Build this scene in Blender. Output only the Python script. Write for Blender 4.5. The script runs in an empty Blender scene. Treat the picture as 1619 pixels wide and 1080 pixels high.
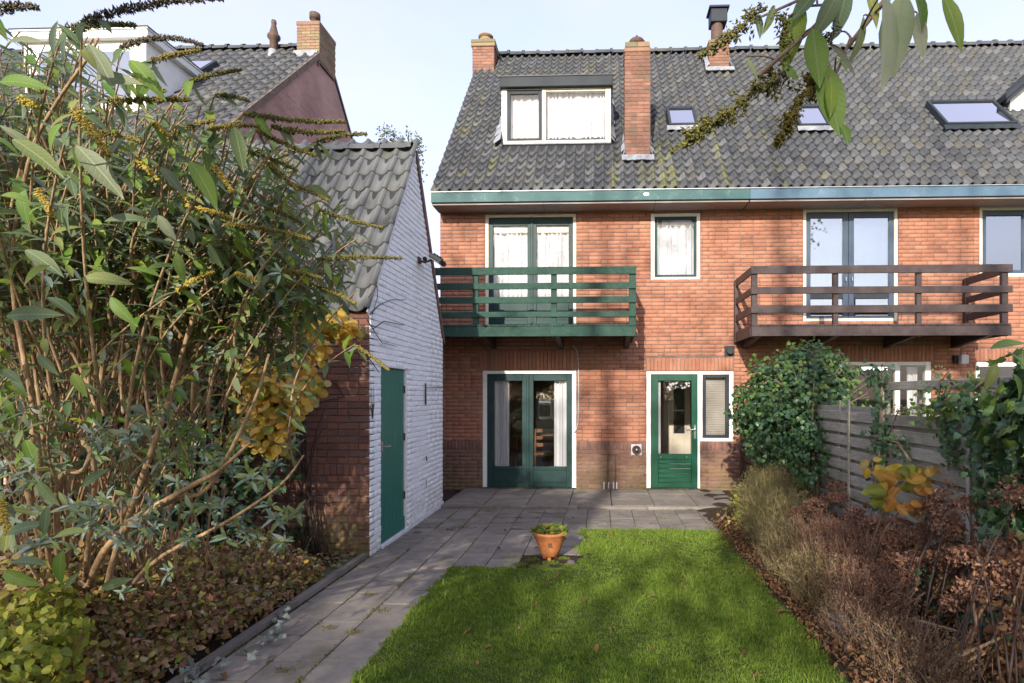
import bpy, math, random
import numpy as np
from mathutils import Vector, Matrix

R = random.Random(7)
rng = np.random.default_rng(7)
rad = math.radians
scene = bpy.context.scene
COL = scene.collection

# ------------------------------------------------------------------ camera, world, sun, exposure
CAMZ = 1.65; YAW = rad(2.0); FPX = 900.0; CX = 918.0; HY = 625.0
cam = bpy.data.cameras.new('camera')
cam.sensor_width = 36.0
cam.lens = 36.0 * FPX / 1619.0
cam.shift_x = -(CX - 809.5) / 1619.0
cam.shift_y = (HY - 540.0) / 1619.0
cam.clip_start = 0.05
cam.clip_end = 1500
camo = bpy.data.objects.new('camera', cam)
COL.objects.link(camo)
camo.location = (0, 0, CAMZ)
camo.rotation_euler = (rad(90), 0, YAW)
scene.camera = camo

SUN_EL = rad(23.0); SUN_AZ = rad(191.0)      # azimuth measured from +Y towards +X
TOSUN = Vector((math.sin(SUN_AZ) * math.cos(SUN_EL), math.cos(SUN_AZ) * math.cos(SUN_EL), math.sin(SUN_EL)))
world = bpy.data.worlds.new('World')
scene.world = world
world.use_nodes = True
wn = world.node_tree
for n in list(wn.nodes): wn.nodes.remove(n)
w_out = wn.nodes.new('ShaderNodeOutputWorld')
w_bg = wn.nodes.new('ShaderNodeBackground')
w_sky = wn.nodes.new('ShaderNodeTexSky')
w_sky.sky_type = 'NISHITA'; w_sky.sun_disc = False
w_sky.sun_elevation = SUN_EL; w_sky.sun_rotation = SUN_AZ
w_sky.air_density = 1.0; w_sky.dust_density = 1.5; w_sky.ozone_density = 1.0
w_tc = wn.nodes.new('ShaderNodeTexCoord')
w_map = wn.nodes.new('ShaderNodeMapping'); w_map.inputs['Scale'].default_value = (1.0, 1.0, 2.6)
w_noise = wn.nodes.new('ShaderNodeTexNoise'); w_noise.inputs['Scale'].default_value = 1.7
w_noise.inputs['Detail'].default_value = 6; w_noise.inputs['Roughness'].default_value = 0.55
w_ramp = wn.nodes.new('ShaderNodeMapRange')
w_ramp.inputs['From Min'].default_value = 0.35; w_ramp.inputs['From Max'].default_value = 0.75
w_ramp.inputs['To Min'].default_value = 0.50; w_ramp.inputs['To Max'].default_value = 0.84
w_mix = wn.nodes.new('ShaderNodeMix'); w_mix.data_type = 'RGBA'
w_mix.inputs['B'].default_value = (2.50, 2.46, 3.35, 1)
w_bg.inputs['Strength'].default_value = 0.13
wn.links.new(w_tc.outputs['Generated'], w_map.inputs['Vector'])
wn.links.new(w_map.outputs[0], w_noise.inputs['Vector'])
wn.links.new(w_noise.outputs['Fac'], w_ramp.inputs['Value'])
wn.links.new(w_ramp.outputs['Result'], w_mix.inputs['Factor'])
wn.links.new(w_sky.outputs[0], w_mix.inputs['A'])
wn.links.new(w_mix.outputs['Result'], w_bg.inputs['Color'])
wn.links.new(w_bg.outputs[0], w_out.inputs['Surface'])

sun = bpy.data.lights.new('sun', 'SUN')
sun.energy = 2.35; sun.angle = rad(0.8); sun.color = (1.0, 0.92, 0.80)
suno = bpy.data.objects.new('sun', sun); COL.objects.link(suno)
suno.rotation_euler = (-TOSUN).to_track_quat('-Z', 'Y').to_euler()
suno.location = (0, -10, 20)
scene.view_settings.view_transform = 'Standard'
scene.view_settings.look = 'None'
scene.view_settings.exposure = 1.68
scene.view_settings.gamma = 1.0
scene.view_settings.use_curve_mapping = False
scene.cycles.max_bounces = 7
scene.cycles.transparent_max_bounces = 12

# ------------------------------------------------------------------ measuring helpers (photo pixel -> point on a real plane)
def ray(px, py):
    cx = (px - CX) / FPX; cz = (HY - py) / FPX
    c, s = math.cos(YAW), math.sin(YAW)
    return (cx * c - s, cx * s + c, cz)
def on_y(px, py, Y):
    r = ray(px, py); t = Y / r[1]; return Vector((r[0] * t, Y, CAMZ + r[2] * t))
def on_x(px, py, X):
    r = ray(px, py); t = X / r[0]; return Vector((X, r[1] * t, CAMZ + r[2] * t))
def on_z(px, py, Z=0.0):
    r = ray(px, py); t = (Z - CAMZ) / r[2]; return Vector((r[0] * t, r[1] * t, Z))
def at(px, py, d):
    r = ray(px, py); return Vector((r[0] * d, r[1] * d, CAMZ + r[2] * d))
def rect(px0, px1, py0, py1, Y):
    pm, qm = (px0 + px1) / 2, (py0 + py1) / 2
    return on_y(px0, qm, Y).x, on_y(px1, qm, Y).x, on_y(pm, py1, Y).z, on_y(pm, py0, Y).z

# ------------------------------------------------------------------ mesh helpers
class MB:
    def __init__(s): s.v = []; s.f = []
    def add(s, vs, fs):
        o = len(s.v); s.v += [tuple(v) for v in vs]; s.f += [tuple(i + o for i in f) for f in fs]; return s
    def box(s, x0, x1, y0, y1, z0, z1):
        return s.add([(x0,y0,z0),(x1,y0,z0),(x1,y1,z0),(x0,y1,z0),(x0,y0,z1),(x1,y0,z1),(x1,y1,z1),(x0,y1,z1)],
                     [(0,3,2,1),(4,5,6,7),(0,1,5,4),(1,2,6,5),(2,3,7,6),(3,0,4,7)])
    def cbox(s, x0, x1, y0, y1, z0, z1, c=.004):
        # box with chamfered vertical and horizontal edges on all sides (small bevel)
        xs, ys, zs = (x0, x1), (y0, y1), (z0, z1); vs = []; idx = {}
        for i in (0,1):
            for j in (0,1):
                for k in (0,1):
                    sx, sy, sz = (1,-1)[i], (1,-1)[j], (1,-1)[k]
                    for a, d in enumerate(((0,c,c),(c,0,c),(c,c,0))):
                        idx[i,j,k,a] = len(vs); vs.append((xs[i]+sx*d[0], ys[j]+sy*d[1], zs[k]+sz*d[2]))
        f = []
        for i in (0,1): f.append([idx[i,0,0,0], idx[i,1,0,0], idx[i,1,1,0], idx[i,0,1,0]][::(-1 if i == 0 else 1)])
        for j in (0,1): f.append([idx[0,j,0,1], idx[1,j,0,1], idx[1,j,1,1], idx[0,j,1,1]][::(1 if j == 0 else -1)])
        for k in (0,1): f.append([idx[0,0,k,2], idx[1,0,k,2], idx[1,1,k,2], idx[0,1,k,2]][::(-1 if k == 0 else 1)])
        for j in (0,1):
            for k in (0,1): f.append([idx[0,j,k,1], idx[1,j,k,1], idx[1,j,k,2], idx[0,j,k,2]])
        for i in (0,1):
            for k in (0,1): f.append([idx[i,0,k,0], idx[i,1,k,0], idx[i,1,k,2], idx[i,0,k,2]])
        for i in (0,1):
            for j in (0,1): f.append([idx[i,j,0,0], idx[i,j,1,0], idx[i,j,1,1], idx[i,j,0,1]])
        for i in (0,1):
            for j in (0,1):
                for k in (0,1): f.append([idx[i,j,k,0], idx[i,j,k,1], idx[i,j,k,2]])
        return s.add(vs, f)
    def tube(s, pts, rr, n=7, cap=True):
        pts = [Vector(p) for p in pts]
        if not hasattr(rr, '__len__'): rr = [rr] * len(pts)
        vs = []; fs = []
        d0 = (pts[1] - pts[0]).normalized()
        up = Vector((0,0,1)) if abs(d0.z) < .9 else Vector((1,0,0))
        a = d0.cross(up).normalized()
        for i, p in enumerate(pts):
            d = (pts[min(i+1, len(pts)-1)] - pts[max(i-1, 0)]).normalized()
            a = (a - d * a.dot(d)).normalized(); b = d.cross(a)
            for k in range(n):
                t = 2*math.pi*k/n
                vs.append(p + (a*math.cos(t) + b*math.sin(t)) * rr[i])
        for i in range(len(pts)-1):
            for k in range(n):
                k2 = (k+1) % n
                fs.append((i*n+k, i*n+k2, (i+1)*n+k2, (i+1)*n+k))
        if cap: fs.append(tuple(range(n))[::-1]); fs.append(tuple((len(pts)-1)*n+k for k in range(n)))
        return s.add(vs, fs)
    def lathe(s, prof, c=(0,0,0), n=24):
        vs = []; fs = []
        for r, z in prof:
            for k in range(n):
                t = 2*math.pi*k/n; vs.append((c[0]+r*math.cos(t), c[1]+r*math.sin(t), c[2]+z))
        for i in range(len(prof)-1):
            for k in range(n):
                k2 = (k+1) % n; fs.append((i*n+k, i*n+k2, (i+1)*n+k2, (i+1)*n+k))
        return s.add(vs, fs)
    def prism(s, poly, axis, a, b):
        # extrude polygon of 2-tuples along axis (0: x, 1: y) between a and b
        n = len(poly)
        def mk(p, t): return (t, p[0], p[1]) if axis == 0 else ((p[0], t, p[1]) if axis == 1 else (p[0], p[1], t))
        vs = [mk(p, a) for p in poly] + [mk(p, b) for p in poly]
        fs = [tuple(range(n))[::-1], tuple(range(n, 2*n))] + [(i, (i+1) % n, (i+1) % n + n, i+n) for i in range(n)]
        return s.add(vs, fs)
    def xf(s, m):
        s.v = [tuple(m @ Vector(v)) for v in s.v]; return s
    def mesh(s, name, mat=None, smooth=False):
        me = bpy.data.meshes.new(name); me.from_pydata(s.v, [], s.f); me.update()
        if mat: me.materials.append(mat)
        if smooth: me.polygons.foreach_set('use_smooth', [True]*len(me.polygons))
        return me

def np_mesh(name, V, T, mat=None, smooth=False):
    V = np.asarray(V, dtype=np.float32).reshape(-1, 3); T = np.asarray(T, dtype=np.int32)
    k = T.shape[1]
    me = bpy.data.meshes.new(name)
    me.vertices.add(len(V)); me.vertices.foreach_set('co', V.ravel())
    me.loops.add(T.size); me.loops.foreach_set('vertex_index', T.ravel())
    me.polygons.add(len(T)); me.polygons.foreach_set('loop_start', np.arange(0, T.size, k, dtype=np.int32))
    if smooth: me.polygons.foreach_set('use_smooth', np.ones(len(T), dtype=bool))
    me.update(calc_edges=True)
    if mat: me.materials.append(mat)
    return me

def link(name, me, parent=None, kind=None, matrix=None, label=None, cat=None, group=None):
    o = bpy.data.objects.new(name, me); COL.objects.link(o)
    if parent is not None:
        o.parent = parent
        o.matrix_parent_inverse = PINV.get(parent.name) or Matrix.Identity(4)
    if matrix is not None: o.matrix_basis = matrix
    if kind: o['kind'] = kind
    if label: o['label'] = label
    if cat: o['category'] = cat
    if group: o['group'] = group
    if parent is not None and o.type == 'MESH' or parent is not None:
        # for grandchildren: total inverse of the parent's world matrix
        pass
    PINV[o.name] = world_inv(o)
    return o
PINV = {}
WM = {}
def world_inv(o):
    m = o.matrix_basis.copy()
    if o.parent is not None: m = WM[o.parent.name] @ o.matrix_parent_inverse @ m
    WM[o.name] = m
    return m.inverted()
def thing(name, label, cat, loc=(0,0,0), group=None):
    o = bpy.data.objects.new(name, None); COL.objects.link(o)
    o.location = loc; o.empty_display_size = .1
    o['label'] = label; o['category'] = cat
    if group: o['group'] = group
    WM[o.name] = Matrix.Translation(Vector(loc)); PINV[o.name] = Matrix.Translation(-Vector(loc))
    return o
def part(name, mb, mat, parent, smooth=False, kind=None, label=None):
    return link(name, mb.mesh(name, mat, smooth), parent, kind, label=label)
def struct(name, mb, mat, parent=None, smooth=False):
    return link(name, mb.mesh(name, mat, smooth), parent, 'structure' if parent is None else None)

# ------------------------------------------------------------------ material helpers
class G:
    def __init__(s, name, rough=.7, spec=.3):
        s.m = bpy.data.materials.new(name); s.m.use_nodes = True
        s.t = s.m.node_tree
        s.p = s.t.nodes['Principled BSDF']; s.out = s.t.nodes['Material Output']
        s.p.inputs['Roughness'].default_value = rough
        s.p.inputs['Specular IOR Level'].default_value = spec
        s._pos = None; s._rnd = None
    def n(s, t, **kw):
        x = s.t.nodes.new(t)
        for k, v in kw.items(): setattr(x, k, v)
        return x
    def L(s, a, b): s.t.links.new(a, b)
    def pos(s):
        if s._pos is None: s._pos = s.n('ShaderNodeNewGeometry')
        return s._pos.outputs['Position']
    def back(s): s.pos(); return s._pos.outputs['Backfacing']
    def normal_z(s): s.pos(); return s.sep(s._pos.outputs['Normal'])[2]
    def sep(s, v):
        x = s.n('ShaderNodeSeparateXYZ'); s.L(v, x.inputs[0]); return x.outputs
    def rnd(s):
        if s._rnd is None:
            a = s.n('ShaderNodeObjectInfo'); s.pos()
            s._rnd = s.math('FRACT', s.math('ADD', a.outputs['Random'], s._pos.outputs['Random Per Island']))
        return s._rnd
    def _in(s, sock, v):
        if isinstance(v, bpy.types.NodeSocket): s.L(v, sock)
        else: sock.default_value = v
    def math(s, op, a, b=0.0, clamp=False):
        x = s.n('ShaderNodeMath', operation=op, use_clamp=clamp); s._in(x.inputs[0], a); s._in(x.inputs[1], b); return x.outputs[0]
    def scale(s, v, sc):
        x = s.n('ShaderNodeVectorMath', operation='MULTIPLY'); s.L(v, x.inputs[0]); x.inputs[1].default_value = sc; return x.outputs[0]
    def shift(s, v, f, amt=37.0):
        c = s.n('ShaderNodeCombineXYZ'); k = s.math('MULTIPLY', f, amt)
        for i in range(3): s.L(k, c.inputs[i])
        x = s.n('ShaderNodeVectorMath', operation='ADD'); s.L(v, x.inputs[0]); s.L(c.outputs[0], x.inputs[1]); return x.outputs[0]
    def noise(s, sc, det=4, vec=None, rough=.6):
        x = s.n('ShaderNodeTexNoise'); x.inputs['Scale'].default_value = sc; x.inputs['Detail'].default_value = det
        x.inputs['Roughness'].default_value = rough; s.L(vec if vec is not None else s.pos(), x.inputs['Vector']); return x.outputs['Fac']
    def voro(s, sc, vec=None, feature='F1'):
        x = s.n('ShaderNodeTexVoronoi', feature=feature); x.inputs['Scale'].default_value = sc
        s.L(vec if vec is not None else s.pos(), x.inputs['Vector']); return x.outputs[0]
    def rng(s, v, a, b, c=0., d=1.):
        x = s.n('ShaderNodeMapRange'); s.L(v, x.inputs['Value'])
        for k, q in zip(('From Min','From Max','To Min','To Max'), (a,b,c,d)): x.inputs[k].default_value = q
        return x.outputs['Result']
    def ramp(s, f, stops, mode='LINEAR'):
        x = s.n('ShaderNodeValToRGB'); x.color_ramp.interpolation = mode; e = x.color_ramp.elements
        while len(e) < len(stops): e.new(0.5)
        for el, (p, c) in zip(e, stops): el.position = p; el.color = (*c, 1)
        s.L(f, x.inputs[0]); return x.outputs[0]
    def mix(s, f, a, b, mode='MIX'):
        x = s.n('ShaderNodeMix', data_type='RGBA', blend_type=mode)
        s._in(x.inputs['Factor'], f)
        for k, v in (('A', a), ('B', b)):
            if isinstance(v, tuple): v = (*v, 1)[:4]
            s._in(x.inputs[k], v)
        return x.outputs['Result']
    def bump(s, h, st=.3, dist=.01):
        x = s.n('ShaderNodeBump'); x.inputs['Strength'].default_value = st; x.inputs['Distance'].default_value = dist
        s.L(h, x.inputs['Height']); s.L(x.outputs[0], s.p.inputs['Normal']); return x
    def base(s, c):
        if isinstance(c, tuple): c = (*c, 1)[:4]
        s._in(s.p.inputs['Base Color'], c); return s
    def rough(s, v): s._in(s.p.inputs['Roughness'], v); return s

def simple(name, c, c2=None, sc=8, rough=.6, spec=.3, bump=0, bsc=40, metallic=0, dirt=None, dirt_amt=.3):
    g = G(name, rough, spec)
    c2 = c2 or tuple(x*.75 for x in c)
    col = g.mix(g.rng(g.noise(sc, 5), .35, .65), c, c2)
    if dirt: col = g.mix(g.rng(g.noise(sc*2.3, 8, rough=.75), .55, .72, 0, dirt_amt), col, dirt)
    g.base(col)
    g.p.inputs['Metallic'].default_value = metallic
    if bump: g.bump(g.noise(bsc, 5), bump, .01)
    return g.m

def brick_mat(name, pal, grime=(.05,.04,.035), gr=.35, moss=0, white=0, bump=.5, rough=.85):
    g = G(name, rough, .2)
    r = g.rnd()
    n = len(pal)
    col = g.ramp(r, [(i/(n-1) if n > 1 else 0, c) for i, c in enumerate(pal)])
    v = g.shift(g.pos(), r)
    col = g.mix(g.rng(g.noise(22, 6, v, .7), .3, .75, 0, .38), col, g.mix(.5, col, (.5,.42,.36)), 'MIX')
    col = g.mix(g.rng(g.noise(60, 4, v, .7), .5, .72, 0, gr), col, grime)
    col = g.mix(g.rng(g.noise(1.1, 5), .42, .68, 0, gr*.9), col, g.mix(.75, col, grime))
    if white: col = g.mix(g.rng(g.noise(9, 8, None, .8), .60, .72, 0, white), col, (.55,.52,.48))
    if moss:
        z = g.sep(g.pos())[2]
        f = g.math('MULTIPLY', g.rng(z, 0.0, .75, 1, 0), g.rng(g.noise(4, 8, None, .75), .36, .6, 0, moss), True)
        col = g.mix(f, col, (.13,.13,.035))
    g.base(col)
    g.bump(g.noise(70, 6, v, .7), bump, .006)
    return g.m

# ------------------------------------------------------------------ materials
MAT = {}
MAT['brick'] = brick_mat('orange_brick', [(.32,.120,.064),(.40,.160,.088),(.36,.135,.072),(.45,.190,.108),(.385,.148,.080),(.30,.112,.064),(.43,.180,.105),(.36,.142,.085)], gr=.3)
MAT['plinth'] = brick_mat('brown_plinth_brick', [(.15,.062,.048),(.20,.09,.068),(.13,.055,.045),(.23,.10,.072),(.17,.085,.07)], gr=.3, moss=.7, white=.15)
MAT['shedbrick'] = brick_mat('old_brown_brick', [(.17,.062,.045),(.25,.10,.065),(.14,.055,.043),(.30,.12,.075),(.20,.075,.055),(.17,.10,.08)], gr=.45, moss=.95, white=.5)
MAT['chimbrick'] = brick_mat('weathered_chimney_brick', [(.20,.08,.05),(.27,.11,.07),(.16,.08,.055),(.31,.145,.095),(.23,.095,.06),(.15,.10,.06)], gr=.6)
MAT['mossybrick'] = brick_mat('lichen_covered_brick', [(.20,.17,.08),(.28,.21,.11),(.20,.12,.075),(.30,.17,.10),(.15,.14,.08)], gr=.4)
MAT['mortar'] = simple('mortar', (.22,.165,.135), (.13,.10,.085), 12, .95, .1, .4, 120)
MAT['whitemortar'] = simple('painted_joint', (.74,.75,.78), (.60,.61,.63), 12, .9, .1, .4, 120)
g = G('white_painted_brick', .75, .25)
r = g.rnd(); v = g.shift(g.pos(), r)
col = g.ramp(r, [(0,(.84,.85,.87)),(.5,(.80,.82,.85)),(1,(.87,.88,.89))])
col = g.mix(g.rng(g.noise(14, 8, None, .8), .56, .72, 0, .45), col, (.42,.40,.38))
z = g.sep(g.pos())[2]
col = g.mix(g.math('MULTIPLY', g.rng(z, 0, .5, 1, 0), g.rng(g.noise(6, 8, None, .75), .4, .65, 0, .8), True), col, (.36,.36,.28))
col = g.mix(g.rng(g.noise(5, 10, None, .85), .66, .70, 0, .8), col, (.30,.15,.10))
g.base(col); g.bump(g.noise(60, 6, v, .7), .6, .006); MAT['whitebrick'] = g.m

def tile_mat(name, pal, moss=.6, mx=None, lichen=.5):
    g = G(name, .62, .35)
    r = g.rnd(); v = g.shift(g.pos(), r)
    n = len(pal)
    col = g.ramp(r, [(i/(n-1), c) for i, c in enumerate(pal)])
    col = g.mix(g.rng(g.noise(30, 6, v, .7), .3, .7, 0, .45), col, (.095,.10,.108))
    col = g.mix(g.rng(g.noise(90, 4, v, .8), .62, .70, 0, lichen), col, (.32,.32,.30))
    x = g.sep(g.pos())
    sv = g.n('ShaderNodeCombineXYZ'); g.L(x[0], sv.inputs[0]); g.L(g.math('MULTIPLY', x[1], .3), sv.inputs[1]); g.L(g.math('MULTIPLY', x[2], .3), sv.inputs[2])
    streak = g.rng(g.noise(2.6, 4, sv.outputs[0], .6), .56, .70)
    fine = g.rng(g.noise(25, 6, None, .8), .40, .62)
    f = g.math('MULTIPLY', g.math('MULTIPLY', streak, fine), g.math('MULTIPLY', g.rng(r, .3, .7), moss*1.3), True)
    col = g.mix(f, col, (.17,.17,.03))
    if mx:
        acc = None
        for (xc, w, z0, z1) in mx:
            a = g.rng(g.math('ABSOLUTE', g.math('SUBTRACT', x[0], xc)), w*.4, w, 1, 0)
            zz = g.math('MULTIPLY', g.rng(x[2], z0-.1, z0+.1), g.rng(x[2], z1-.4, z1+.2, 1, 0), True)
            a = g.math('MULTIPLY', a, zz, True)
            acc = a if acc is None else g.math('MAXIMUM', acc, a)
        f = g.math('MULTIPLY', g.math('MULTIPLY', acc, g.rng(r, .25, .6)), g.rng(g.noise(16, 6, None, .8), .40, .58), True)
        col = g.mix(g.math('MULTIPLY', f, .7), col, (.17,.175,.03))
    g.base(col); g.bump(g.noise(90, 6, v, .7), .5, .005)
    return g.m
grey = [(.030,.035,.042),(.050,.055,.063),(.040,.044,.051),(.082,.086,.094),(.036,.040,.049),(.060,.062,.060),(.045,.049,.058),(.105,.108,.112),(.066,.060,.045),(.038,.042,.050)]
MAT['under'] = simple('roof_underlay', (.03,.03,.03), (.02,.02,.02))
MAT['white'] = simple('white_gloss_paint', (.80,.79,.76), (.74,.73,.69), 5, .45, .4, dirt=(.45,.42,.36), dirt_amt=.25)
MAT['cream'] = simple('cream_paint', (.74,.68,.56), (.66,.60,.48), 5, .5, .4, dirt=(.4,.36,.28), dirt_amt=.3)
MAT['darkgreen'] = simple('dark_green_paint', (.013,.044,.042), (.011,.037,.036), 7, .5, .25, dirt=(.10,.13,.11), dirt_amt=.25)
MAT['green'] = simple('bright_green_paint', (.007,.072,.040), (.006,.062,.036), 7, .3, .5, dirt=(.05,.12,.08), dirt_amt=.2)
MAT['teal'] = simple('teal_green_paint', (.010,.155,.115), (.012,.13,.10), 4, .4, .45, dirt=(.04,.10,.08), dirt_amt=.35)
MAT['balgreen'] = simple('weathered_green_wood', (.022,.062,.048), (.040,.078,.060), 14, .8, .2, .4, 70, dirt=(.14,.15,.09), dirt_amt=.7)
MAT['bluegrey'] = simple('blue_grey_paint', (.045,.075,.115), (.04,.065,.10), 7, .4, .5)
MAT['slatepaint'] = simple('slate_grey_paint', (.030,.038,.046), (.026,.032,.038), 7, .6, .2)
MAT['guttergreen'] = simple('faded_green_gutter', (.045,.115,.110), (.04,.095,.10), 3, .6, .3, dirt=(.3,.34,.32), dirt_amt=.4)
MAT['gutterblue'] = simple('faded_blue_gutter', (.085,.15,.21), (.07,.125,.18), 3, .6, .3, dirt=(.3,.36,.40), dirt_amt=.3)
MAT['zinc'] = simple('zinc', (.42,.44,.46), (.3,.32,.34), 9, .45, .5, metallic=.4)
MAT['lead'] = simple('lead_flashing', (.17,.185,.21), (.30,.31,.33), 9, .6, .4, .5, 30)
MAT['soffit'] = simple('soffit_boards', (.30,.25,.24), (.24,.20,.19), 3, .6, .3, dirt=(.4,.38,.36), dirt_amt=.5)
MAT['darkwood'] = simple('dark_stained_wood', (.040,.028,.028), (.062,.044,.042), 10, .5, .3, .3, 60, dirt=(.13,.10,.08), dirt_amt=.45)
MAT['curtain'] = simple('net_curtain', (.60,.61,.64), (.56,.57,.60), 6, .9, .1)
MAT['blind'] = simple('pale_blind', (.62,.58,.52), (.55,.51,.46), 6, .6, .3)
MAT['steel'] = simple('brushed_steel', (.6,.6,.6), (.5,.5,.5), 20, .3, .5, metallic=1)
MAT['black'] = simple('black_plastic', (.02,.02,.022), (.015,.015,.016), 9, .5, .4)
MAT['iron'] = simple('rusty_iron', (.07,.05,.045), (.13,.075,.05), 20, .7, .3)
MAT['plaster'] = simple('interior_plaster', (.42,.38,.33), (.38,.34,.30), 3, .9, .1)
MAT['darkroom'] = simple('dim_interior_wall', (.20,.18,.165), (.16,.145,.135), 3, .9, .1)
MAT['floorwood'] = simple('interior_floor', (.20,.11,.06), (.15,.08,.045), 6, .5, .3)
MAT['lacquer'] = simple('brown_furniture_wood', (.26,.13,.06), (.19,.09,.045), 9, .45, .4)
MAT['softgrey'] = simple('grey_plastic', (.5,.51,.53), (.45,.46,.48), 9, .5, .4)
MAT['smoke'] = simple('plume_white', (.8,.8,.8))
g = G('terracotta', .7, .3)
col = g.mix(g.rng(g.noise(9, 6), .35, .65), (.46,.17,.055), (.38,.13,.045))
col = g.mix(g.rng(g.noise(14, 8, None, .8), .5, .72, 0, .65), col, (.50,.34,.22))
col = g.mix(g.rng(g.noise(9, 6, None, .7), .55, .7, 0, .5), col, (.20,.10,.05))
g.base(col); g.bump(g.noise(60, 4), .3, .005); MAT['terracotta'] = g.m

def glass(name, tint=(.95,.95,.95), refl=1.0):
    g = G(name); t = g.t
    t.nodes.remove(g.p)
    tr = g.n('ShaderNodeBsdfTransparent'); tr.inputs[0].default_value = (*tint, 1)
    gl = g.n('ShaderNodeBsdfGlossy'); gl.inputs['Roughness'].default_value = .02
    fr = g.n('ShaderNodeFresnel'); fr.inputs[0].default_value = 1.65
    k = g.math('MULTIPLY', fr.outputs[0], 1.7*refl, True)
    mx = g.n('ShaderNodeMixShader'); g.L(k, mx.inputs[0]); g.L(tr.outputs[0], mx.inputs[1]); g.L(gl.outputs[0], mx.inputs[2])
    g.L(mx.outputs[0], g.out.inputs['Surface']); return g.m
MAT['glass'] = glass('window_glass', refl=.38)
MAT['glassr'] = glass('coated_window_glass', (.75,.82,.85), 4.2)
g = G('lit_tube'); g.p.inputs['Emission Color'].default_value = (1,.98,.92,1); g.p.inputs['Emission Strength'].default_value = 2.0
MAT['tube'] = g.m

# wood of the fence
g = G('grey_fence_wood', .8, .2)
r = g.rnd(); v = g.shift(g.pos(), r)
col = g.ramp(r, [(0,(.26,.235,.19)),(.5,(.36,.33,.275)),(1,(.42,.39,.335))])
gr_ = g.noise(5, 6, g.scale(v, (20, 1.2, 20)), .7)
col = g.mix(g.rng(gr_, .35, .65, 0, .6), col, (.14,.125,.105))
col = g.mix(g.rng(g.noise(3.2, 8, None, .75), .5, .7, 0, .6), col, (.12,.13,.06))
g.base(col); g.bump(gr_, .5, .006); MAT['fence'] = g.m
g = G('brown_fence_wood', .75, .25)
r = g.rnd(); v = g.shift(g.pos(), r)
gr_ = g.noise(5, 6, g.scale(v, (20, 1.2, 20)), .7)
col = g.mix(g.rng(gr_, .35, .65), g.ramp(r, [(0,(.085,.055,.042)),(1,(.12,.075,.055))]), (.045,.03,.025))
g.base(col); g.bump(gr_, .5, .006); MAT['brownfence'] = g.m

# paving, soil, lawn base
g = G('concrete_slab', .85, .25)
r = g.rnd(); v = g.shift(g.pos(), r)
col = g.ramp(r, [(0,(.185,.160,.138)),(.3,(.25,.218,.188)),(.6,(.215,.187,.162)),(1,(.29,.255,.22))])
col = g.mix(g.rng(g.noise(4, 9, v, .7), .38, .66, 0, .75), col, (.115,.108,.098))
col = g.mix(g.rng(g.noise(140, 3, None, .8), .60, .70, 0, .5), col, (.32,.31,.29))
col = g.mix(g.rng(g.noise(2.4, 9, None, .8), .53, .68, 0, .65), col, (.10,.10,.055))
g.base(col); g.bump(g.noise(110, 7, v, .75), .55, .004); MAT['slab'] = g.m
g = G('mossy_slab', .85, .25)
col = g.mix(g.rng(g.noise(8, 8, None, .8), .35, .6), (.09,.10,.06), (.10,.13,.05)); g.base(col); g.bump(g.noise(80, 6), .6, .006); MAT['mossyslab'] = g.m
g = G('dark_joint_soil', .95, .1)
col = g.mix(g.rng(g.noise(7, 8, None, .8), .42, .62), (.045,.038,.030), (.055,.065,.025)); g.base(col); g.bump(g.noise(60, 6), .8, .01); MAT['joint'] = g.m
g = G('garden_soil', .95, .1)
col = g.mix(g.rng(g.noise(9, 8, None, .8), .35, .65), (.040,.030,.022), (.085,.062,.042))
col = g.mix(g.rng(g.noise(50, 6, None, .8), .55, .7), col, (.16,.11,.07)); g.base(col); g.bump(g.noise(40, 8, None, .8), 1, .03); MAT['soil'] = g.m
g = G('turf_base', .95, .1)
col = g.mix(g.rng(g.noise(5, 8, None, .8), .35, .65), (.035,.06,.012), (.06,.075,.02)); g.base(col); g.bump(g.noise(50, 8), 1, .02); MAT['turf'] = g.m
g = G('open_grassland', .95, .1)
col = g.mix(g.rng(g.noise(.3, 8), .35, .65), (.06,.09,.03), (.09,.09,.045)); g.base(col); MAT['field'] = g.m

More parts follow.
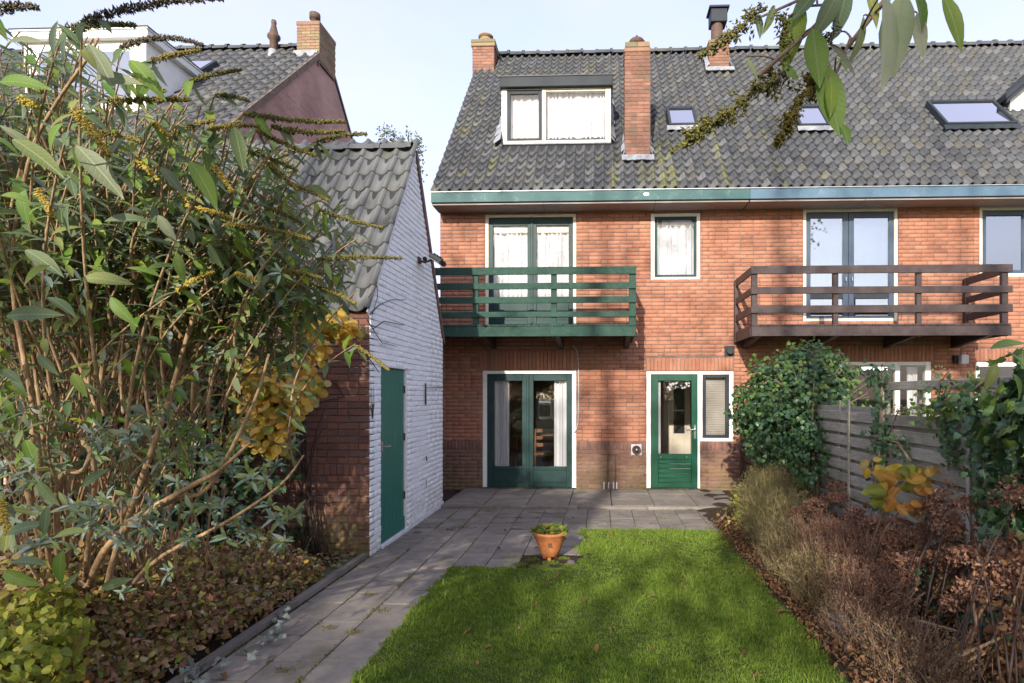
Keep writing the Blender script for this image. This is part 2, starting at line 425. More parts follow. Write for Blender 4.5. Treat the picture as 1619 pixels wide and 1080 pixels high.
VE = {}
def leaf_mat(name, pal, under=None, trans=.35, rough=.5, spec=.35, veined=False):
    if not veined and ('leaf' in name and 'hedge' not in name): VE[name] = leaf_mat(name + '_veined', pal, under, trans, rough, spec, True)
    g = G(name, rough, spec)
    r = g.rnd(); n = len(pal)
    col = g.ramp(r, [(i/max(1,n-1), c) for i, c in enumerate(pal)])
    v = g.shift(g.pos(), r)
    col = g.mix(g.rng(g.noise(18, 4, v), .4, .75, 0, .35), col, g.mix(.5, col, (.16,.15,.03)))
    if under: col = g.mix(g.back(), col, g.mix(.6, col, under))
    if veined:
        tc = g.n('ShaderNodeTexCoord'); xyz = g.sep(tc.outputs['Object']); ax = g.math('ABSOLUTE', xyz[0])
        rib = g.rng(ax, .004, .018, 1, 0)
        side = g.math('SINE', g.math('MULTIPLY', g.math('SUBTRACT', xyz[1], g.math('MULTIPLY', ax, 1.1)), 72.0))
        sv = g.rng(side, .75, 1.0, 0, 1)
        k = g.math('MAXIMUM', rib, g.math('MULTIPLY', sv, .45))
        col = g.mix(g.math('MULTIPLY', k, .6), col, g.mix(.6, col, (.45,.48,.28)))
        col = g.mix(g.rng(ax, .08, .2, 0, .35), col, g.mix(.6, col, (.03,.05,.01)))
        g.bump(g.math('SUBTRACT', 1.0, k), .35, .004)
    g.base(col)
    tl = g.n('ShaderNodeBsdfTranslucent'); g.L(col, tl.inputs[0])
    mx = g.n('ShaderNodeMixShader'); mx.inputs[0].default_value = trans
    g.L(g.p.outputs[0], mx.inputs[1]); g.L(tl.outputs[0], mx.inputs[2]); g.L(mx.outputs[0], g.out.inputs['Surface'])
    return g.m
MAT['leaf'] = leaf_mat('buddleia_leaf', [(.09,.15,.06),(.15,.21,.07),(.08,.135,.065),(.20,.26,.065),(.10,.165,.08),(.30,.32,.075),(.10,.16,.065),(.15,.19,.10),(.24,.27,.16),(.12,.18,.07)], (.26,.32,.26), .4)
MAT['leafyg'] = leaf_mat('bright_green_leaf', [(.12,.24,.03),(.18,.30,.04),(.26,.33,.04),(.10,.22,.04)], (.3,.36,.18), .45)
MAT['leafgrey'] = leaf_mat('grey_green_leaf', [(.13,.19,.15),(.20,.26,.22),(.10,.16,.12),(.30,.35,.32)], (.4,.44,.42), .3, .7)
MAT['yellow'] = leaf_mat('golden_autumn_leaf', [(.60,.36,.04),(.70,.45,.06),(.62,.30,.05),(.75,.55,.12),(.50,.38,.05),(.66,.48,.20)], None, .5)
MAT['yellowgreen'] = leaf_mat('yellow_green_leaf', [(.34,.35,.05),(.24,.30,.04),(.46,.42,.06),(.17,.25,.04),(.40,.34,.08)], None, .5)
MAT['brownleaf'] = leaf_mat('dead_brown_leaf', [(.16,.075,.035),(.24,.12,.06),(.11,.055,.035),(.30,.17,.09),(.20,.085,.04)], None, .25, .8, .1)
MAT['lowhedge'] = leaf_mat('mixed_low_hedge_leaf', [(.30,.16,.08),(.20,.10,.055),(.40,.27,.14),(.36,.33,.07),(.17,.085,.05),(.46,.40,.12),(.15,.18,.07),(.34,.20,.11),(.48,.36,.22)], None, .3, .75, .1)
MAT['maroon'] = leaf_mat('dark_maroon_leaf', [(.05,.028,.026),(.09,.045,.035),(.045,.05,.03),(.13,.075,.05),(.035,.055,.03)], None, .2, .6, .3)
MAT['ivy'] = leaf_mat('ivy_leaf', [(.035,.095,.045),(.055,.13,.05),(.028,.08,.045),(.09,.18,.05),(.04,.11,.065),(.065,.15,.045)], None, .25, .38, .5)
MAT['ivylight'] = leaf_mat('young_ivy_leaf', [(.10,.20,.04),(.16,.26,.05),(.08,.17,.05),(.24,.28,.06)], None, .4, .45, .4)
MAT['hydrangea'] = leaf_mat('dried_hydrangea_petal', [(.28,.13,.08),(.36,.18,.115),(.22,.10,.065),(.45,.27,.19),(.30,.14,.09),(.52,.36,.27)], None, .3, .8, .15)
MAT['orangeleaf'] = leaf_mat('orange_large_leaf', [(.70,.40,.10),(.72,.34,.08),(.62,.48,.06),(.68,.30,.10),(.35,.45,.05)], None, .5)
MAT['beige'] = leaf_mat('straw_stem', [(.24,.20,.11),(.33,.27,.15),(.20,.15,.09),(.30,.29,.12),(.36,.30,.2)], None, .3, .8, .1)
MAT['silver'] = leaf_mat('silver_blue_leaf', [(.30,.34,.38),(.38,.42,.47),(.24,.28,.33)], None, .3, .8, .1)
MAT['tree'] = leaf_mat('tree_leaf', [(.07,.11,.03),(.10,.13,.035),(.14,.15,.04),(.06,.09,.03)], None, .4)
g = G('grass_blade', .6, .25)
r = g.rnd()
col = g.ramp(r, [(0,(.10,.19,.024)),(.4,(.15,.26,.030)),(.75,(.20,.30,.038)),(1,(.34,.36,.10))])
col = g.mix(g.rng(g.noise(1.6, 7, None, .7), .40, .64, 0, .7), col, g.mix(.5, col, (.24,.31,.045)))
col = g.mix(g.rng(g.noise(5, 8, None, .8), .56, .70, 0, .7), col, (.27,.23,.09))
g.base(col)
tl = g.n('ShaderNodeBsdfTranslucent'); g.L(col, tl.inputs[0]); mx = g.n('ShaderNodeMixShader'); mx.inputs[0].default_value = .35
g.L(g.p.outputs[0], mx.inputs[1]); g.L(tl.outputs[0], mx.inputs[2]); g.L(mx.outputs[0], g.out.inputs['Surface']); MAT['grass'] = g.m
MAT['spike'] = leaf_mat('dried_flower_spike', [(.20,.16,.045),(.28,.22,.055),(.15,.12,.05),(.33,.27,.07),(.22,.17,.07)], None, .15, .85, .1)
MAT['spikeyellow'] = leaf_mat('yellow_flower_spike', [(.48,.36,.06),(.60,.45,.10),(.38,.28,.06),(.66,.52,.14)], None, .2, .85, .1)
MAT['spikegreen'] = leaf_mat('olive_flower_spike', [(.12,.13,.05),(.19,.17,.05),(.09,.10,.05),(.27,.22,.07)], None, .15, .85, .1)
MAT['spikedark'] = leaf_mat('dark_flower_spike', [(.11,.10,.075),(.17,.14,.10),(.08,.075,.06)], None, .15, .85, .1)
MAT['olive'] = leaf_mat('olive_straw_leafling', [(.22,.22,.07),(.32,.28,.09),(.38,.34,.10),(.18,.17,.07)], None, .3, .8, .1)
MAT['twigpink'] = leaf_mat('pinkish_twig', [(.20,.13,.10),(.28,.18,.14),(.16,.10,.08)], None, .15, .85, .1)
g = G('orange_brown_bark', .85, .2)
sv = g.scale(g.pos(), (1,1,.25))
col = g.mix(g.rng(g.noise(30, 6, sv, .7), .35, .65), (.44,.30,.17), (.24,.155,.09)); g.base(col); g.bump(g.noise(60, 6, sv), .8, .01); MAT['bark'] = g.m
MAT['twig'] = simple('dry_twig', (.23,.17,.12), (.13,.09,.07), 20, .85, .2)
MAT['darktwig'] = simple('dark_twig', (.08,.05,.04), (.05,.035,.03), 20, .8, .2)
MAT['stone'] = simple('purple_grey_stone', (.17,.13,.135), (.11,.085,.09), 12, .8, .2, .8, 30)

# ------------------------------------------------------------------ brickwork
def brick_unit(mat, key):
    c = .05
    v = [(-.5,-.5,-.5),(.5,-.5,-.5),(.5,-.5,.5),(-.5,-.5,.5)]
    fr = [(-.5+.02,-.5,-.5+.07),(.5-.02,-.5,-.5+.07),(.5-.02,-.5,.5-.07),(-.5+.02,-.5,.5-.07)]
    mid = [(-.5,-.4,-.5),(.5,-.4,-.5),(.5,-.4,.5),(-.5,-.4,.5)]
    bk = [(-.5,.5,-.5),(.5,.5,-.5),(.5,.5,.5),(-.5,.5,.5)]
    V = fr + mid + bk
    F = [(0,1,2,3)] + [(i, i+4, (i+1)%4+4, (i+1)%4) for i in range(4)] + [(i+4, i+8, (i+1)%4+8, (i+1)%4+4) for i in range(4)]
    m = MB().add(V, F)
    return m
BU = {}
def split_span(a, b, cuts):
    out = [(a, b)]
    for (c, d) in cuts:
        nxt = []
        for (p, q) in out:
            if d <= p or c >= q: nxt.append((p, q)); continue
            if c > p: nxt.append((p, c))
            if d < q: nxt.append((d, q))
        out = nxt
    return out
def running(u0, u1, z0, z1, holes=(), L=.215, H=.0645, lim=None, seed=0, headers=.0):
    rr = random.Random(seed); out = []
    nc = int(round((z1 - z0) / H)); H = (z1 - z0) / nc
    for i in range(nc):
        za, zb = z0 + i*H, z0 + (i+1)*H; zc = (za+zb)/2
        a0, a1 = (u0, u1) if lim is None else lim(zc)
        if a1 - a0 < .03: continue
        cuts = [(h[0], h[1]) for h in holes if h[2] < zc < h[3]]
        for (p, q) in split_span(a0, a1, cuts):
            u = p - ((i % 2) * L * .5 + ((p-u0) % L))
            while u < q - .004:
                w = L if rr.random() > headers else L/2
                a, b = max(u, p), min(u + w, q)
                if b - a > .028: out.append((a+.005, b-.005, za+.005, zb-.005))
                u += w
    return out
def soldiers(u0, u1, z0, z1, W=.0645):
    n = max(1, int(round((u1-u0)/W))); W = (u1-u0)/n
    return [(u0+i*W+.005, u0+(i+1)*W-.005, z0+.005, z1-.005) for i in range(n)]
def lay_bricks(parent, rects, frame, mat, key, proud=.006, depth=.05, limit=300, jit=.0015, name='brick', score=None):
    """frame: 4x4 with local x = along the wall, local y = into the wall, z up."""
    if key not in BU: BU[key] = brick_unit(mat, key).mesh('brick', mat)
    me = BU[key]
    def sc(r):
        p = frame @ Vector(((r[0]+r[1])/2, 0, (r[2]+r[3])/2)); d = (p - Vector((0,0,CAMZ))).length
        vis = 1.0 if score is None else score(p)
        return -vis * (r[1]-r[0])*(r[3]-r[2]) / (d*d)
    rects = sorted(rects, key=sc)
    for r in rects[:limit]:
        j = R.uniform(-jit, jit)
        c = Vector(((r[0]+r[1])/2, depth/2 - proud + j, (r[2]+r[3])/2))
        m = frame @ Matrix.Translation(c) @ Matrix.Rotation(R.uniform(-.006,.006), 4, 'Y') @ Matrix.Diagonal((r[1]-r[0], depth, r[3]-r[2], 1))
        link(name, me, parent, matrix=m)
    rest = rects[limit:]
    if rest:
        base = np.array([v.co[:] for v in me.vertices]); F = np.array([p.vertices[:] for p in me.polygons])
        r = np.array(rest); n = len(r)
        C = np.stack([(r[:,0]+r[:,1])/2, depth/2-proud+rng.uniform(-jit,jit,n), (r[:,2]+r[:,3])/2], 1)
        S = np.stack([r[:,1]-r[:,0], np.full(n, depth), r[:,3]-r[:,2]], 1)
        V = C[:,None,:] + base[None]*S[:,None,:]
        fm = np.array(frame); V = V.reshape(-1,3) @ fm[:3,:3].T + fm[:3,3]
        FF = (F[None] + (np.arange(n)*len(base))[:,None,None]).reshape(-1, F.shape[1])
        link('brickwork', np_mesh('brickwork', V, FF, mat), parent, kind='stuff')
def frameY(Y):  # wall facing -Y
    return Matrix.Translation((0, Y, 0))
def frameX(X, sign=1):
    # wall facing +X (sign 1): local x -> world y, local y(into) -> world -x
    m = Matrix(((0,-sign,0,X),(sign,0,0,0),(0,0,1,0),(0,0,0,1)))
    return m
def backing(parent, u0, u1, z0, z1, holes, frame, mat, t=.2, name='wall_core', clipz=None):
    us = sorted(set([u0,u1] + [min(max(x,u0),u1) for h in holes for x in h[:2]]))
    zs = sorted(set([z0,z1] + [min(max(x,z0),z1) for h in holes for x in h[2:4]]))
    m = MB()
    for i in range(len(us)-1):
        run = None
        for k in range(len(zs)-1):
            uc, zc = (us[i]+us[i+1])/2, (zs[k]+zs[k+1])/2
            solid = not any(h[0] < uc < h[1] and h[2] < zc < h[3] for h in holes)
            if solid:
                run = (run[0], zs[k+1]) if run else (zs[k], zs[k+1])
            if (not solid or k == len(zs)-2) and run:
                m.box(us[i], us[i+1], .002, t, run[0], run[1]); run = None
    m.xf(frame)
    return part(name, m, mat, parent)

# ------------------------------------------------------------------ roof tiles
def pantile(w, L, thick=.020, seg=12, lift=0):
    xs = []
    for i in range(seg+1):
        u = i/seg
        h = (-.030*math.sin(math.pi*u/.70) if u < .70 else .026*math.sin(math.pi*(u-.70)/.30))*(w/.1685)**.5
        xs.append((u*w*1.06 - w*.03, h))
    m = MB(); n = seg+1
    vs = [(x, 0, h) for x, h in xs] + [(x, L, h) for x, h in xs] + [(x, 0, h-thick-.004) for x, h in xs]
    fs = [(i, i+1, n+i+1, n+i) for i in range(seg)] + [(2*n+i, 2*n+i+1, i+1, i) for i in range(seg)]
    fs += [(0, n, 2*n)] + [(seg, 2*n+seg, n+seg)]
    m.add(vs, fs); return m
def lay_tiles(parent, RM, X0, X1, rows, rl, cw, mat, skip=lambda x, s: False, limit=300, jit=.004, visible=None, lift=.038, thick=.020):
    me = pantile(cw, rl*1.22, thick).mesh('roof_tile', mat, False)
    for p in me.polygons: p.use_smooth = True
    n = int((X1-X0)/cw + .5); out = []
    for j in range(rows):
        for i in range(n):
            x = X0 + i*cw; s = j*rl
            if skip(x+cw/2, s+rl/2): continue
            out.append((x, s))
    def sc(t):
        p = RM @ Vector((t[0]+cw/2, t[1], .03)); q = p - Vector((0,0,CAMZ))
        if visible and not visible(t[0]+cw/2, t[1]): return 1
        return -1.0/q.length_squared
    out.sort(key=sc)
    tilt = math.asin(lift/(rl*1.22))
    def mtx(x, s):
        return (RM @ Matrix.Translation((x + R.uniform(-jit,jit)*.4, s + R.uniform(-jit,jit), .045+R.uniform(-jit,jit)*.5))
                @ Matrix.Rotation(-tilt + R.uniform(-.008,.008), 4, 'X') @ Matrix.Rotation(R.uniform(-.010,.010), 4, 'Z'))
    for x, s in out[:limit]: link('roof_tile', me, parent, matrix=mtx(x, s))
    if len(out) > limit:
        base = np.array([(*v.co, 1) for v in me.vertices]); V = []; F = []
        polys = [tuple(p.vertices) for p in me.polygons]
        quads = np.array([p if len(p) == 4 else (*p, p[-1]) for p in polys if len(p) == 4])
        for k, (x, s) in enumerate(out[limit:]):
            V.append(base @ np.array(mtx(x, s)).T[:, :3]); F.append(quads + k*len(base))
        link('roof_tiles', np_mesh('roof_tiles', np.concatenate(V), np.concatenate(F), mat, True), parent, kind='stuff')
def ridge_tiles(parent, X0, X1, Y, Z, r, L, mat, n=8):
    m = MB()
    vs = []; 
    for (xx, rr) in ((0, r), (L*.82, r*.97), (L*.83, r*1.18), (L, r*1.18)):
        for k in range(n+1):
            t = math.pi*k/n; vs.append((xx, -rr*math.cos(t), rr*math.sin(t)))
    k1 = n+1
    fs = [(a*k1+k, (a+1)*k1+k, (a+1)*k1+k+1, a*k1+k+1) for a in range(3) for k in range(n)]
    m.add(vs, fs)
    me = m.mesh('ridge_tile', mat, True)
    x = X0
    while x < X1:
        link('ridge_tile', me, parent, matrix=Matrix.Translation((x, Y+R.uniform(-.01,.01), Z-.05+R.uniform(-.008,.008))) @ Matrix.Rotation(R.uniform(-.02,.02), 4, 'Y'))
        x += L

# ------------------------------------------------------------------ foliage helpers (numpy)
def unit(a): return a / np.maximum(np.linalg.norm(a, axis=-1, keepdims=True), 1e-9)
def leaf_tpl(w=.32, stations=(0,.12,.35,.65,.88,1), widths=(.05,.55,1,.82,.38,0), fold=.35, curl=.25):
    V = []; T = []
    for t, k in zip(stations, widths):
        x = k*w/2; z = -curl*t*t
        V += [(-x, t, z + fold*x), (0, t, z), (x, t, z + fold*x)]
    for i in range(len(stations)-1):
        a = i*3; b = a+3
        for j in (0,1):
            T += [(a+j, a+j+1, b+j+1), (a+j, b+j+1, b+j)]
    return np.array(V), np.array(T)
def tpl_small(w=.6, fold=.3):
    V = np.array([(0,0,0),(-w/2,.45,fold*w/2),(0,1,-.1),(w/2,.45,fold*w/2)]); T = np.array([(0,2,1),(0,3,2)]); return V, T
def tpl_round(w=.9, n=7):
    V = [(0,.5,-.05)]; T = []
    for k in range(n):
        t = 2*math.pi*k/n; V.append((math.sin(t)*w/2, .5-math.cos(t)*.5, .06*math.cos(2*t)))
    for k in range(n): T.append((0, 1+k, 1+(k+1)%n))
    return np.array(V), np.array(T)
def tpl_ivy():
    pts = [(0,0),(.30,-.05),(.48,.22),(.30,.42),(.36,.62),(.12,.62),(0,1),(-.12,.62),(-.36,.62),(-.30,.42),(-.48,.22),(-.30,-.05)]
    V = [(0,.35,.05)] + [(x, y, -.15*abs(x)-.12*y*y) for x, y in pts]; n = len(pts)
    T = [(0, 1+(k+1)%n, 1+k) for k in range(n)]
    return np.array(V), np.array(T)
ST = (0,.06,.16,.3,.46,.62,.78,.9,1); WD = (.04,.28,.62,.90,1,.90,.62,.30,0)
LANCE = leaf_tpl(.30, ST, WD); LANCE2 = leaf_tpl(.36, ST, WD, curl=.45); LANCE3 = leaf_tpl(.26, curl=.05, fold=.5)
CURLED = leaf_tpl(.7, (0,.3,.7,1), (.2,1,.8,0), fold=.9, curl=.5)
SMALL = tpl_small(); ROUND = tpl_round(); IVY = tpl_ivy(); NARROW = tpl_small(.28)
GRASSY = (np.array([(-.035,0,0),(.035,0,0),(.018,.6,.05),(0,1,.16)]), np.array([(0,1,2),(0,2,3)]))
def bases(D, N):
    D = unit(D); X = unit(np.cross(D, N)); Z = np.cross(X, D); return X, D, Z
def inst(tpl, P, D, N, S):
    V, T = tpl; X, Y, Z = bases(D, N)
    W = P[:,None,:] + S[:,None,None]*(V[None,:,0:1]*X[:,None,:] + V[None,:,1:2]*Y[:,None,:] + V[None,:,2:3]*Z[:,None,:])
    F = T[None] + (np.arange(len(P))*len(V))[:,None,None]
    return W.reshape(-1,3), F.reshape(-1,3)
def leaves_stuff(name, tpl, P, D, N, S, mat, parent, **kw):
    if len(P) == 0: return None
    V, T = inst(tpl, P, D, N, S)
    return link(name, np_mesh(name, V, T, mat, False), parent, kind='stuff', **kw)
def in_view(P, m=30):
    c, s = math.cos(YAW), math.sin(YAW)
    x = P[:,0]*c + P[:,1]*s; d = -P[:,0]*s + P[:,1]*c
    d = np.maximum(d, .05); px = CX + FPX*x/d; py = HY - FPX*(P[:,2]-CAMZ)/d
    return (px > -m) & (px < 1619+m) & (py > -m) & (py < 1080+m) & (d > .2), px, py, d
def leaves(parent, tpl, P, D, N, S, mat, limit=300, name='leaf', rest_name='leaves'):
    """the largest in view as single parts, the rest joined"""
    ok, px, py, d = in_view(P); sc = np.where(ok, S/d, -1)
    order = np.argsort(-sc); k = min(limit, len(P)); a = order[:k]; b = order[k:]
    me = np_mesh(name, tpl[0], tpl[1], VE.get(mat.name, mat), True)
    X, Y, Z = bases(D[a], N[a])
    for i in range(k):
        m = Matrix.Identity(4)
        for r_ in range(3):
            m[r_][0] = X[i][r_]*S[a[i]]; m[r_][1] = Y[i][r_]*S[a[i]]; m[r_][2] = Z[i][r_]*S[a[i]]; m[r_][3] = P[a[i]][r_]
        link(name, me, parent, matrix=m)
    if len(b): leaves_stuff(rest_name, tpl, P[b], D[b], N[b], S[b], mat, parent)
def rdir(n, bias=(0,0,0), spread=1.0):
    return unit(rng.normal(size=(n,3))*spread + np.array(bias))
def ellipsoid(n, c, r, shell=.55, flat=0):
    d = unit(rng.normal(size=(n,3))); k = rng.uniform(shell**3, 1, n)**(1/3)
    lump = 1 + .16*np.sin(d[:,0]*7+c[0]*3) * np.cos(d[:,2]*6+c[1]*2) + .08*np.sin(d[:,1]*13+c[2])
    P = np.array(c) + d*np.array(r)*(k*lump)[:,None]
    return P, d
def bez(a, b, c, n=10):
    a, b, c = Vector(a), Vector(b), Vector(c)
    return [a*(1-t)**2 + b*2*t*(1-t) + c*t*t for t in [i/(n-1) for i in range(n)]]
_oct_v = np.array([(0,0,1),(1,0,0),(0,1,0),(-1,0,0),(0,-1,0),(0,0,-1.)])
_oct_t = np.array([(0,1,2),(0,2,3),(0,3,4),(0,4,1),(5,2,1),(5,3,2),(5,4,3),(5,1,4)])
def spike(parent, pts, r, mat, dens=420, size=.006, name='flower_spike', taper=.35, branchy=0):
    pts = np.array([tuple(p) for p in pts]); seg = np.linalg.norm(np.diff(pts, axis=0), axis=1); L = seg.sum()
    n = max(60, int(dens*L/.3)); cum = np.concatenate([[0], np.cumsum(seg)])/L
    t = np.sort(rng.uniform(0, 1, n)); P = np.stack([np.interp(t, cum, pts[:,k]) for k in range(3)], 1)
    D = unit(np.stack([np.interp(np.minimum(t+.03,1), cum, pts[:,k]) - np.interp(np.maximum(t-.03,0), cum, pts[:,k]) for k in range(3)], 1))
    o = rng.normal(size=(n,3)); o -= (o*D).sum(1, keepdims=True)*D; o = unit(o)
    prof = (1-t*(1-taper)) * (.72+.28*np.sin(t*L/.022*2*math.pi/1.0)) * np.minimum(1, .3+t*8)
    rr = r*prof*rng.uniform(.3, 1.08, n)
    if branchy:
        kb = rng.integers(0, branchy, n); tb = np.sort(rng.uniform(0,1,branchy)); cb = np.stack([np.interp(tb, cum, pts[:,k]) for k in range(3)], 1)
        ob = unit(rng.normal(size=(branchy,3)) + np.array([0,0,-.2])); lb = r*1.7*(1-.6*tb)*rng.uniform(.5,1.1,branchy); q_ = rng.uniform(0,1,n)
        P = cb[kb] + ob[kb]*(lb[kb]*q_)[:,None] + rng.normal(size=(n,3))*.0028; o = unit(ob[kb]+rng.normal(size=(n,3))*.7)
    else: P = P + o*rr[:,None]
    P = P; S = size*rng.uniform(.6,1.3,n)
    Z = unit(o + D*.5 + rng.normal(size=(n,3))*.45); X = unit(np.cross(Z, rng.normal(size=(n,3)))); Y = np.cross(Z, X)
    V = P[:,None,:] + S[:,None,None]*(_oct_v[None,:,0:1]*X[:,None]*.55+_oct_v[None,:,1:2]*Y[:,None]*.55+_oct_v[None,:,2:3]*Z[:,None]*1.5)
    T = _oct_t[None] + (np.arange(n)*6)[:,None,None]
    return link(name, np_mesh(name, V, T.reshape(-1,3), mat), parent)

# ================================================================== THE SETTING
WY = 9.77; ZT = 4.83; EY = 9.33; EZ = 5.02; PITCH = math.atan(1.17)
RIDY = 13.2; SL = (RIDY-EY)/math.cos(PITCH)
RM = Matrix.Translation((0, EY, EZ)) @ Matrix.Rotation(PITCH, 4, 'X')
RMI = RM.inverted()
SPLIT = -2.80 + 31*.1685                    # party wall between the two houses
HX0, HX1 = -2.78, -2.80+91*.1685
def roof_hit(px, py):
    o = RMI @ Vector((0,0,CAMZ)); d = RMI.to_3x3() @ Vector(ray(px, py)); t = -o.z/d.z; p = o + d*t; return p.x, p.y

ground = MB().add([(-300,-200,-.06),(300,-200,-.06),(300,500,-.06),(-300,500,-.06)], [(0,1,2,3)])
struct('ground', ground, MAT['field'])
# garden soil
soil = MB(); NX, NY = 60, 70
for j in range(NY+1):
    for i in range(NX+1):
        x = -6.5 + 9.0*i/NX; y = -1 + 10.7*j/NY
        z = -.012
        if x > 1.40: z = .0 + .05*min(1,(x-1.40)/.3) + R.uniform(-.012,.012)
        if x < -2.5: z = .0 + .04*min(1,(-2.5-x)/.3) + R.uniform(-.012,.012)
        if -1.0 < x < -.1 and 5.2 < y < 6.0: z = .0 + R.uniform(-.004,.004)
        soil.v.append((x, y, z))
for j in range(NY):
    for i in range(NX):
        a = j*(NX+1)+i; soil.f.append((a, a+1, a+NX+2, a+NX+1))
struct('garden_soil', soil, MAT['soil'], smooth=True)

# ---- paving
slab_mb = MB().cbox(-.5,.5,-.5,.5,-1,0,.012)
path_bed = MB().box(-2.36, -1.42, -.8, 9.77, -.05, -.006).box(-1.4195, 1.95, 6.96, 9.77, -.05, -.006).box(-1.4195,-.2, 5.80, 6.9595, -.05, -.006).box(-1.4195,-.83, 5.36, 5.7995, -.05, -.006)
pb = struct('path', path_bed, MAT['joint'])
slab_me = slab_mb.mesh('paving_slab', MAT['slab'])
G3 = .3095
def slab(x, y, w, l, par=pb, me=slab_me, z=.006, th=.045):
    link('paving_slab', me, par, matrix=Matrix.Translation((x, y, z+R.uniform(-.0035,.0035))) @ Matrix.Rotation(R.uniform(-.008,.008),4,'Z') @ Matrix.Rotation(R.uniform(-.006,.006),4,'X') @ Matrix.Rotation(R.uniform(-.006,.006),4,'Y') @ Matrix.Diagonal((w-.009, l-.009, th, 1)))
for k in range(3):
    y = -.5 + k*0.0; off = (0, .07, .02)[k]
    y = -.5 - off
    while y < 8.15:
        slab(-2.345+G3*(k+.5), y+G3/2, G3, G3); y += G3
for k in range(3, 5):
    y = 5.38 + (k%2)*.05
    while y < 6.9:
        slab(-2.345+G3*(k+.5), y+G3/2, G3, min(G3, 6.97-y)); y += G3
for k in range(5, 7):
    y = 5.86
    while y < 6.9:
        slab(-2.345+G3*(k+.5), y+G3/2, G3, min(G3, 6.97-y)); y += G3
for k in range(3, 14):
    for j, y in enumerate((6.985, 6.985+G3, 6.985+2*G3, 6.985+3*G3)):
        slab(-2.345+G3*(k+.5), y+G3/2, G3, G3)
# raised strip along the facade: bigger weathered slabs with an upright kerb
strip = struct('terrace', MB().box(-2.33, 1.97, 8.27, 9.765, -.02, .028), MAT['joint'])
x = -2.33
while x < 1.9:
    w = .62
    for (a, b) in ((8.285, 8.78), (8.785, 9.27), (9.275, 9.755)):
        slab(x+w/2, (a+b)/2, w, b-a, strip, slab_me, .05, .03)
    x += w+.004
kx = -2.33
kerb_me = MB().cbox(-.5,.5,-.5,.5,-1,0,.01).mesh('kerb_stone', MAT['slab'])
while kx < 1.9:
    link('kerb_stone', kerb_me, strip, matrix=Matrix.Translation((kx+.5, 8.255, .045)) @ Matrix.Diagonal((.99,.05,.12,1))); kx += 1.0
# kerb along the left of the path
kerb = struct('kerb', MB().box(-2.44,-2.365,-.8,5.70,-.1,.0), MAT['joint'])
y = -.7
while y < 5.6:
    link('kerb_stone', kerb_me, kerb, matrix=Matrix.Translation((-2.402+R.uniform(-.004,.004), y+.5, .045+R.uniform(-.006,.004))) @ Matrix.Rotation(rad(90)+R.uniform(-.006,.006),4,'Z') @ Matrix.Diagonal((.99,.06,.12,1))); y += 1.0
mossy = MB().cbox(-.5,.5,-.5,.5,-1,0,.012).mesh('paving_slab', MAT['mossyslab'])
side = struct('side_paving', MB().box(-4.2,-2.45,4.75,5.70,-.05,.004), MAT['joint'])
for i in range(5):
    for j in range(3): slab(-2.62-i*G3, 4.90+j*G3, G3, G3, side, mossy, .012, .03)

# ---- lawn
def in_lawn(x, y):
    nz = .018*np.sin(y*31+x*7)+.014*np.sin(y*67+2)+.012*np.sin(x*43+y*11)
    a = (x > -1.43+nz) & (x < 1.42 + .03*np.sin(y*5)+nz) & (y < 5.37+nz)
    b = (x > -.22+.05*np.sin(y*9)+nz) & (x < 1.45+.03*np.sin(y*5)+.12*np.clip(y-6.2,0,1)) & (y >= 5.30) & (y < 6.96+nz)
    return a | b
lawn = struct('lawn', MB().box(-1.415,1.43,-.8,5.355,-.04,.012).box(-.19,1.50,5.3555,6.95,-.04,.012), MAT['turf'])
def grass(n, y0, y1, hmin, hmax, w):
    x = rng.uniform(-1.46, 1.66, n); y = rng.uniform(y0, y1, n); k = in_lawn(x, y); x = x[k]; y = y[k]; m = len(x)
    tuft = (np.sin(x*23+np.sin(y*17)*2)*np.sin(y*29+x*5)+1)/2
    patch = .8+.35*np.sin(x*2.3+np.sin(y*1.9)*1.5)*np.sin(y*2.7+x)
    h = rng.uniform(hmin*.8, hmax, m)*(.55+.7*tuft)*patch*(1+.8*(rng.random(m) < .03))
    P = np.stack([x, y, np.full(m, .008)], 1)
    D = rdir(m, (0,0,1.5), .55); N = rdir(m, (0,-.4,0))
    V, T = GRASSY; X, Y, Z = bases(D, N)
    W = P[:,None] + V[None,:,0:1]*X[:,None]*(w/.07*rng.uniform(.7,1.3,m))[:,None,None] + (V[None,:,1:2]*Y[:,None] + V[None,:,2:3]*Z[:,None]*2)*h[:,None,None]
    return W.reshape(-1,3), (T[None] + (np.arange(m)*4)[:,None,None]).reshape(-1,3)
def sparse(n):
    x = rng.uniform(-.95, -.12, n); y = rng.uniform(5.3, 6.05, n); k = (np.sin(x*19+y*7)*np.sin(y*23-x*5)+rng.normal(size=n)*.35 + (5.55-y)*2.2) > .55; x = x[k]; y = y[k]; m = len(x)
    P = np.stack([x, y, np.full(m, .004)], 1); D = rdir(m, (0,0,1.1), .6); X, Y, Z = bases(D, rdir(m)); h = rng.uniform(.012,.035,m); V, T = GRASSY
    W = P[:,None] + V[None,:,0:1]*X[:,None]*.07 + (V[None,:,1:2]*Y[:,None]+V[None,:,2:3]*Z[:,None]*2)*h[:,None,None]
    return W.reshape(-1,3), (T[None]+(np.arange(m)*4)[:,None,None]).reshape(-1,3)
S_ = sparse(16000)
A = grass(150000, 2.9, 4.9, .022, .05, .0042); B = grass(90000, 4.9, 7.0, .022, .045, .0055); C_ = grass(14000, 1.2, 2.9, .02, .045, .0045)
V = np.concatenate([A[0], B[0], C_[0], S_[0]]); T = np.concatenate([A[1], B[1]+len(A[0]), C_[1]+len(A[0])+len(B[0]), S_[1]+len(A[0])+len(B[0])+len(C_[0])])
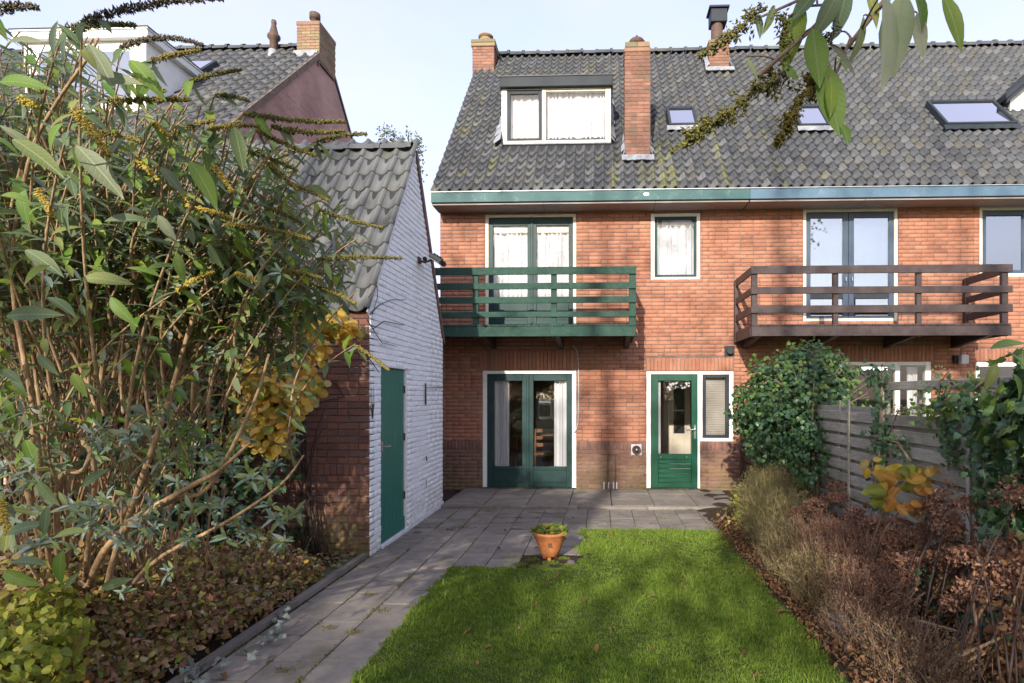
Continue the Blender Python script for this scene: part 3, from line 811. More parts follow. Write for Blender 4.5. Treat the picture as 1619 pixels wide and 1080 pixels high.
link('grass', np_mesh('grass', V, T, MAT['grass']), None, kind='stuff', label='short green lawn grass between the path and the flower bed', cat='grass')

# ================================================================== TERRACED HOUSES
houseA = thing('terraced_house', 'orange brick house with green doors, green gutter, left balcony and white dormer window', 'house', (0, WY, 0))
houseB = thing('terraced_house', 'orange brick house on the right with blue gutter, blue-framed balcony doors and skylights', 'house', (SPLIT+3, WY, 0))

W1 = rect(767, 911, 338, 513, WY); W2 = rect(1029, 1107, 337, 443, WY)
D1 = rect(763, 911, 586, 774.5, WY); D1 = (D1[0], D1[1], .055, D1[3])
D2 = rect(1022, 1107, 587, 775, WY); D2 = (D2[0], D2[1], .055, D2[3]); D2w = rect(1107, 1160, 587, 698, WY); D2w = (D2[1], D2w[1], D2w[2], D2[3])
W3 = rect(1270, 1420, 329, 508, WY); W4 = rect(1549, 1700, 326, 437, WY)
W5 = rect(1325, 1473, 572, 775, WY); W5 = (W5[0], W5[1], .06, W5[3]); W6 = rect(1543, 1690, 572, 700, WY)
OPA = [W1, W2, D1, D2, D2w]; OPB = [W3, W4, W5, W6]
ZP1 = on_y(1000, 712, WY).z; ZP2 = on_y(1000, 698, WY).z          # plinth soldier course
SO1 = (on_y(758,570,WY).x, on_y(914,570,WY).x, D1[3], on_y(830,553,WY).z)
SO2 = (D2[0], D2w[1], D2[3], on_y(1090,566,WY).z)
SO3 = (on_y(1320,560,WY).x, on_y(1476,560,WY).x, W5[3], on_y(1400,546,WY).z)
SO4 = (W6[0], W6[1], W6[3], on_y(1560,551,WY).z)
fW = frameY(WY)
ALLCUT = [tuple(h) for h in OPA+OPB] + [SO1, SO2, SO3, SO4]
for H, x0, x1, ops, sol in ((houseA, HX0, SPLIT, OPA, [SO1, SO2]), (houseB, SPLIT, 8.4, OPB, [SO3, SO4])):
    holes = [tuple(h) for h in ops]
    core = backing(H, x0+.005, (x1-.005) if H is houseA else HX1, 0, ZT, holes, fW, MAT['mortar'], .22, 'wall')
    cut = ALLCUT
    up = running(HX0, 8.4, ZP2, ZT, cut, L=.215, H=.0665, seed=3, headers=.12)
    up = [r for r in up if x0 <= (r[0]+r[1])/2 < x1]
    for s in sol: up += soldiers(*s)
    lay_bricks(core, up, fW, MAT['brick'], 'brick', limit=225)
    lo = [r for r in running(HX0, 8.4, 0.0, ZP1, cut, L=.215, H=.0665, seed=5, headers=.12) if x0 <= (r[0]+r[1])/2 < x1]
    for (a, b) in split_span(x0, x1, [(h[0], h[1]) for h in holes if h[2] < ZP1-.05]): lo += soldiers(a, b, ZP1, ZP2)
    lay_bricks(core, lo, fW, MAT['plinth'], 'plinth', limit=75)
# rest of the shells: left gable, rear, upper floor slabs
gab = MB().prism([(WY+.22,0),(RIDY+3.2,0),(RIDY+3.2,EZ),(RIDY,EZ+(RIDY-EY)*1.17-.05),(WY+.22,EZ+.25)], 0, HX0+.002, HX0+.2)
part('gable_wall', gab, MAT['brick'], houseA)
part('party_wall', MB().prism([(WY+.22,0),(RIDY+3.2,0),(RIDY+3.2,EZ),(RIDY,EZ+(RIDY-EY)*1.17-.1),(WY+.22,EZ+.2)], 0, SPLIT-.09, SPLIT+.09), MAT['plaster'], houseA)
part('rear_wall', MB().box(SPLIT+.1, HX1, RIDY+3.0, RIDY+3.2, 0, EZ), MAT['plaster'], houseB)

# ---- roofs
DW = rect(793, 966, 135, 227, 10.38)                             # dormer window frame
DF = rect(790, 969, 120, 136, 10.30)
DZ0, DZ1 = DW[2], DF[3]
def roofs(Y): return (Y-EY)/math.cos(PITCH)
d_s0 = roofs(10.38)-.02; d_s1 = roofs(EY + (DZ1-EZ)/1.17)
CHX = (on_y(988,200,9.95).x, on_y(1028,200,9.95).x); CHY0 = 9.94; CHY1 = 10.42
c_s0 = roofs(CHY0)-.06; c_s1 = roofs(CHY1)+.1
sky = []
for (a, b, t, u) in ((1057,1103,179,207),(1262,1312,176,208),(1492,1606,168,206)):
    x0, s0 = roof_hit(a, u); x1, s1 = roof_hit((a+b)/2, t); xb, _ = roof_hit(b, u)
    sky.append((x0, xb, s0, s1))
BDY = 11.05; BDX = (on_y(1597,150,BDY).x, on_y(1597,150,BDY).x+2.4); bze = on_y(1597,152,BDY).z; bzm = bze + 1.2*.85
bd_s0 = roofs(BDY)-.05; bd_s1 = roofs(EY+(bze-EZ)/1.17)
def skipf(x, s):
    if DW[0]-.04 < x < DW[1]+.04 and d_s0-.06 < s < d_s1-.02: return True
    if CHX[0]-.05 < x < CHX[1]+.05 and c_s0+.05 < s < c_s1-.05: return True
    if BDX[0]-.03 < x < BDX[1]+.03 and bd_s0 < s < bd_s1: return True
    for a, b, c, d in sky:
        if a-.01 < x < b+.01 and c-.02 < s < d+.02: return True
    return False
def mstreak(px, py, w): p = roof_hit(px, py); return (p[0], w, EZ-.1, (RM @ Vector((p[0], p[1], 0))).z)
streaks = [mstreak(x, y, w) for x, y, w in ((1040,222,.10),(1052,205,.09),(1128,212,.07),(1196,185,.06),(787,228,.08),(972,250,.08))]
MAT['rooftile'] = tile_mat('slate_grey_roof_tile', grey, .45, streaks)
MAT['rooftile2'] = tile_mat('grey_roof_tile', grey, .25)
MAT['shedtile'] = tile_mat('shed_roof_tile', [(.088,.093,.097),(.12,.125,.127),(.078,.083,.087),(.145,.147,.135)], .35, None, .6)
CW = .1685; RL = SL/25.0
EXT = (SPLIT-HX0)
for H, x0, x1, mt in ((houseA, HX0-.02, SPLIT, 'rooftile'), (houseB, SPLIT, HX1, 'rooftile')):
    n = int(round((x1-x0)/CW))
    rf = part('roof', MB().box(x0+(.03 if H is houseA else 0), x1-.003, 0, SL-.02, -.10, .0).xf(RM), MAT['under'], H)
    lay_tiles(rf, RM, x0, x0+n*CW, 25, RL, CW, MAT[mt], skipf, 300)
    bk = Matrix.Translation((0, 2*RIDY-EY, EZ)) @ Matrix.Rotation(math.pi-PITCH, 4, 'X')
    part('rear_slope', MB().box(x0+.03, x1-.003, 0, SL-.02, 0, .08).xf(bk), MAT['rooftile2'], H)
    ridge_tiles(H, x0+.02, x1-.1, RIDY, EZ+(RIDY-EY)*1.17+.03, .12, .34, MAT['rooftile2'])

# ---- gutter and soffit
for H, x0, x1, m in ((houseA, HX0-.02, SPLIT, 'guttergreen'), (houseB, SPLIT+.003, HX1, 'gutterblue')):
    g_ = part('gutter', MB().cbox(x0, x1, 9.315, 9.345, 4.835, 5.0, .004).box(x0, x1, 9.346, 9.50, 4.836, 4.855), MAT[m], H)
    part('gutter_lip', MB().box(x0, x1-.002, 9.300, 9.36, 5.001, 5.013), MAT['zinc'], g_)
    sf = MB(); xx = x0+.005; k = 0
    while xx < x1-.02:
        b = min(xx+1.85, x1-.005); sf.cbox(xx, b-.006, 9.352, WY-.004, 4.80, 4.832, .003); xx = b
    part('soffit', sf, MAT['soffit'], H)
part('gutter_patch', MB().lathe([(.001,-.002),(.03,0),(.001,.002)], (0,0,0), 9).xf(Matrix.Translation((on_y(1022,308,9.31).x, 9.312, 4.93)) @ Matrix.Rotation(rad(90),4,'X') @ Matrix.Diagonal((1.6,1,1,1))), MAT['white'], houseA)

# ---- chimneys
def chimney(parent, x0, x1, y0, y1, z0, z1, mat, key, cap_mat=None, cap=.0):
    ch = part('chimney', MB().box(x0+.003, x1-.003, y0+.003, y1-.003, z0, z1-.01), MAT['mortar'], parent)
    fr = running(x0, x1, z0, z1, H=.066, L=.215, seed=9, headers=.3)
    lay_bricks(ch, fr, frameY(y0), mat, key, depth=.02, proud=.004)
    fs = running(y0+.002, y1, z0, z1, H=.066, L=.215, seed=4, headers=.3)
    lay_bricks(ch, fs, frameX(x1), mat, key, depth=.02, proud=.004)
    lay_bricks(ch, [(-r[1], -r[0], r[2], r[3]) for r in fs], frameX(x0, -1), mat, key, depth=.02, proud=.004, limit=0)
    if cap_mat: part('chimney_cap', MB().cbox(x0-cap, x1+cap, y0-cap, y1+cap, z1, z1+.08, .012), cap_mat, ch)
    return ch
zt = on_y(1008, 82, CHY0).z
ch = chimney(houseA, CHX[0], CHX[1], CHY0, CHY1, EZ+.55, zt, MAT['chimbrick'], 'chim', MAT['mossybrick'], .012)
zb = on_y(1008, 66, CHY0).z
lay_bricks(ch, running(CHX[0], CHX[1], zt+.081, zb, H=.066, L=.215), frameY(CHY0-.005), MAT['mossybrick'], 'mossy', depth=.03)
part('chimney_head', MB().cbox(CHX[0]+.005, CHX[1]-.005, CHY0+.03, CHY1, zt+.081, zb, .01), MAT['mossybrick'], ch)
part('flue_cowl', MB().lathe([(.10,0),(.10,.06),(.15,.07),(.155,.12),(.12,.17),(.06,.21),(.02,.225),(.018,.26),(0,.26)], ((CHX[0]+CHX[1])/2, CHY0+.24, zb), 20), MAT['iron'], ch, True)
def flash(parent, x0, x1, y0, zz, w=.06):
    # lead apron at a chimney foot, lying on the tiles
    m = MB()
    s0 = roofs(y0)
    xs = np.linspace(x0-w, x1+w, 15); 
    for i in range(14):
        a, b = xs[i], xs[i+1]; r1, r2 = R.uniform(-.02,.02), R.uniform(-.02,.02)
        m.add([RM @ Vector((a, s0-.10+r1, .075)), RM @ Vector((b, s0-.10+r2, .075)), RM @ Vector((b, s0+.03, .10)), RM @ Vector((a, s0+.03, .10)), RM @ Vector((a, s0-.10+r1, .066)), RM @ Vector((b, s0-.10+r2, .066))], [(0,1,2,3),(4,5,1,0)])
    for sx, x in ((-1, x0), (1, x1)):
        for k in range(6):
            s = s0+.03+k*.12; a = x; b = x + sx*(w*.8+R.uniform(-.02,.02))
            m.add([RM @ Vector((a, s, .15)), RM @ Vector((b, s, .085)), RM @ Vector((b, s+.12, .085)), RM @ Vector((a, s+.12, .15))], [(0,1,2,3)])
    return part('lead_flashing', m, MAT['lead'], parent)
flash(ch, CHX[0], CHX[1], CHY0, 0)
# left end chimney on the ridge
LY = RIDY-.55
lx0, lx1 = on_y(747,85,LY).x, on_y(781,85,LY).x; lz = on_y(765,66,LY).z
ch2 = chimney(houseA, lx0, lx1, LY, LY+1.0, EZ+(LY-EY)*1.17-.25, lz-.11, MAT['chimbrick'], 'chim', MAT['mossybrick'], .03)
part('chimney_crown', MB().cbox(lx0-.03, lx1+.03, LY-.03, LY+1.03, lz-.029, lz+.05, .012), MAT['mossybrick'], ch2)
part('flue_cowl', MB().lathe([(.10,0),(.10,.10),(.15,.10),(.15,.16),(.12,.17),(.12,.21),(.17,.22),(.17,.25),(0,.28)], ((lx0+lx1)/2, LY+.3, lz+.05), 16), MAT['mossybrick'], ch2, True)
# right chimney of the second slope
RY = RIDY-.75
rx0, rx1 = on_y(1121,90,RY).x, on_y(1153,90,RY).x; rz = on_y(1137,68,RY).z
ch3 = chimney(houseA if rx1 < SPLIT else houseB, rx0, rx1, RY, RY+.5, EZ+(RY-EY)*1.17-.15, rz, MAT['chimbrick'], 'chim', MAT['mossybrick'], .01)
flash(ch3, rx0, rx1, RY, 0, .09)
part('flue_pipe', MB().lathe([(.13,0),(.13,.45)], ((rx0+rx1)/2, RY+.24, rz+.08), 12), MAT['iron'], ch3, True)
part('flue_cowl', MB().cbox(rx0+.06, rx1-.02, RY+.08, RY+.40, rz+.53, rz+.82, .01).box(rx0+.02, rx1+.02, RY+.04, RY+.44, rz+.821, rz+.86), MAT['slatepaint'], ch3)

# ---- window building blocks
GL = MAT['glass']
def frame4(x0, x1, z0, z1, y0, y1, l, r, t, b, c=.004):
    m = MB()
    m.cbox(x0, x0+l, y0, y1, z0, z1, c).cbox(x1-r, x1, y0, y1, z0, z1, c)
    m.cbox(x0+l, x1-r, y0+.001, y1-.001, z1-t, z1, c)
    if b: m.cbox(x0+l, x1-r, y0+.001, y1-.001, z0, z0+b, c)
    return m
def frameI(x0, x1, z0, z1, y0, y1, t): return frame4(x0, x1, z0, z1, y0, y1, t, t, t, t)
def curtain(label, x0, x1, z0, z1, y, folds=9, amp=.025, mat='curtain', group=None):
    n = max(12, folds*8); m = MB(); ph = R.uniform(0, 6)
    cols = []
    for i in range(n+1):
        u = i/n; x = x0+(x1-x0)*u; u += .035*math.sin(u*9+ph)+.02*math.sin(u*23+ph*2)
        cols.append((x, y + amp*1.15*math.sin(u*folds*2*math.pi+ph) + amp*.5*math.sin(u*folds*1.37*2*math.pi+1+ph)))
    for k, z in enumerate((z1, z1-.05, (z0+z1)/2, z0)):
        for (x, yy) in cols: m.v.append((x, yy if k else y+(yy-y)*.4, z))
    w = n+1
    for k in range(3):
        for i in range(n): m.f.append((k*w+i, k*w+i+1, (k+1)*w+i+1, (k+1)*w+i))
    o = link('curtain', m.mesh('curtain', MAT[mat], True), None, label=label, cat='curtain', group=group)
    return o
def wx(px, Y=WY): return on_y(px, 500, Y).x
def wz(px, py, Y=WY): return on_y(px, py, Y).z
def leaf(parent, name, x0, x1, z0, z1, y, st, top, bot, mat, th=.045, glass=GL, panel=None):
    f = part(name, frame4(x0, x1, z0, z1, y, y+th, st[0], st[1], top, bot if not panel else .08), mat, parent)
    zb = z0 + bot
    if panel:   # wooden lower panel
        part('door_panel', MB().cbox(x0+st[0]+.001, x1-st[1]-.001, y+.016, y+th-.008, z0+.081, zb-.06, .003), mat, f)
        part('middle_rail', MB().cbox(x0+st[0]+.001, x1-st[1]-.001, y+.002, y+th-.002, zb-.06, zb, .004), mat, f)
    part('pane', MB().box(x0+st[0]-.005, x1-st[1]+.005, y+.02, y+.026, zb-.005, z1-top+.005), glass, f)
    return f

# house A, upper french window
wn1 = part('window_frame', frame4(*W1, WY+.012, WY+.10, .055, .055, .055, 0), MAT['cream'], houseA)
x0, x1, z0, z1 = W1; x0 += .056; x1 -= .056; z1 -= .056
xm = wx(840.5); zg0 = wz(840, 471); zg1 = wz(840, 356)
leaf(houseA, 'balcony_door', x0, xm-.003, z0, z1, WY+.035, (.075,.075), z1-zg1, zg0-z0, MAT['darkgreen'], panel=True)
leaf(houseA, 'balcony_door', xm+.003, x1, z0, z1, WY+.035, (.075,.075), z1-zg1, zg0-z0, MAT['darkgreen'], panel=True)
part('astragal', MB().cbox(xm-.022, xm+.022, WY+.018, WY+.034, z0, z1, .006), MAT['darkgreen'], houseA)
GC = 'net curtains behind the windows of the green trimmed house'
for a, b, lab in ((x0+.05, xm-.04, 'beige striped net curtain behind the left upper balcony door of the green trimmed house'), (xm+.04, x1-.05, 'bluish white net curtain behind the right upper balcony door of the green trimmed house')):
    curtain(lab, a, b, z0+.1, zg1-.02, WY+.13, 7, group=GC)
    t = link('roller_blind', MB().cbox(a+.01, b-.01, WY+.085, WY+.115, zg1-.11, zg1+.02, .01).mesh('roller_blind', MAT['cream']), None, label='rolled cream blind cassette at the top of the %s upper balcony door' % ('left' if 'left' in lab else 'right'), cat='blind', group='rolled blinds in the upper balcony doors')
# house A small upper window
part('window_frame', frame4(*W2, WY+.008, WY+.10, .065, .055, .05, .055), MAT['white'], houseA)
x0, x1, z0, z1 = W2; x0 += .066; x1 -= .056; z1 -= .051; z0 += .056
leaf(houseA, 'casement', x0, x1, z0, z1, WY+.03, (.045,.045), .05, .045, MAT['darkgreen'])
curtain('white pleated net curtain in the single small upper window', x0+.03, x1-.03, z0+.02, z1-.1, WY+.12, 6, group=GC)
rail = MB().cbox(x0+.02, x1-.02, WY+.095, WY+.115, z1-.13, z1-.075, .004)
for i in range(14):
    xx = x0+.05+(x1-x0-.1)*i/13; rail.tube([(xx, WY+.09, z1-.08), (xx, WY+.085, z1-.15)], .009, 5)
link('curtain_rail', rail.mesh('curtain_rail', MAT['blind']), None, label='gathered heading of the curtain in the small upper window', cat='curtain rail')

# ground floor french doors
part('door_frame', frame4(*D1, WY+.008, WY+.10, .072, .072, .055, 0), MAT['white'], houseA)
x0, x1, z0, z1 = D1; x0 += .073; x1 -= .073; z1 -= .056; z0 += .01
xm = wx(834); zg0 = wz(834, 738); zg1 = wz(834, 602)
for a, b in ((x0, xm-.003), (xm+.003, x1)):
    leaf(houseA, 'french_door', a, b, z0, z1, WY+.035, (.095,.095), z1-zg1, zg0-z0, MAT['darkgreen'], panel=True)
part('astragal', MB().cbox(xm-.024, xm+.024, WY+.016, WY+.034, z0, z1, .006), MAT['darkgreen'], houseA)
part('threshold', MB().cbox(D1[0]+.01, D1[1]-.01, WY-.06, WY+.10, .052, .064, .003), MAT['darkgreen'], houseA)
curtain('white net curtain drawn to the left side of the ground floor french doors', wx(779), wx(803), zg0-.2, zg1+.05, WY+.14, 4, .02, group=GC)
curtain('white net curtain drawn to the right side of the ground floor french doors', wx(875), wx(897), zg0-.2, zg1+.05, WY+.14, 4, .02, group=GC)

# back door with side window
part('door_frame', frame4(*D2, WY+.008, WY+.10, .075, .04, .05, 0), MAT['white'], houseA)
x0, x1, z0, z1 = D2; x0 += .076; x1 -= .041; z1 -= .051; z0 += .01
zg0 = wz(1067, 718); zg1 = wz(1067, 602)
st = (wx(1041)-x0, x1-wx(1094))
bd = part('back_door', frame4(x0, x1, z0, z1, WY+.03, WY+.08, st[0], st[1], z1-zg1, .08), MAT['green'], houseA)
part('middle_rail', MB().cbox(x0+st[0]+.001, x1-st[1]-.001, WY+.032, WY+.078, zg0-.09, zg0, .004), MAT['green'], bd)
zz = z0+.081; hh = (zg0-.091-zz)/5
for k in range(5):
    part('panel_board', MB().cbox(x0+st[0]+.001, x1-st[1]-.001, WY+.042, WY+.07, zz+k*hh+.002, zz+(k+1)*hh-.002, .008), MAT['green'], bd)
part('pane', MB().box(x0+st[0]-.004, x1-st[1]+.004, WY+.052, WY+.058, zg0-.004, zg1+.004), GL, bd)
hx = wx(1099); hz = wz(1099, 682)
part('door_handle', MB().cbox(hx-.018, hx+.018, WY+.018, WY+.0295, hz-.13, hz+.11, .004).tube([(hx, WY+.02, hz+.03),(hx, WY-.025, hz+.03),(hx-.10, WY-.028, hz+.028)], .010, 8), MAT['steel'], bd)
zz = wz(1060, 722)
for px in (1045, 1086): part('hook', MB().tube([(wx(px), WY+.03, zz),(wx(px), WY+.01, zz-.004),(wx(px), WY+.008, zz-.02)], .004, 6), MAT['steel'], bd)
part('threshold', MB().cbox(D2[0]+.01, D2[1]-.01, WY-.05, WY+.10, .052, .064, .003), MAT['slatepaint'], houseA)
vf = link('valance', None, None) if False else None
val = MB()
xa, xb = wx(1051), wx(1092)
for k in range(34):
    xx = R.uniform(xa, xb); zz = zg1 - R.uniform(.0, .17)*(.5+.5*abs(math.sin((xx-xa)*22)))
    r_ = R.uniform(.008, .02); val.lathe([(.001,-.003),(r_,0),(.001,.003)], (0,0,0), 7); n7 = 21
    mt_ = Matrix.Translation((xx, WY+.09+R.uniform(0,.01), zz)) @ Matrix.Rotation(rad(90),4,'X')
    for i in range(len(val.v)-n7, len(val.v)): val.v[i] = tuple(mt_ @ Vector(val.v[i]))
link('lace_valance', val.mesh('lace_valance', MAT['curtain']), None, label='small lace valance at the top of the green back door glass', cat='curtain')
curtain('narrow pale curtain hanging at the left inside the green back door', wx(1040.5), wx(1045.5), zg0, zg1, WY+.10, 2, .012)
# side window
part('window_frame', frame4(D2w[0]+.002, D2w[1], D2w[2], D2w[3]-.001, WY+.010, WY+.10, .04, .07, .055, .055), MAT['white'], houseA)
x0, x1, z0, z1 = D2w; x0 += .043; x1 -= .071; z1 -= .057; z0 += .056
leaf(houseA, 'casement', x0, x1, z0, z1, WY+.03, (.06,.06), .055, .055, MAT['slatepaint'])
bl = thing('venetian_blind', 'pale slatted blind behind the narrow window beside the green back door', 'blind', ((x0+x1)/2, WY+.14, z0))
bme = MB().box(x0+.04, x1-.04, -.014, .014, -.0008, .0008).mesh('slat', MAT['blind'])
k = z0+.06
while k < z1-.06:
    link('slat', bme, bl, matrix=Matrix.Translation((0, WY+.13, k)) @ Matrix.Rotation(rad(-62),4,'X')); k += .03

# dormer
dx0, dx1, dz0, dz1 = DW; DY = 10.38
dorm = part('dormer', MB().box(dx0+.012, dx0+.06, DY+.1, 11.75, dz0+.02, DZ1-.14).box(dx1-.06, dx1-.012, DY+.1, 11.75, dz0+.02, DZ1-.14).box(dx0+.06, dx1-.06, 11.70, 11.75, dz0+.02, DZ1-.14), MAT['slatepaint'], houseA)
part('flat_roof', MB().cbox(DF[0], DF[1], 10.30, 11.95, DF[2], DF[3], .008), MAT['slatepaint'], dorm)
part('fascia_trim', MB().box(DF[0]-.006, DF[1]+.006, 10.29, 10.33, DF[3]+.001, DF[3]+.018), MAT['black'], dorm)
part('window_frame', frame4(dx0, dx1, dz0, dz1, DY, DY+.1, .10, .10, .07, .06), MAT['cream'], dorm)
mx = on_y(860, 180, DY).x
part('mullion', MB().cbox(mx-.035, mx+.035, DY+.002, DY+.09, dz0+.061, dz1-.071, .004), MAT['cream'], dorm)
part('top_rail', MB().cbox(mx+.036, dx1-.101, DY+.01, DY+.08, dz1-.105, dz1-.072, .004), MAT['cream'], dorm)
c_ = leaf(dorm, 'casement', dx0+.101, mx-.036, dz0+.061, dz1-.072, DY+.01, (.065,.065), .07, .06, MAT['slatepaint']) if False else None
cs = part('casement', frame4(dx0+.101, mx-.036, dz0+.061, dz1-.072, DY+.01, DY+.06, .06, .06, .07, .05), MAT['slatepaint'], dorm)
part('pane', MB().box(dx0+.155, mx-.09, DY+.03, DY+.036, dz0+.105, dz1-.135), GL, dorm)
part('pane', MB().box(mx+.03, dx1-.095, DY+.04, DY+.046, dz0+.055, dz1-.10), GL, dorm)
curtain('white net curtain behind the left dormer pane', dx0+.12, mx-.05, dz0+.06, dz1-.1, DY+.14, 5, .015, group=GC)
curtain('white net curtain behind the wide right dormer pane', mx+.02, dx1-.09, dz0+.05, dz1-.08, DY+.14, 11, .02, group=GC)
part('sill', MB().cbox(dx0+.02, dx1+.0, DY-.05, DY+.05, dz0-.03, dz0-.002, .004), MAT['lead'], dorm)
fl = MB()
for x, sx in ((dx0, -1), (dx1, 1)):
    s = d_s0-.10
    while s < d_s1:
        w = .13 if sx < 0 else .07
        fl.add([RM @ Vector((x-sx*.01, s, .16)), RM @ Vector((x+sx*(w+R.uniform(-.02,.02)), s, .07)), RM @ Vector((x+sx*(w+R.uniform(-.02,.02)), s+.14, .07)), RM @ Vector((x-sx*.01, s+.14, .16))], [(0,1,2,3)]); s += .14
part('lead_flashing', fl, MAT['lead'], dorm)

# gabled dormer at the far right of house B
bm_ = (BDX[0]+BDX[1])/2
bdr = part('dormer', MB().prism([(BDX[0], bze-1.05), (BDX[1], bze-1.05), (BDX[1], bze), (bm_, bzm), (BDX[0], bze)], 1, BDY, 13.0), MAT['white'], houseB)
for sg in (-1, 1):
    e = bm_+sg*1.38; 
    part('dormer_roof', MB().prism([(bm_, bzm+.02), (e, bze-.13), (e, bze-.03), (bm_, bzm+.13)][::sg], 1, BDY-.16, 13.05), MAT['slatepaint'], bdr)
    part('bargeboard', MB().prism([(bm_, bzm-.05), (e-sg*.02, bze-.20), (e-sg*.02, bze-.135), (bm_, bzm+.015)][::sg], 1, BDY-.15, BDY-.11), MAT['slatepaint'], bdr)
part('window_frame', frame4(bm_-.7, bm_+.7, bze-.85, bze+.05, BDY-.03, BDY-.001, .07, .07, .07, .07), MAT['slatepaint'], bdr)
part('pane', MB().box(bm_-.63, bm_+.63, BDY-.012, BDY-.006, bze-.78, bze-.02), MAT['glassr'], bdr)
# skylights
for i, (a, b, s0, s1) in enumerate(sky):
    H = houseA if (a+b)/2 < SPLIT else houseB
    m = MB(); fw = .05
    m.cbox(a, a+fw, s0, s1, .02, .13, .006).cbox(b-fw, b, s0, s1, .02, .13, .006).cbox(a+fw, b-fw, s0, s0+fw, .02, .128, .006).cbox(a+fw, b-fw, s1-fw*1.3, s1, .02, .134, .006).xf(RM)
    sk = part('skylight', m, MAT['slatepaint'], H)
    part('pane', MB().box(a+fw-.004, b-fw+.004, s0+fw-.004, s1-fw, .10, .106).xf(RM), MAT['glassr'], sk)
    part('inner_lining', MB().box(a+fw+.003, b-fw-.003, s0+fw, s1-fw*1.4, .004, .010).xf(RM), MAT['white'], sk)
    ap = MB(); n = int((b-a)/.084)
    for k in range(n+1):
        xx = a-.04 + k*(b-a+.08)/(n+1); w = (b-a+.08)/(n+1); h = .02*math.sin(k*math.pi)
        zz = (.066, .080)[k % 2]
        ap.add([RM @ Vector((xx, s0-.11, zz)), RM @ Vector((xx+w, s0-.11, (.066,.080)[(k+1)%2])), RM @ Vector((xx+w, s0, .105)), RM @ Vector((xx, s0, .105))], [(0,1,2,3)])
    part('apron', ap, MAT['lead'] if i != 2 else MAT['slatepaint'], sk)

# house B upper doors
part('window_frame', frame4(*W3, WY+.012, WY+.10, .055, .055, .055, .05), MAT['cream'], houseB)
x0, x1, z0, z1 = W3; x0 += .056; x1 -= .056; z1 -= .056; z0 += .052
xm = wx(1343); 
for k, (a, b) in enumerate(((x0, xm-.003), (xm+.003, x1))):
    f = leaf(houseB, 'balcony_door', a, b, z0, z1, WY+.035, (.08,.09) if k == 0 else (.09,.08), .10, .05, MAT['bluegrey'], glass=MAT['glassr'])
    part('crossbar', MB().cbox(a+.081, b-.091, WY+.03, WY+.085, wz(1343,472), wz(1343,464), .004), MAT['slatepaint'], f)
curtain('plain white drape behind the balcony doors of the blue trimmed house', x0+.05, x1-.05, wz(1343,462), z1-.14, WY+.16, 5, .02)
for k, px in enumerate((1338, 1348)): part('door_handle', MB().tube([(wx(px), WY+.03, wz(1343,438)),(wx(px), WY+.01, wz(1343,438)),(wx(px), WY+.008, wz(1343,444))], .010, 6), MAT['steel'], houseB)
# house B right upper window
part('window_frame', frame4(*W4, WY+.012, WY+.10, .055, .055, .055, .055), MAT['cream'], houseB)
x0, x1, z0, z1 = W4; x0 += .056; x1 -= .056; z1 -= .056; z0 += .056
leaf(houseB, 'casement', x0, (x0+x1)/2, z0, z1, WY+.03, (.07,.06), .08, .06, MAT['bluegrey'], glass=MAT['glassr'])
leaf(houseB, 'casement', (x0+x1)/2+.003, x1, z0, z1, WY+.03, (.06,.07), .08, .06, MAT['bluegrey'], glass=MAT['glassr'])
curtain('plain pale drape behind the far right upper window', x0, x1, z0+.02, z1-.05, WY+.16, 8, .02)
# house B ground floor
part('window_frame', frame4(*W5, WY+.012, WY+.10, .055, .095, .06, .06), MAT['white'], houseB)
x0, x1, z0, z1 = W5; mxx = wx(1420)
part('mullion', MB().cbox(mxx-.04, mxx+.04, WY+.014, WY+.09, z0+.061, z1-.061, .004), MAT['white'], houseB)
part('pane', MB().box(x0+.05, mxx-.035, WY+.05, WY+.056, z0+.05, z1-.055), GL, houseB)
part('pane', MB().box(mxx+.035, x1-.09, WY+.05, WY+.056, z0+.05, z1-.055), GL, houseB)
curtain('thin grey curtain strip behind the right pane of the ground floor window past the fence', wx(1440), wx(1458), .1, z1-.08, WY+.15, 3, .02)
part('window_frame', frame4(*W6, WY+.012, WY+.10, .07, .055, .08, .055), MAT['white'], houseB)
x0, x1, z0, z1 = W6
part('pane', MB().box(x0+.06, x1-.05, WY+.05, WY+.056, z0+.05, z1-.07), GL, houseB)

# rooms behind the glass
def room(H, x0, x1, z0, z1, y0, y1, mat, fmat, hole=None):
    t = .05; m = MB()
    m.box(x0-t, x0, y0, y1, z0, z1).box(x1, x1+t, y0, y1, z0, z1).box(x0-t, x1+t, y0, y1+t, z1, z1+t)
    if hole:
        a, b, c, d = hole
        m.box(x0, a, y1, y1+t, z0, z1).box(b, x1, y1, y1+t, z0, z1).box(a, b, y1, y1+t, z0, c).box(a, b, y1, y1+t, d, z1)
    else: m.box(x0, x1, y1, y1+t, z0, z1)
    part('room_wall', m, mat, H); part('room_floor', MB().box(x0-t, x1+t, y0, y1, z0-t, z0-.001), fmat, H)
hole = on_y(850, 630, 15.0).x, on_y(898, 630, 15.0).x, on_y(870, 664, 15.0).z, on_y(870, 620, 15.0).z
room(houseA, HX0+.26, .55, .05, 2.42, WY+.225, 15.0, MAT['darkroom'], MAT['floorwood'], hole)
a, b, c, d = hole
part('far_window_frame', frame4(a-.01, b+.01, c-.01, d+.01, 14.93, 14.995, .05, .05, .05, .05), MAT['white'], houseA)
part('pane', MB().box(a, b, 14.97, 14.975, c, d), GL, houseA)
room(houseA, .62, 2.15, .05, 2.42, WY+.225, 11.9, MAT['plaster'], MAT['floorwood'])
room(houseA, HX0+.26, .55, 2.62, 4.78, WY+.225, 12.5, MAT['plaster'], MAT['floorwood'])
room(houseA, .62, 2.15, 2.62, 4.78, WY+.225, 12.5, MAT['plaster'], MAT['floorwood'])
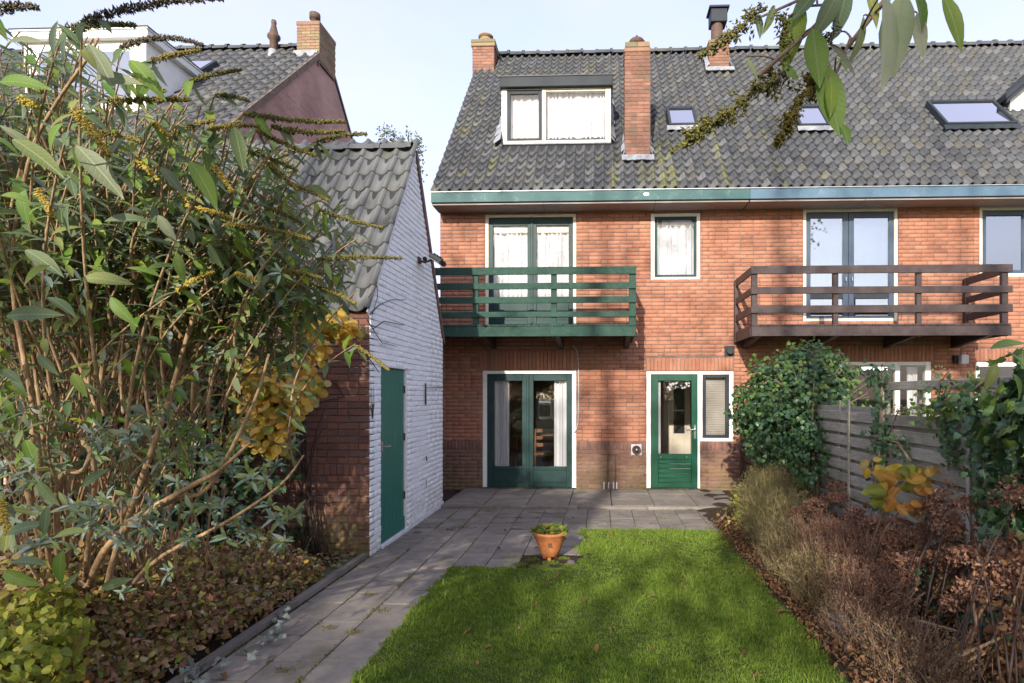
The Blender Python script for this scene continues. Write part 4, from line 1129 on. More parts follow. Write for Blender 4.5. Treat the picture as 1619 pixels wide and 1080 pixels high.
room(houseB, SPLIT+.15, 6.0, 2.62, 4.78, WY+.225, 13, MAT['plaster'], MAT['floorwood'])
room(houseB, 6.1, 8.6, 2.62, 4.78, WY+.225, 13, MAT['plaster'], MAT['floorwood'])
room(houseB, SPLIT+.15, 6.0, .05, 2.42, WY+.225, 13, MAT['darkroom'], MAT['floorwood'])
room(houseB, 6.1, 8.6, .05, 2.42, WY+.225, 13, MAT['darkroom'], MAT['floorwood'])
# inner hall door seen through the back door
ix0, ix1 = on_y(1056,650,11.8).x, on_y(1092,650,11.8).x
idr = thing('hall_door', 'beige interior door with a dark glazed panel seen through the green back door', 'door', ((ix0+ix1)/2, 11.8, .05))
part('door_leaf', frame4(ix0, ix1, .06, 2.0, 11.82, 11.87, .12, .12, .2, .8), MAT['cream'], idr)
part('pane', MB().box(ix0+.11, ix1-.11, 11.84, 11.85, .85, 1.81), MAT['black'], idr)
part('glazing_bar', MB().box(ix0+.12, ix1-.12, 11.825, 11.838, 1.32, 1.35), MAT['cream'], idr)
# tube lamp in house B
lx = on_y(1361,584,11.0).x, on_y(1402,584,11.0).x; lz_ = on_y(1381,583,11.0).z
tl_ = thing('tube_lamp', 'lit white tube lamp under the ceiling behind the window beyond the fence', 'lamp', ((lx[0]+lx[1])/2, 11.0, lz_))
part('lamp_housing', MB().cbox(lx[0]-.02, lx[1]+.02, 10.97, 11.03, lz_+.03, lz_+.06, .004), MAT['softgrey'], tl_)
part('tube', MB().tube([(lx[0], 11, lz_), (lx[1], 11, lz_)], .028, 10), MAT['tube'], tl_)
# dining furniture in house A
tx, ty = on_y(868,700,12.0).x, 12.2
tb = thing('dining_table', 'brown wooden dining table inside behind the french doors', 'table', (tx, ty, .05))
part('tabletop', MB().cbox(tx-.75, tx+.55, ty-.45, ty+.45, .78, .82, .006), MAT['lacquer'], tb)
for sx in (-.68, .48):
    for sy in (-.38, .38): part('leg', MB().cbox(tx+sx-.035, tx+sx+.035, ty+sy-.035, ty+sy+.035, .05, .779, .004), MAT['lacquer'], tb)
def dchair(x, y, rz, lab):
    c = thing('dining_chair', lab, 'chair', (x, y, .05), 'dining chairs inside')
    M_ = Matrix.Translation((x, y, .05)) @ Matrix.Rotation(rz, 4, 'Z')
    part('seat', MB().cbox(-.21,.21,-.21,.21,.43,.47,.01).xf(M_), MAT['lacquer'], c)
    for sx in (-.19,.19):
        part('leg', MB().cbox(sx-.018,sx+.018,-.20,-.165,0,.429,.003).xf(M_), MAT['lacquer'], c)
        part('leg', MB().tube([(sx,.19,0),(sx,.19,.45),(sx,.25,.95)], .018, 6).xf(M_), MAT['lacquer'], c)
    for z in (.6,.74,.88): part('back_slat', MB().cbox(-.17,.17,.21+(z-.45)*.12,.23+(z-.45)*.12,z,z+.07,.004).xf(M_), MAT['lacquer'], c)
dchair(on_y(806,720,11.4).x, 11.5, rad(150), 'wooden chair seen through the left french door pane')
dchair(on_y(858,720,11.2).x, 11.3, rad(195), 'wooden chair at the table seen through the right french door pane')
wc = thing('wooden_cabinet', 'tall dark cabinet standing inside to the left of the dining table', 'cabinet', (on_y(815,660,13.5).x, 13.6, .05))
cxx = on_y(815,660,13.5).x
part('cabinet_body', MB().cbox(cxx-.35, cxx+.18, 13.5, 13.95, .05, 2.0, .01), MAT['lacquer'], wc)
for s in (-1, 1): part('cabinet_door', MB().cbox(cxx-.085+(.005 if s > 0 else -.255), cxx-.085+(.255 if s > 0 else -.005), 13.475, 13.498, .12, 1.93, .004), MAT['lacquer'], wc)
# parked van-like car on the street behind the house, seen through the far window
vx, vy = on_y(876,648,20).x, 20.5
cr = thing('parked_car', 'pale parked car on the street seen through the house', 'car', (vx, vy, 0))
part('body', MB().prism([(-1.9,.3),(1.9,.3),(1.95,.75),(1.1,.88),(.6,1.38),(-1.2,1.42),(-1.75,.95),(-1.95,.8)], 1, vy-.8, vy+.8).xf(Matrix.Translation((vx,0,0))), MAT['white'], cr)
part('side_window', MB().prism([(-1.35,.92),(.9,.90),(.5,1.30),(-1.1,1.34)], 1, vy-.806, vy-.80).xf(Matrix.Translation((vx,0,0))), MAT['black'], cr)
for s in (-1.2, 1.25): part('wheel', MB().tube([(vx+s, vy-.82, .32),(vx+s, vy-.60, .32)], .32, 20), MAT['black'], cr)

# ---- balconies
def balcony(name, label, x0, x1, Yf, z_top, rails, posts, fascia, mats, sides, kids, ext_dark):
    b = thing(name, label, 'balcony', ((x0+x1)/2, (Yf+WY)/2, fascia[0]), 'balconies on the brick facade')
    ra, po, fa, un = mats
    for i, (za, zb) in enumerate(rails):
        part('rail', MB().cbox(x0, x1, Yf-.022, Yf+.006, za, zb, .004), ra, b)
    for px0, px1 in posts:
        part('post', MB().cbox(px0, px1, Yf+.007, Yf+.07, fascia[0]-.01, z_top-.005, .004), po, b)
    part('fascia', MB().cbox(x0+.01, x1-.01, Yf-.012, Yf+.006, fascia[0], fascia[1]-.02, .004), fa, b)
    nb = int((x1-x0)/.12)
    dk = (x1-x0-.04)/nb; me = MB().cbox(0, dk-.006, Yf-.02, WY-.012, fascia[1]-.018, fascia[1]+.006, .003).mesh('deck_board', fa)
    for i in range(nb): link('deck_board', me, b, matrix=Matrix.Translation((x0+.02+i*dk, 0, R.uniform(-.001,.001))))
    for x in kids:
        part('bracket', MB().prism([(Yf+.08, fascia[0]+.02), (WY, fascia[0]-.10), (WY, fascia[1]-.03), (Yf+.08, fascia[1]-.03)], 0, x-.04, x+.04), un, b)
    for (xs) in sides:
        for (za, zb) in rails[:]:
            part('side_rail', MB().cbox(xs-.015, xs+.015, Yf+.071, WY-.02, za, zb, .004), ra, b)
        part('side_post', MB().cbox(xs-.03+.001, xs+.03, WY-.10, WY-.03, fascia[0], z_top-.01, .004), po, b)
        part('side_fascia', MB().cbox(xs-.012, xs+.012, Yf+.0715, WY-.02, fascia[0]+.001, fascia[1]-.022, .004), fa, b)
    return b
YF = 8.68
def byz(py, px): return on_y(px, py, YF).z
def byx(px): return on_y(px, 500, YF).x
p = 850
x0, x1 = byx(640), byx(1006)
balcony('balcony', 'weathered dark green wooden balcony on the left, partly behind the shed', x0, x1, YF, byz(423,p),
        [(byz(434.5,p), byz(422.5,p)), (byz(457.5,p), byz(447.5,p)), (byz(479.5,p), byz(469.5,p)), (byz(501.5,p), byz(493,p))],
        [(byx(747), byx(756)), (byx(871), byx(880)), (byx(995), byx(1005.5))], (byz(532,p), byz(514,p)),
        (MAT['balgreen'],)*3 + (MAT['darkwood'],), (x0+.05, x1-.03), (byx(760), byx(880), byx(995)), None)
p = 1390
x0, x1 = byx(1187), byx(1600)
balcony('balcony', 'dark brown stained wooden balcony on the right above the ivy', x0, x1, YF, byz(420,p),
        [(byz(432,p), byz(419.5,p)), (byz(464,p), byz(453,p)), (byz(494.5,p), byz(482.5,p))],
        [(byx(1189), byx(1198)), (byx(1318), byx(1326)), (byx(1450), byx(1458)), (byx(1585), byx(1595))], (byz(531,p), byz(513,p)),
        (MAT['darkwood'],)*4, (x0+.02, x1-.03), (byx(1205), byx(1330), byx(1458), byx(1578)), None)

# ---- small fittings on the facade
def onface(name, label, cat, px, py): p = on_y(px, py, WY); return thing(name, label, cat, (p.x, p.y, p.z)), p
t, p = onface('wall_vent', 'black square wall vent between the upper balcony and the back door', 'vent', 1153, 555)
part('housing', MB().cbox(p.x-.085, p.x+.085, WY-.02, WY-.0065, p.z-.085, p.z+.085, .004), MAT['slatepaint'], t)
part('pipe', MB().tube([(p.x, WY-.09, p.z), (p.x, WY-.021, p.z)], .058, 18, True), MAT['black'], t)
t, p = onface('wall_flue', 'round chrome flue outlet on a pale plate left of the green back door', 'flue', 1006, 711)
part('plate', MB().cbox(p.x-.09, p.x+.09, WY-.022, WY-.0065, p.z-.095, p.z+.095, .004), MAT['softgrey'], t)
part('outlet_ring', MB().lathe([(.075,0),(.075,.045),(.066,.05),(.06,.045),(.058,.005),(.001,.005)], (0,0,0), 24).xf(Matrix.Translation((p.x, WY-.022, p.z)) @ Matrix.Rotation(rad(90),4,'X')), MAT['iron'], t, True)
part('outlet_core', MB().lathe([(.035,0),(.035,.05),(.001,.06)], (0,0,0), 20).xf(Matrix.Translation((p.x, WY-.026, p.z)) @ Matrix.Rotation(rad(90),4,'X')), MAT['steel'], t, True)
t, p = onface('wall_lamp', 'small white square wall lamp under the right end of the brown balcony', 'lamp', 1516, 569)
part('back_plate', MB().cbox(p.x-.11, p.x-.04, WY-.06, WY-.0065, p.z-.06, p.z+.07, .004), MAT['slatepaint'], t)
part('lamp_shade', MB().cbox(p.x-.05, p.x+.075, WY-.15, WY-.061, p.z-.075, p.z+.075, .008), MAT['softgrey'], t)
# cable beside the french doors
pts = [on_y(906,546,WY-.02), on_y(913,555,WY-.02), on_y(914.5,575,WY-.02), on_y(915,620,WY-.02), on_y(914,668,WY-.02), on_y(911,680,WY-.02), on_y(908,684,WY-.02)]
link('wall_cable', MB().tube(pts, .009, 6).mesh('wall_cable', MAT['softgrey'], True), None, label='thin white cable running down the bricks right of the french doors', cat='cable')
# standpipe pair
t, p = onface('boot_scraper', 'pair of thin rusty upright iron rods on the wall between the doors', 'iron rods', 967, 750)
for px in (961, 973): part('rod', MB().tube([on_y(px, 718, WY-.02), on_y(px, 772, WY-.02)], .008, 6), MAT['iron'], t)
part('crossbar', MB().tube([on_y(950, 718.5, WY-.02), on_y(976, 718.5, WY-.02)], .006, 6), MAT['iron'], t)
for k, px in enumerate((955, 962, 970, 975)):
    part('clip', MB().cbox(wx(px)-.012, wx(px)+.012, WY-.03, WY-.008, wz(px,774), wz(px,762), .002), MAT['softgrey'], t)
t, p = onface('wall_hook', 'tiny rusty hook on the brown bricks under the side window', 'hook', 1140, 737)
part('hook_rod', MB().tube([(p.x,WY-.005,p.z+.03),(p.x-.01,WY-.04,p.z),(p.x+.01,WY-.04,p.z-.03)], .005, 6), MAT['iron'], t)

# ================================================================== BRICK SHED
XS = -2.35; SY0 = 5.72; SY1 = 8.40; SEY = 5.655; SEZ = 2.50; SRY = 7.13; SRZ = 4.76; SXL = -6.2
shed = thing('brick_shed', 'brick shed with white painted gable, green door and grey pantile roof', 'shed', ((XS+SXL)/2, (SY0+SY1)/2, 0))
SP = math.atan((SRZ-SEZ)/(SRY-SEY)); SSL = (SRY-SEY)/math.cos(SP)
SRM = Matrix.Translation((0, SEY, SEZ)) @ Matrix.Rotation(SP, 4, 'X')
dY0, dY1 = on_x(602.5,700,XS).y, on_x(643.5,700,XS).y; dZ = on_x(604,580,XS).z
REZ = 2.47
def glim(z):
    a = SY0 if z < 2.56 else SEY + (z-SEZ)/math.tan(SP) + .035
    b = SY1 if z < REZ else SRY + (SRZ-.02-z)/(SRZ-REZ)*(SY1-SRY) - .035
    return a, b
fG = frameX(XS)
gw = part('gable_wall', MB().prism([(SY0+.03,0),(dY0,0),(dY0,dZ),(dY1,dZ),(dY1,0),(SY1-.004,0),(SY1-.004,REZ),(SRY,SRZ-.05),(SY0+.03,2.54)], 0, XS-.12, XS-.004), MAT['whitemortar'], shed)
rects = running(SY0+.002, SY1, 0, 4.66, [(dY0-.012, dY1+.012, -1, dZ+.03)], L=.215, H=.0655, lim=glim, seed=11, headers=.25)
lay_bricks(gw, rects, fG, MAT['whitebrick'], 'white', proud=.006, depth=.05, jit=.003)
fw_ = part('front_wall', MB().box(SXL, XS-.004, SY0+.006, SY0+.12, 0, 2.52), MAT['mortar'], shed)
zs0, zs1 = on_y(540,752,SY0).z, on_y(540,734,SY0).z
r1 = running(SXL, XS-.002, zs1, 2.50, L=.22, H=.071, seed=2, headers=.45) + running(SXL, XS-.002, 0, zs0, L=.22, H=.071, seed=6, headers=.45) + soldiers(SXL, XS-.002, zs0, zs1, .068)
lay_bricks(fw_, r1, frameY(SY0), MAT['shedbrick'], 'shedbrick', proud=.006, depth=.05, jit=.003, score=lambda p: 1.0 if p.x > -4.2 else .01)
part('rear_wall', MB().box(SXL, XS-.125, SY1-.12, SY1, 0, REZ), MAT['shedbrick'], shed)
part('end_wall', MB().prism([(SY0+.125,0),(SY1-.125,0),(SY1-.125,REZ),(SRY,SRZ-.1),(SY0+.125,2.52)], 0, SXL, SXL+.1), MAT['shedbrick'], shed)
sr = part('roof', MB().box(SXL-.05, XS-.012, 0.03, SSL, -.045, -.002).xf(SRM), MAT['under'], shed)
SCW = .208; SRL = SSL/8.6
n = int((XS+.02-SXL)/SCW); lay_tiles(sr, SRM, XS+.025-n*SCW, XS+.025, 9, SRL, SCW, MAT['shedtile'], lambda x, s: s > SSL+.15, 300, .006, lift=.028, thick=.014)
bp = math.atan((SRZ-REZ)/(SY1-SRY)); bl_ = (SY1-SRY)/math.cos(bp)
part('rear_slope', MB().box(SXL-.05, XS+.015, -.06, bl_, .0, .05).xf(Matrix.Translation((0, SY1+.03, REZ)) @ Matrix.Rotation(math.pi-bp, 4, 'X') @ Matrix.Translation((0,0,-.05))), MAT['shedtile'], shed)
ridge_tiles(shed, XS-.02-.40*9, XS-.08, SRY, SRZ+.04, .085, .40, MAT['shedtile'])
part('verge_mortar', MB().box(XS-.012+.013, XS+.012, -.02, SSL-.03, -.05, .012).xf(SRM), MAT['whitemortar'], shed)
tv = MB()
for k in range(14):
    a = k/14; b = (k+.96)/14
    pa = Vector((0, SRY+(SY1+.03-SRY)*a, SRZ-.02-(SRZ-.02-REZ)*a)); pb_ = Vector((0, SRY+(SY1+.03-SRY)*b, SRZ-.02-(SRZ-.02-REZ)*b))
    tv.add([(XS+.002,pa.y,pa.z-.045),(XS+.024,pa.y,pa.z-.045),(XS+.024,pa.y,pa.z),(XS+.002,pa.y,pa.z),(XS+.002,pb_.y,pb_.z-.045),(XS+.024,pb_.y,pb_.z-.045),(XS+.024,pb_.y,pb_.z),(XS+.002,pb_.y,pb_.z)], [(0,1,2,3),(7,6,5,4),(1,5,6,2),(0,4,5,1),(3,2,6,7)])
part('verge_trim', tv, MAT['shedbrick'], shed)
# shed door
sd = part('door', MB().box(XS-.07, XS-.035, dY0+.004, dY1-.055, .05, dZ-.005), MAT['teal'], shed)
nb = 6; w = (dY1-.06-dY0-.008)/nb
for k in range(nb):
    y = dY0+.006+k*w; part('door_board', MB().cbox(XS-.034, XS-.018, y+.0015, y+w-.0015, .05, dZ-.008, .003), MAT['teal'], sd)
part('kick_rail', MB().cbox(XS-.017, XS-.004, dY0+.008, dY1-.065, .05, .20, .005), MAT['teal'], sd)
hz = on_x(610,705,XS).z
part('door_latch', MB().cbox(XS-.017, XS-.008, dY0+.04, dY0+.075, hz-.05, hz+.05, .002).tube([(XS-.01, dY0+.055, hz),(XS+.035, dY0+.055, hz),(XS+.04, dY0+.17, hz-.005)], .008, 7), MAT['steel'], sd)
for z in (.45, 1.15, 1.72): part('hinge', MB().tube([(XS-.010, dY1-.058, z-.045),(XS-.010, dY1-.058, z+.045)], .010, 8), MAT['iron'], sd)
part('door_frame', MB().cbox(XS-.06, XS+.003, dY1-.05, dY1-.004, .03, dZ-.001, .003), MAT['white'], shed)
part('door_lintel', MB().cbox(XS-.05, XS+.014, dY0-.10, dY1+.12, dZ+.001, dZ+.028, .003), MAT['whitemortar'], shed)
part('door_step', MB().cbox(XS-.06, XS+.02, dY0-.02, dY1+.02, .0, .045, .004), MAT['whitemortar'], shed)
part('plinth_step', MB().box(XS+.0065, XS+.02, dY1+.03, SY1, .0, .075), MAT['whitemortar'], shed)
# floodlight
p = on_x(661, 413, XS)
fl_ = thing('floodlight', 'grey floodlight on a bracket high on the white gable of the shed', 'lamp', (p.x, p.y, p.z))
part('bracket', MB().cbox(XS+.007, XS+.03, p.y-.05, p.y+.05, p.z-.03, p.z+.05, .004).tube([(XS+.03,p.y,p.z),(XS+.10,p.y-.02,p.z-.02),(XS+.17,p.y+.02,p.z+.02)], .014, 8), MAT['iron'], fl_)
Mf = Matrix.Translation((XS+.25, p.y+.02, p.z+.02)) @ Matrix.Rotation(rad(32), 4, 'Y')
part('lamp_head', MB().cbox(-.09,.09,-.12,.12,-.03,.03,.012).xf(Mf), MAT['slatepaint'], fl_)
part('lamp_glass', MB().cbox(-.075,.075,-.10,.10,-.038,-.031,.003).xf(Mf), MAT['softgrey'], fl_)
part('cooling_fin', MB().cbox(-.06,-.045,-.09,.09,.031,.05,.002).cbox(-.02,-.005,-.09,.09,.031,.05,.002).cbox(.02,.035,-.09,.09,.031,.05,.002).xf(Mf), MAT['black'], fl_)
part('sensor', MB().lathe([(.001,-.03),(.025,-.02),(.03,0),(.025,.02),(.001,.03)], (XS+.10, p.y-.04, p.z+.02), 12), MAT['black'], fl_, True)
# iron oddments on the gable
def iron(name, label, cat, pts, r, mat='iron'):
    return link(name, MB().tube([on_x(a, b, XS+.03) for a, b in pts], r, 6).mesh(name, MAT[mat], True), None, label=label, cat=cat)
iron('wall_hook', 'short dark iron hook on the white gable right of the green shed door', 'hook', [(673,606),(673,640)], .012)
iron('hook_rod', 'thin horizontal iron rod reaching right from the hook on the white gable', 'rod', [(675,613),(700,613)], .006)
iron('bolt_head', 'small rusty bolt low on the white gable', 'bolt', [(674,722),(675,728)], .010)
iron('wire_stub', 'thin rusty wire end near the foot of the white gable', 'wire', [(674,757),(674,771)], .004)
ct = thing('hanging_tool', 'slender grey metal tool hanging on the narrow white strip left of the shed door', 'tool', tuple(on_x(589,650,XS+.03)))
part('shaft', MB().tube([on_x(587,612,XS+.03), on_x(587,645,XS+.03)], .005, 6).tube([on_x(591,612,XS+.03), on_x(591,645,XS+.03)], .005, 6), MAT['zinc'], ct)
part('head', MB().prism([(-.03,.06),(.03,.06),(.012,-.02),(0,-.09),(-.012,-.02)], 0, -.008, .008).xf(Matrix.Translation(on_x(589,648,XS+.03))), MAT['iron'], ct)
# bare vine stems creeping over the white gable
vm = MB()
for pts in ([(585,497),(600,482),(618,474),(642,474)], [(590,520),(607,508),(640,514)], [(580,505),(592,524),(604,542),(628,548)], [(578,560),(590,575),(600,590)], [(583,470),(596,452),(597,470),(588,500)]):
    vm.tube([on_x(a, b, XS+.02+R.uniform(0,.02)) for a, b in pts], [.006,.005,.004,.003][:len(pts)] if len(pts) <= 4 else .004, 5)
link('bare_vine', vm.mesh('bare_vine', MAT['darktwig'], True), None, label='leafless brown creeper stems over the left edge of the white gable', cat='vine')

# ================================================================== NEIGHBOUR HOUSE BEHIND THE SHED
NX = -6.5; NRY = 13.25; NRZ = 9.85; NP = math.atan(.99); NEY = 7.9; NEZ = NRZ-(NRY-NEY)*.99; NSL = (NRY-NEY)/math.cos(NP)
NRM = Matrix.Translation((0, NEY, NEZ)) @ Matrix.Rotation(NP, 4, 'X')
nh = thing('neighbour_house', 'neighbouring brick house behind the shed, grey tiled roof with chimney at its gable end', 'house', (-9.5, NRY, 0))
g = G('distant_gable_brick', .85, .2)
sx = g.sep(g.pos()); cv = g.n('ShaderNodeCombineXYZ'); g.L(sx[1], cv.inputs[0]); g.L(sx[2], cv.inputs[1])
bt = g.n('ShaderNodeTexBrick'); g.L(cv.outputs[0], bt.inputs['Vector'])
for k, v_ in (('Color1',(.44,.25,.20,1)),('Color2',(.34,.18,.15,1)),('Mortar',(.42,.37,.34,1)),('Scale',1.0),('Mortar Size',.007),('Brick Width',.22),('Row Height',.0665),('Bias',-.1)): bt.inputs[k].default_value = v_
col = g.mix(g.rng(g.noise(1.2, 6), .4, .7, 0, .5), bt.outputs[0], (.16,.08,.07)); g.base(col); MAT['fargable'] = g.m
Y2 = 17.6
part('gable_wall', MB().prism([(NEY+.2,0),(Y2,0),(Y2,5.2),(NRY,NRZ-.04),(NEY+.2,NEZ+.15)], 0, NX-.25, NX), MAT['fargable'], nh)
part('front_wall', MB().box(-14, NX-.25, NEY+.3, NEY+.5, 0, NEZ+.2), MAT['fargable'], nh)
nr = part('roof', MB().box(-15, NX-.02, .02, NSL, -.12, 0).xf(NRM), MAT['under'], nh)
n = int((NX+15)/.25)
nd = (-10.8, -8.45)    # dormer x range
ndz = on_y(180, 52, 10.3).z
def nskip(x, s):
    y = NEY+s*math.cos(NP)
    return (nd[0] < x < nd[1] and 10.25 < y < NEY+(ndz-NEZ)/.99-.1) or s < 1.2
lay_tiles(nr, NRM, NX+.03-n*.25, NX+.03, 24, NSL/24, .25, MAT['rooftile2'], nskip, 300, .006, visible=lambda x, s: x > -10.5)
part('rear_slope', MB().box(-15, NX+.03, 0, (Y2-NRY)/math.cos(math.atan((NRZ-5.1)/(Y2-NRY))), 0, .06).xf(Matrix.Translation((0, Y2, 5.1)) @ Matrix.Rotation(math.pi-math.atan((NRZ-5.1)/(Y2-NRY)), 4, 'X') @ Matrix.Translation((0,0,-.06))), MAT['rooftile2'], nh)
ridge_tiles(nh, -14.5, NX-.6, NRY, NRZ+.05, .12, .38, MAT['rooftile2'])
part('verge_strip', MB().box(NX+.001, NX+.05, .6, NSL-.15, -.07, .045).xf(NRM), MAT['mortar'], nh)
cz = on_x(504, 35, NX+.01).z; nc0 = on_y(469,60,12.85).x; 
ch4 = part('chimney', MB().box(nc0+.005, NX+.045, 12.855, 13.645, 9.3, cz-.02), MAT['mortar'], nh)
for fr, rc in ((frameY(12.85), running(nc0, NX+.05, 9.2, cz-.1, H=.07, L=.22)), (frameX(NX+.05), running(12.852, 13.65, 9.35, cz-.1, H=.07, L=.22))):
    lay_bricks(ch4, rc, fr, MAT['mossybrick'], 'mossy', depth=.02, proud=.004, limit=120)
part('chimney_cap', MB().cbox(nc0-.01, NX+.06, 12.84, 13.66, cz-.099, cz-.0, .01), MAT['mossybrick'], ch4)
part('flue_cowl', MB().lathe([(.09,0),(.09,.18),(.12,.19),(.12,.32),(.06,.34),(0,.34)], ((nc0+NX)/2+.06, 13.1, cz), 12), MAT['iron'], ch4, True)
part('lead_flashing', MB().box(nc0-.05, NX+.02, 12.80, 12.848, 9.38, 9.55), MAT['lead'], ch4)
q = on_y(435, 75, 13.1)
part('vent_pipe', MB().lathe([(.09,-.35),(.09,.15),(.14,.20),(.14,.26),(.10,.30),(.05,.52),(.06,.56),(.05,.62),(0,.64)], (q.x, 13.05, q.z-.02), 12), MAT['iron'], nh, True)
part('pipe_flashing', MB().lathe([(.17,-.38),(.12,-.22),(.095,-.1)], (q.x, 13.02, q.z-.02), 12), MAT['lead'], nh, True)
nd_ = part('dormer', MB().box(nd[0], nd[1], 10.30, 12.6, 6.6, ndz-.16), MAT['white'], nh)
part('flat_roof', MB().cbox(nd[0]-.12, nd[1]+.12, 10.18, 12.7, ndz-.158, ndz-.02, .01).box(nd[0]-.14, nd[1]+.14, 10.16, 12.72, ndz-.019, ndz+.01), MAT['white'], nd_)
part('roof_edge', MB().box(nd[0]-.15, nd[1]+.15, 10.15, 12.73, ndz+.011, ndz+.03), MAT['slatepaint'], nd_)
part('window_pane', MB().box(nd[0]+.3, nd[1]-.3, 10.285, 10.298, 7.1, ndz-.35), MAT['glassr'], nd_)
q0 = on_y(302, 84, 12.3)
part('skylight', MB().cbox(-9.15, -8.45, 5.55, 6.25, .02, .12, .01).xf(NRM), MAT['slatepaint'], nh)
part('pane', MB().box(-9.09, -8.51, 5.61, 6.19, .121, .126).xf(NRM), MAT['glassr'], nh)

# ================================================================== FENCE
FX = 2.42
def fence(name, label, ya, yb, ztop, mat, front_h, pitch, beam=None, post_mat=None, board_from=.06):
    f = thing(name, label, 'fence', (FX, (ya+yb)/2, 0), 'wooden fence panels along the flower bed')
    z = board_from; k = 0
    while z + front_h < ztop:
        a = (ya+yb)/2
        part('fence_board', MB().cbox(FX-.018+R.uniform(-.003,.003), FX-.002, ya, yb, z, z+front_h+.004, .003).xf(Matrix.Translation((FX,a,z)) @ Matrix.Rotation(R.uniform(-.004,.004),4,'X') @ Matrix.Translation((-FX,-a,-z))), mat, f)
        if z+pitch+.02 < ztop: part('fence_board', MB().cbox(FX+.018, FX+.032, ya, yb, z+front_h-.02, z+pitch+.02, .003), mat, f)
        z += pitch; k += 1
    for yy in np.linspace(ya+.05, yb-.05, 3):
        part('batten', MB().cbox(FX-.001, FX+.017, yy-.022, yy+.022, .04, ztop, .003), mat, f)
    for yy in ((ya+yb)/2-.3,):
        part('batten', MB().cbox(FX-.034, FX-.0195, yy-.018, yy+.018, .04, ztop+.01, .003), mat, f)
    part('fence_post', MB().cbox(FX-.045, FX+.035, yb+.005, yb+.075, -.05, (beam or ztop)+.0, .006), post_mat or mat, f)
    if beam:
        part('top_beam', MB().cbox(FX-.03, FX+.03, ya-.04, yb+.004, beam-.05, beam+.02, .004), mat, f)
        for yy in np.linspace(ya+.2, yb-.5, 2): part('upright', MB().cbox(FX-.015, FX+.015, yy-.02, yy+.02, ztop+.012, beam-.051, .003), mat, f)
    return f
fence('fence_panel', 'dark brown fence panel nearest the house wall', 8.62, 9.70, 1.36, MAT['brownfence'], .085, .122)
fence('fence_panel', 'dark brown fence panel mostly hidden under the ivy mound', 6.86, 8.54, 1.42, MAT['brownfence'], .085, .122)
fence('fence_panel', 'grey weathered fence panel emerging from the right side of the ivy mound', 4.98, 6.78, 1.60, MAT['fence'], .085, .122)
fence('fence_panel', 'grey weathered fence panel with an open rail above it, behind the golden leaves', 3.28, 4.90, 1.50, MAT['fence'], .085, .122, 1.74)
fence('fence_panel', 'grey weathered fence panel at the right edge under the vine', 1.5, 3.20, 1.42, MAT['fence'], .085, .122)

# ================================================================== FLOWER POT
PX, PY = on_z(869, 885).x, 5.72
pot = thing('flower_pot', 'round terracotta pot planted with yellowing leaves at the corner of the lawn', 'pot', (PX, PY, 0))
hgt = .285; rr = .165
prof = [(.001,.035),(.072,.035),(.085,.045),(.118,.12),(.140,.19),(.147,.205),(.149,.21),(.156,.215),(.158,hgt-.035),(.168,hgt-.03),(.170,hgt),(.155,hgt),(.150,hgt-.03),(.001,hgt-.045)]
part('pot_body', MB().lathe(prof, (PX, PY, 0), 48), MAT['terracotta'], pot, True)
for k in range(3):
    a = k*2*math.pi/3-math.pi/2; part('pot_foot', MB().cbox(-.022,.022,-.018,.018,0,.034,.005).xf(Matrix.Translation((PX+.055*math.cos(a), PY+.055*math.sin(a), 0)) @ Matrix.Rotation(a,4,'Z')), MAT['terracotta'], pot)
part('ornament', MB().tube([(PX+.005, PY-.143, .20),(PX+.0, PY-.141, .17),(PX+.012, PY-.134, .15)], .006, 6).tube([(PX+.028, PY-.140, .20),(PX+.022, PY-.137, .17),(PX+.034, PY-.130, .15)], .006, 6).tube([(PX+.003, PY-.142, .185),(PX+.03, PY-.138, .18)], .005, 5), MAT['iron'], pot)
part('pot_soil', MB().lathe([(.001,hgt-.03),(.15,hgt-.032)], (PX, PY, 0), 24), MAT['soil'], pot)
n = 120; a = rng.uniform(0, 2*math.pi, n); q = np.sqrt(rng.uniform(0,1,n))*.15
P = np.stack([PX+q*np.cos(a), PY+q*np.sin(a), hgt-.02+rng.uniform(0,.07,n)*(1-q*3)], 1)
D = np.stack([np.cos(a), np.sin(a), rng.uniform(-.1,.9,n)], 1); N = rdir(n, (0,0,1.5), .5)
pl = thing('potted_plant', 'low yellow green leafy plant growing in the terracotta pot', 'plant', (PX, PY, hgt-.03))
leaves(pl, ROUND, P[:80], D[:80], N[:80], rng.uniform(.045,.075,80), MAT['yellowgreen'])
leaves(pl, ROUND, P[80:], D[80:], N[80:], rng.uniform(.045,.075,40), MAT['leafyg'])
def stone(label, x, y, z, s, sq=(1,1,.6), sd=0, group=None):
    rr_ = random.Random(sd); m = MB(); n, k = 10, 6; vs = []
    for i in range(k+1):
        ph = math.pi*i/k
        for j in range(n):
            t = 2*math.pi*j/n; r = 1+rr_.uniform(-.16,.16); vs.append((math.sin(ph)*math.cos(t)*r*sq[0]*s, math.sin(ph)*math.sin(t)*r*sq[1]*s, math.cos(ph)*r*sq[2]*s))
    m.add(vs, [(i*n+j, i*n+(j+1)%n, (i+1)*n+(j+1)%n, (i+1)*n+j) for i in range(k) for j in range(n)])
    m.xf(Matrix.Translation((x, y, z)))
    link('stone', m.mesh('stone', MAT['stone']), None, label=label, cat='stone', group=group)
q = on_z(903, 893); stone('small grey stone on the bare soil right of the terracotta pot', q.x, q.y, .02, .045, sd=4)
q = on_z(392, 905); stone('largest purple grey stone at the foot of the shed wall', q.x, q.y+.2, .10, .17, (1.2,.8,.9), 2, 'purple stones by the shed')
q = on_z(418, 900); stone('flat purple stone leaning right of the largest one by the shed', q.x, q.y+.1, .07, .12, (1.1,.7,.6), 8, 'purple stones by the shed')
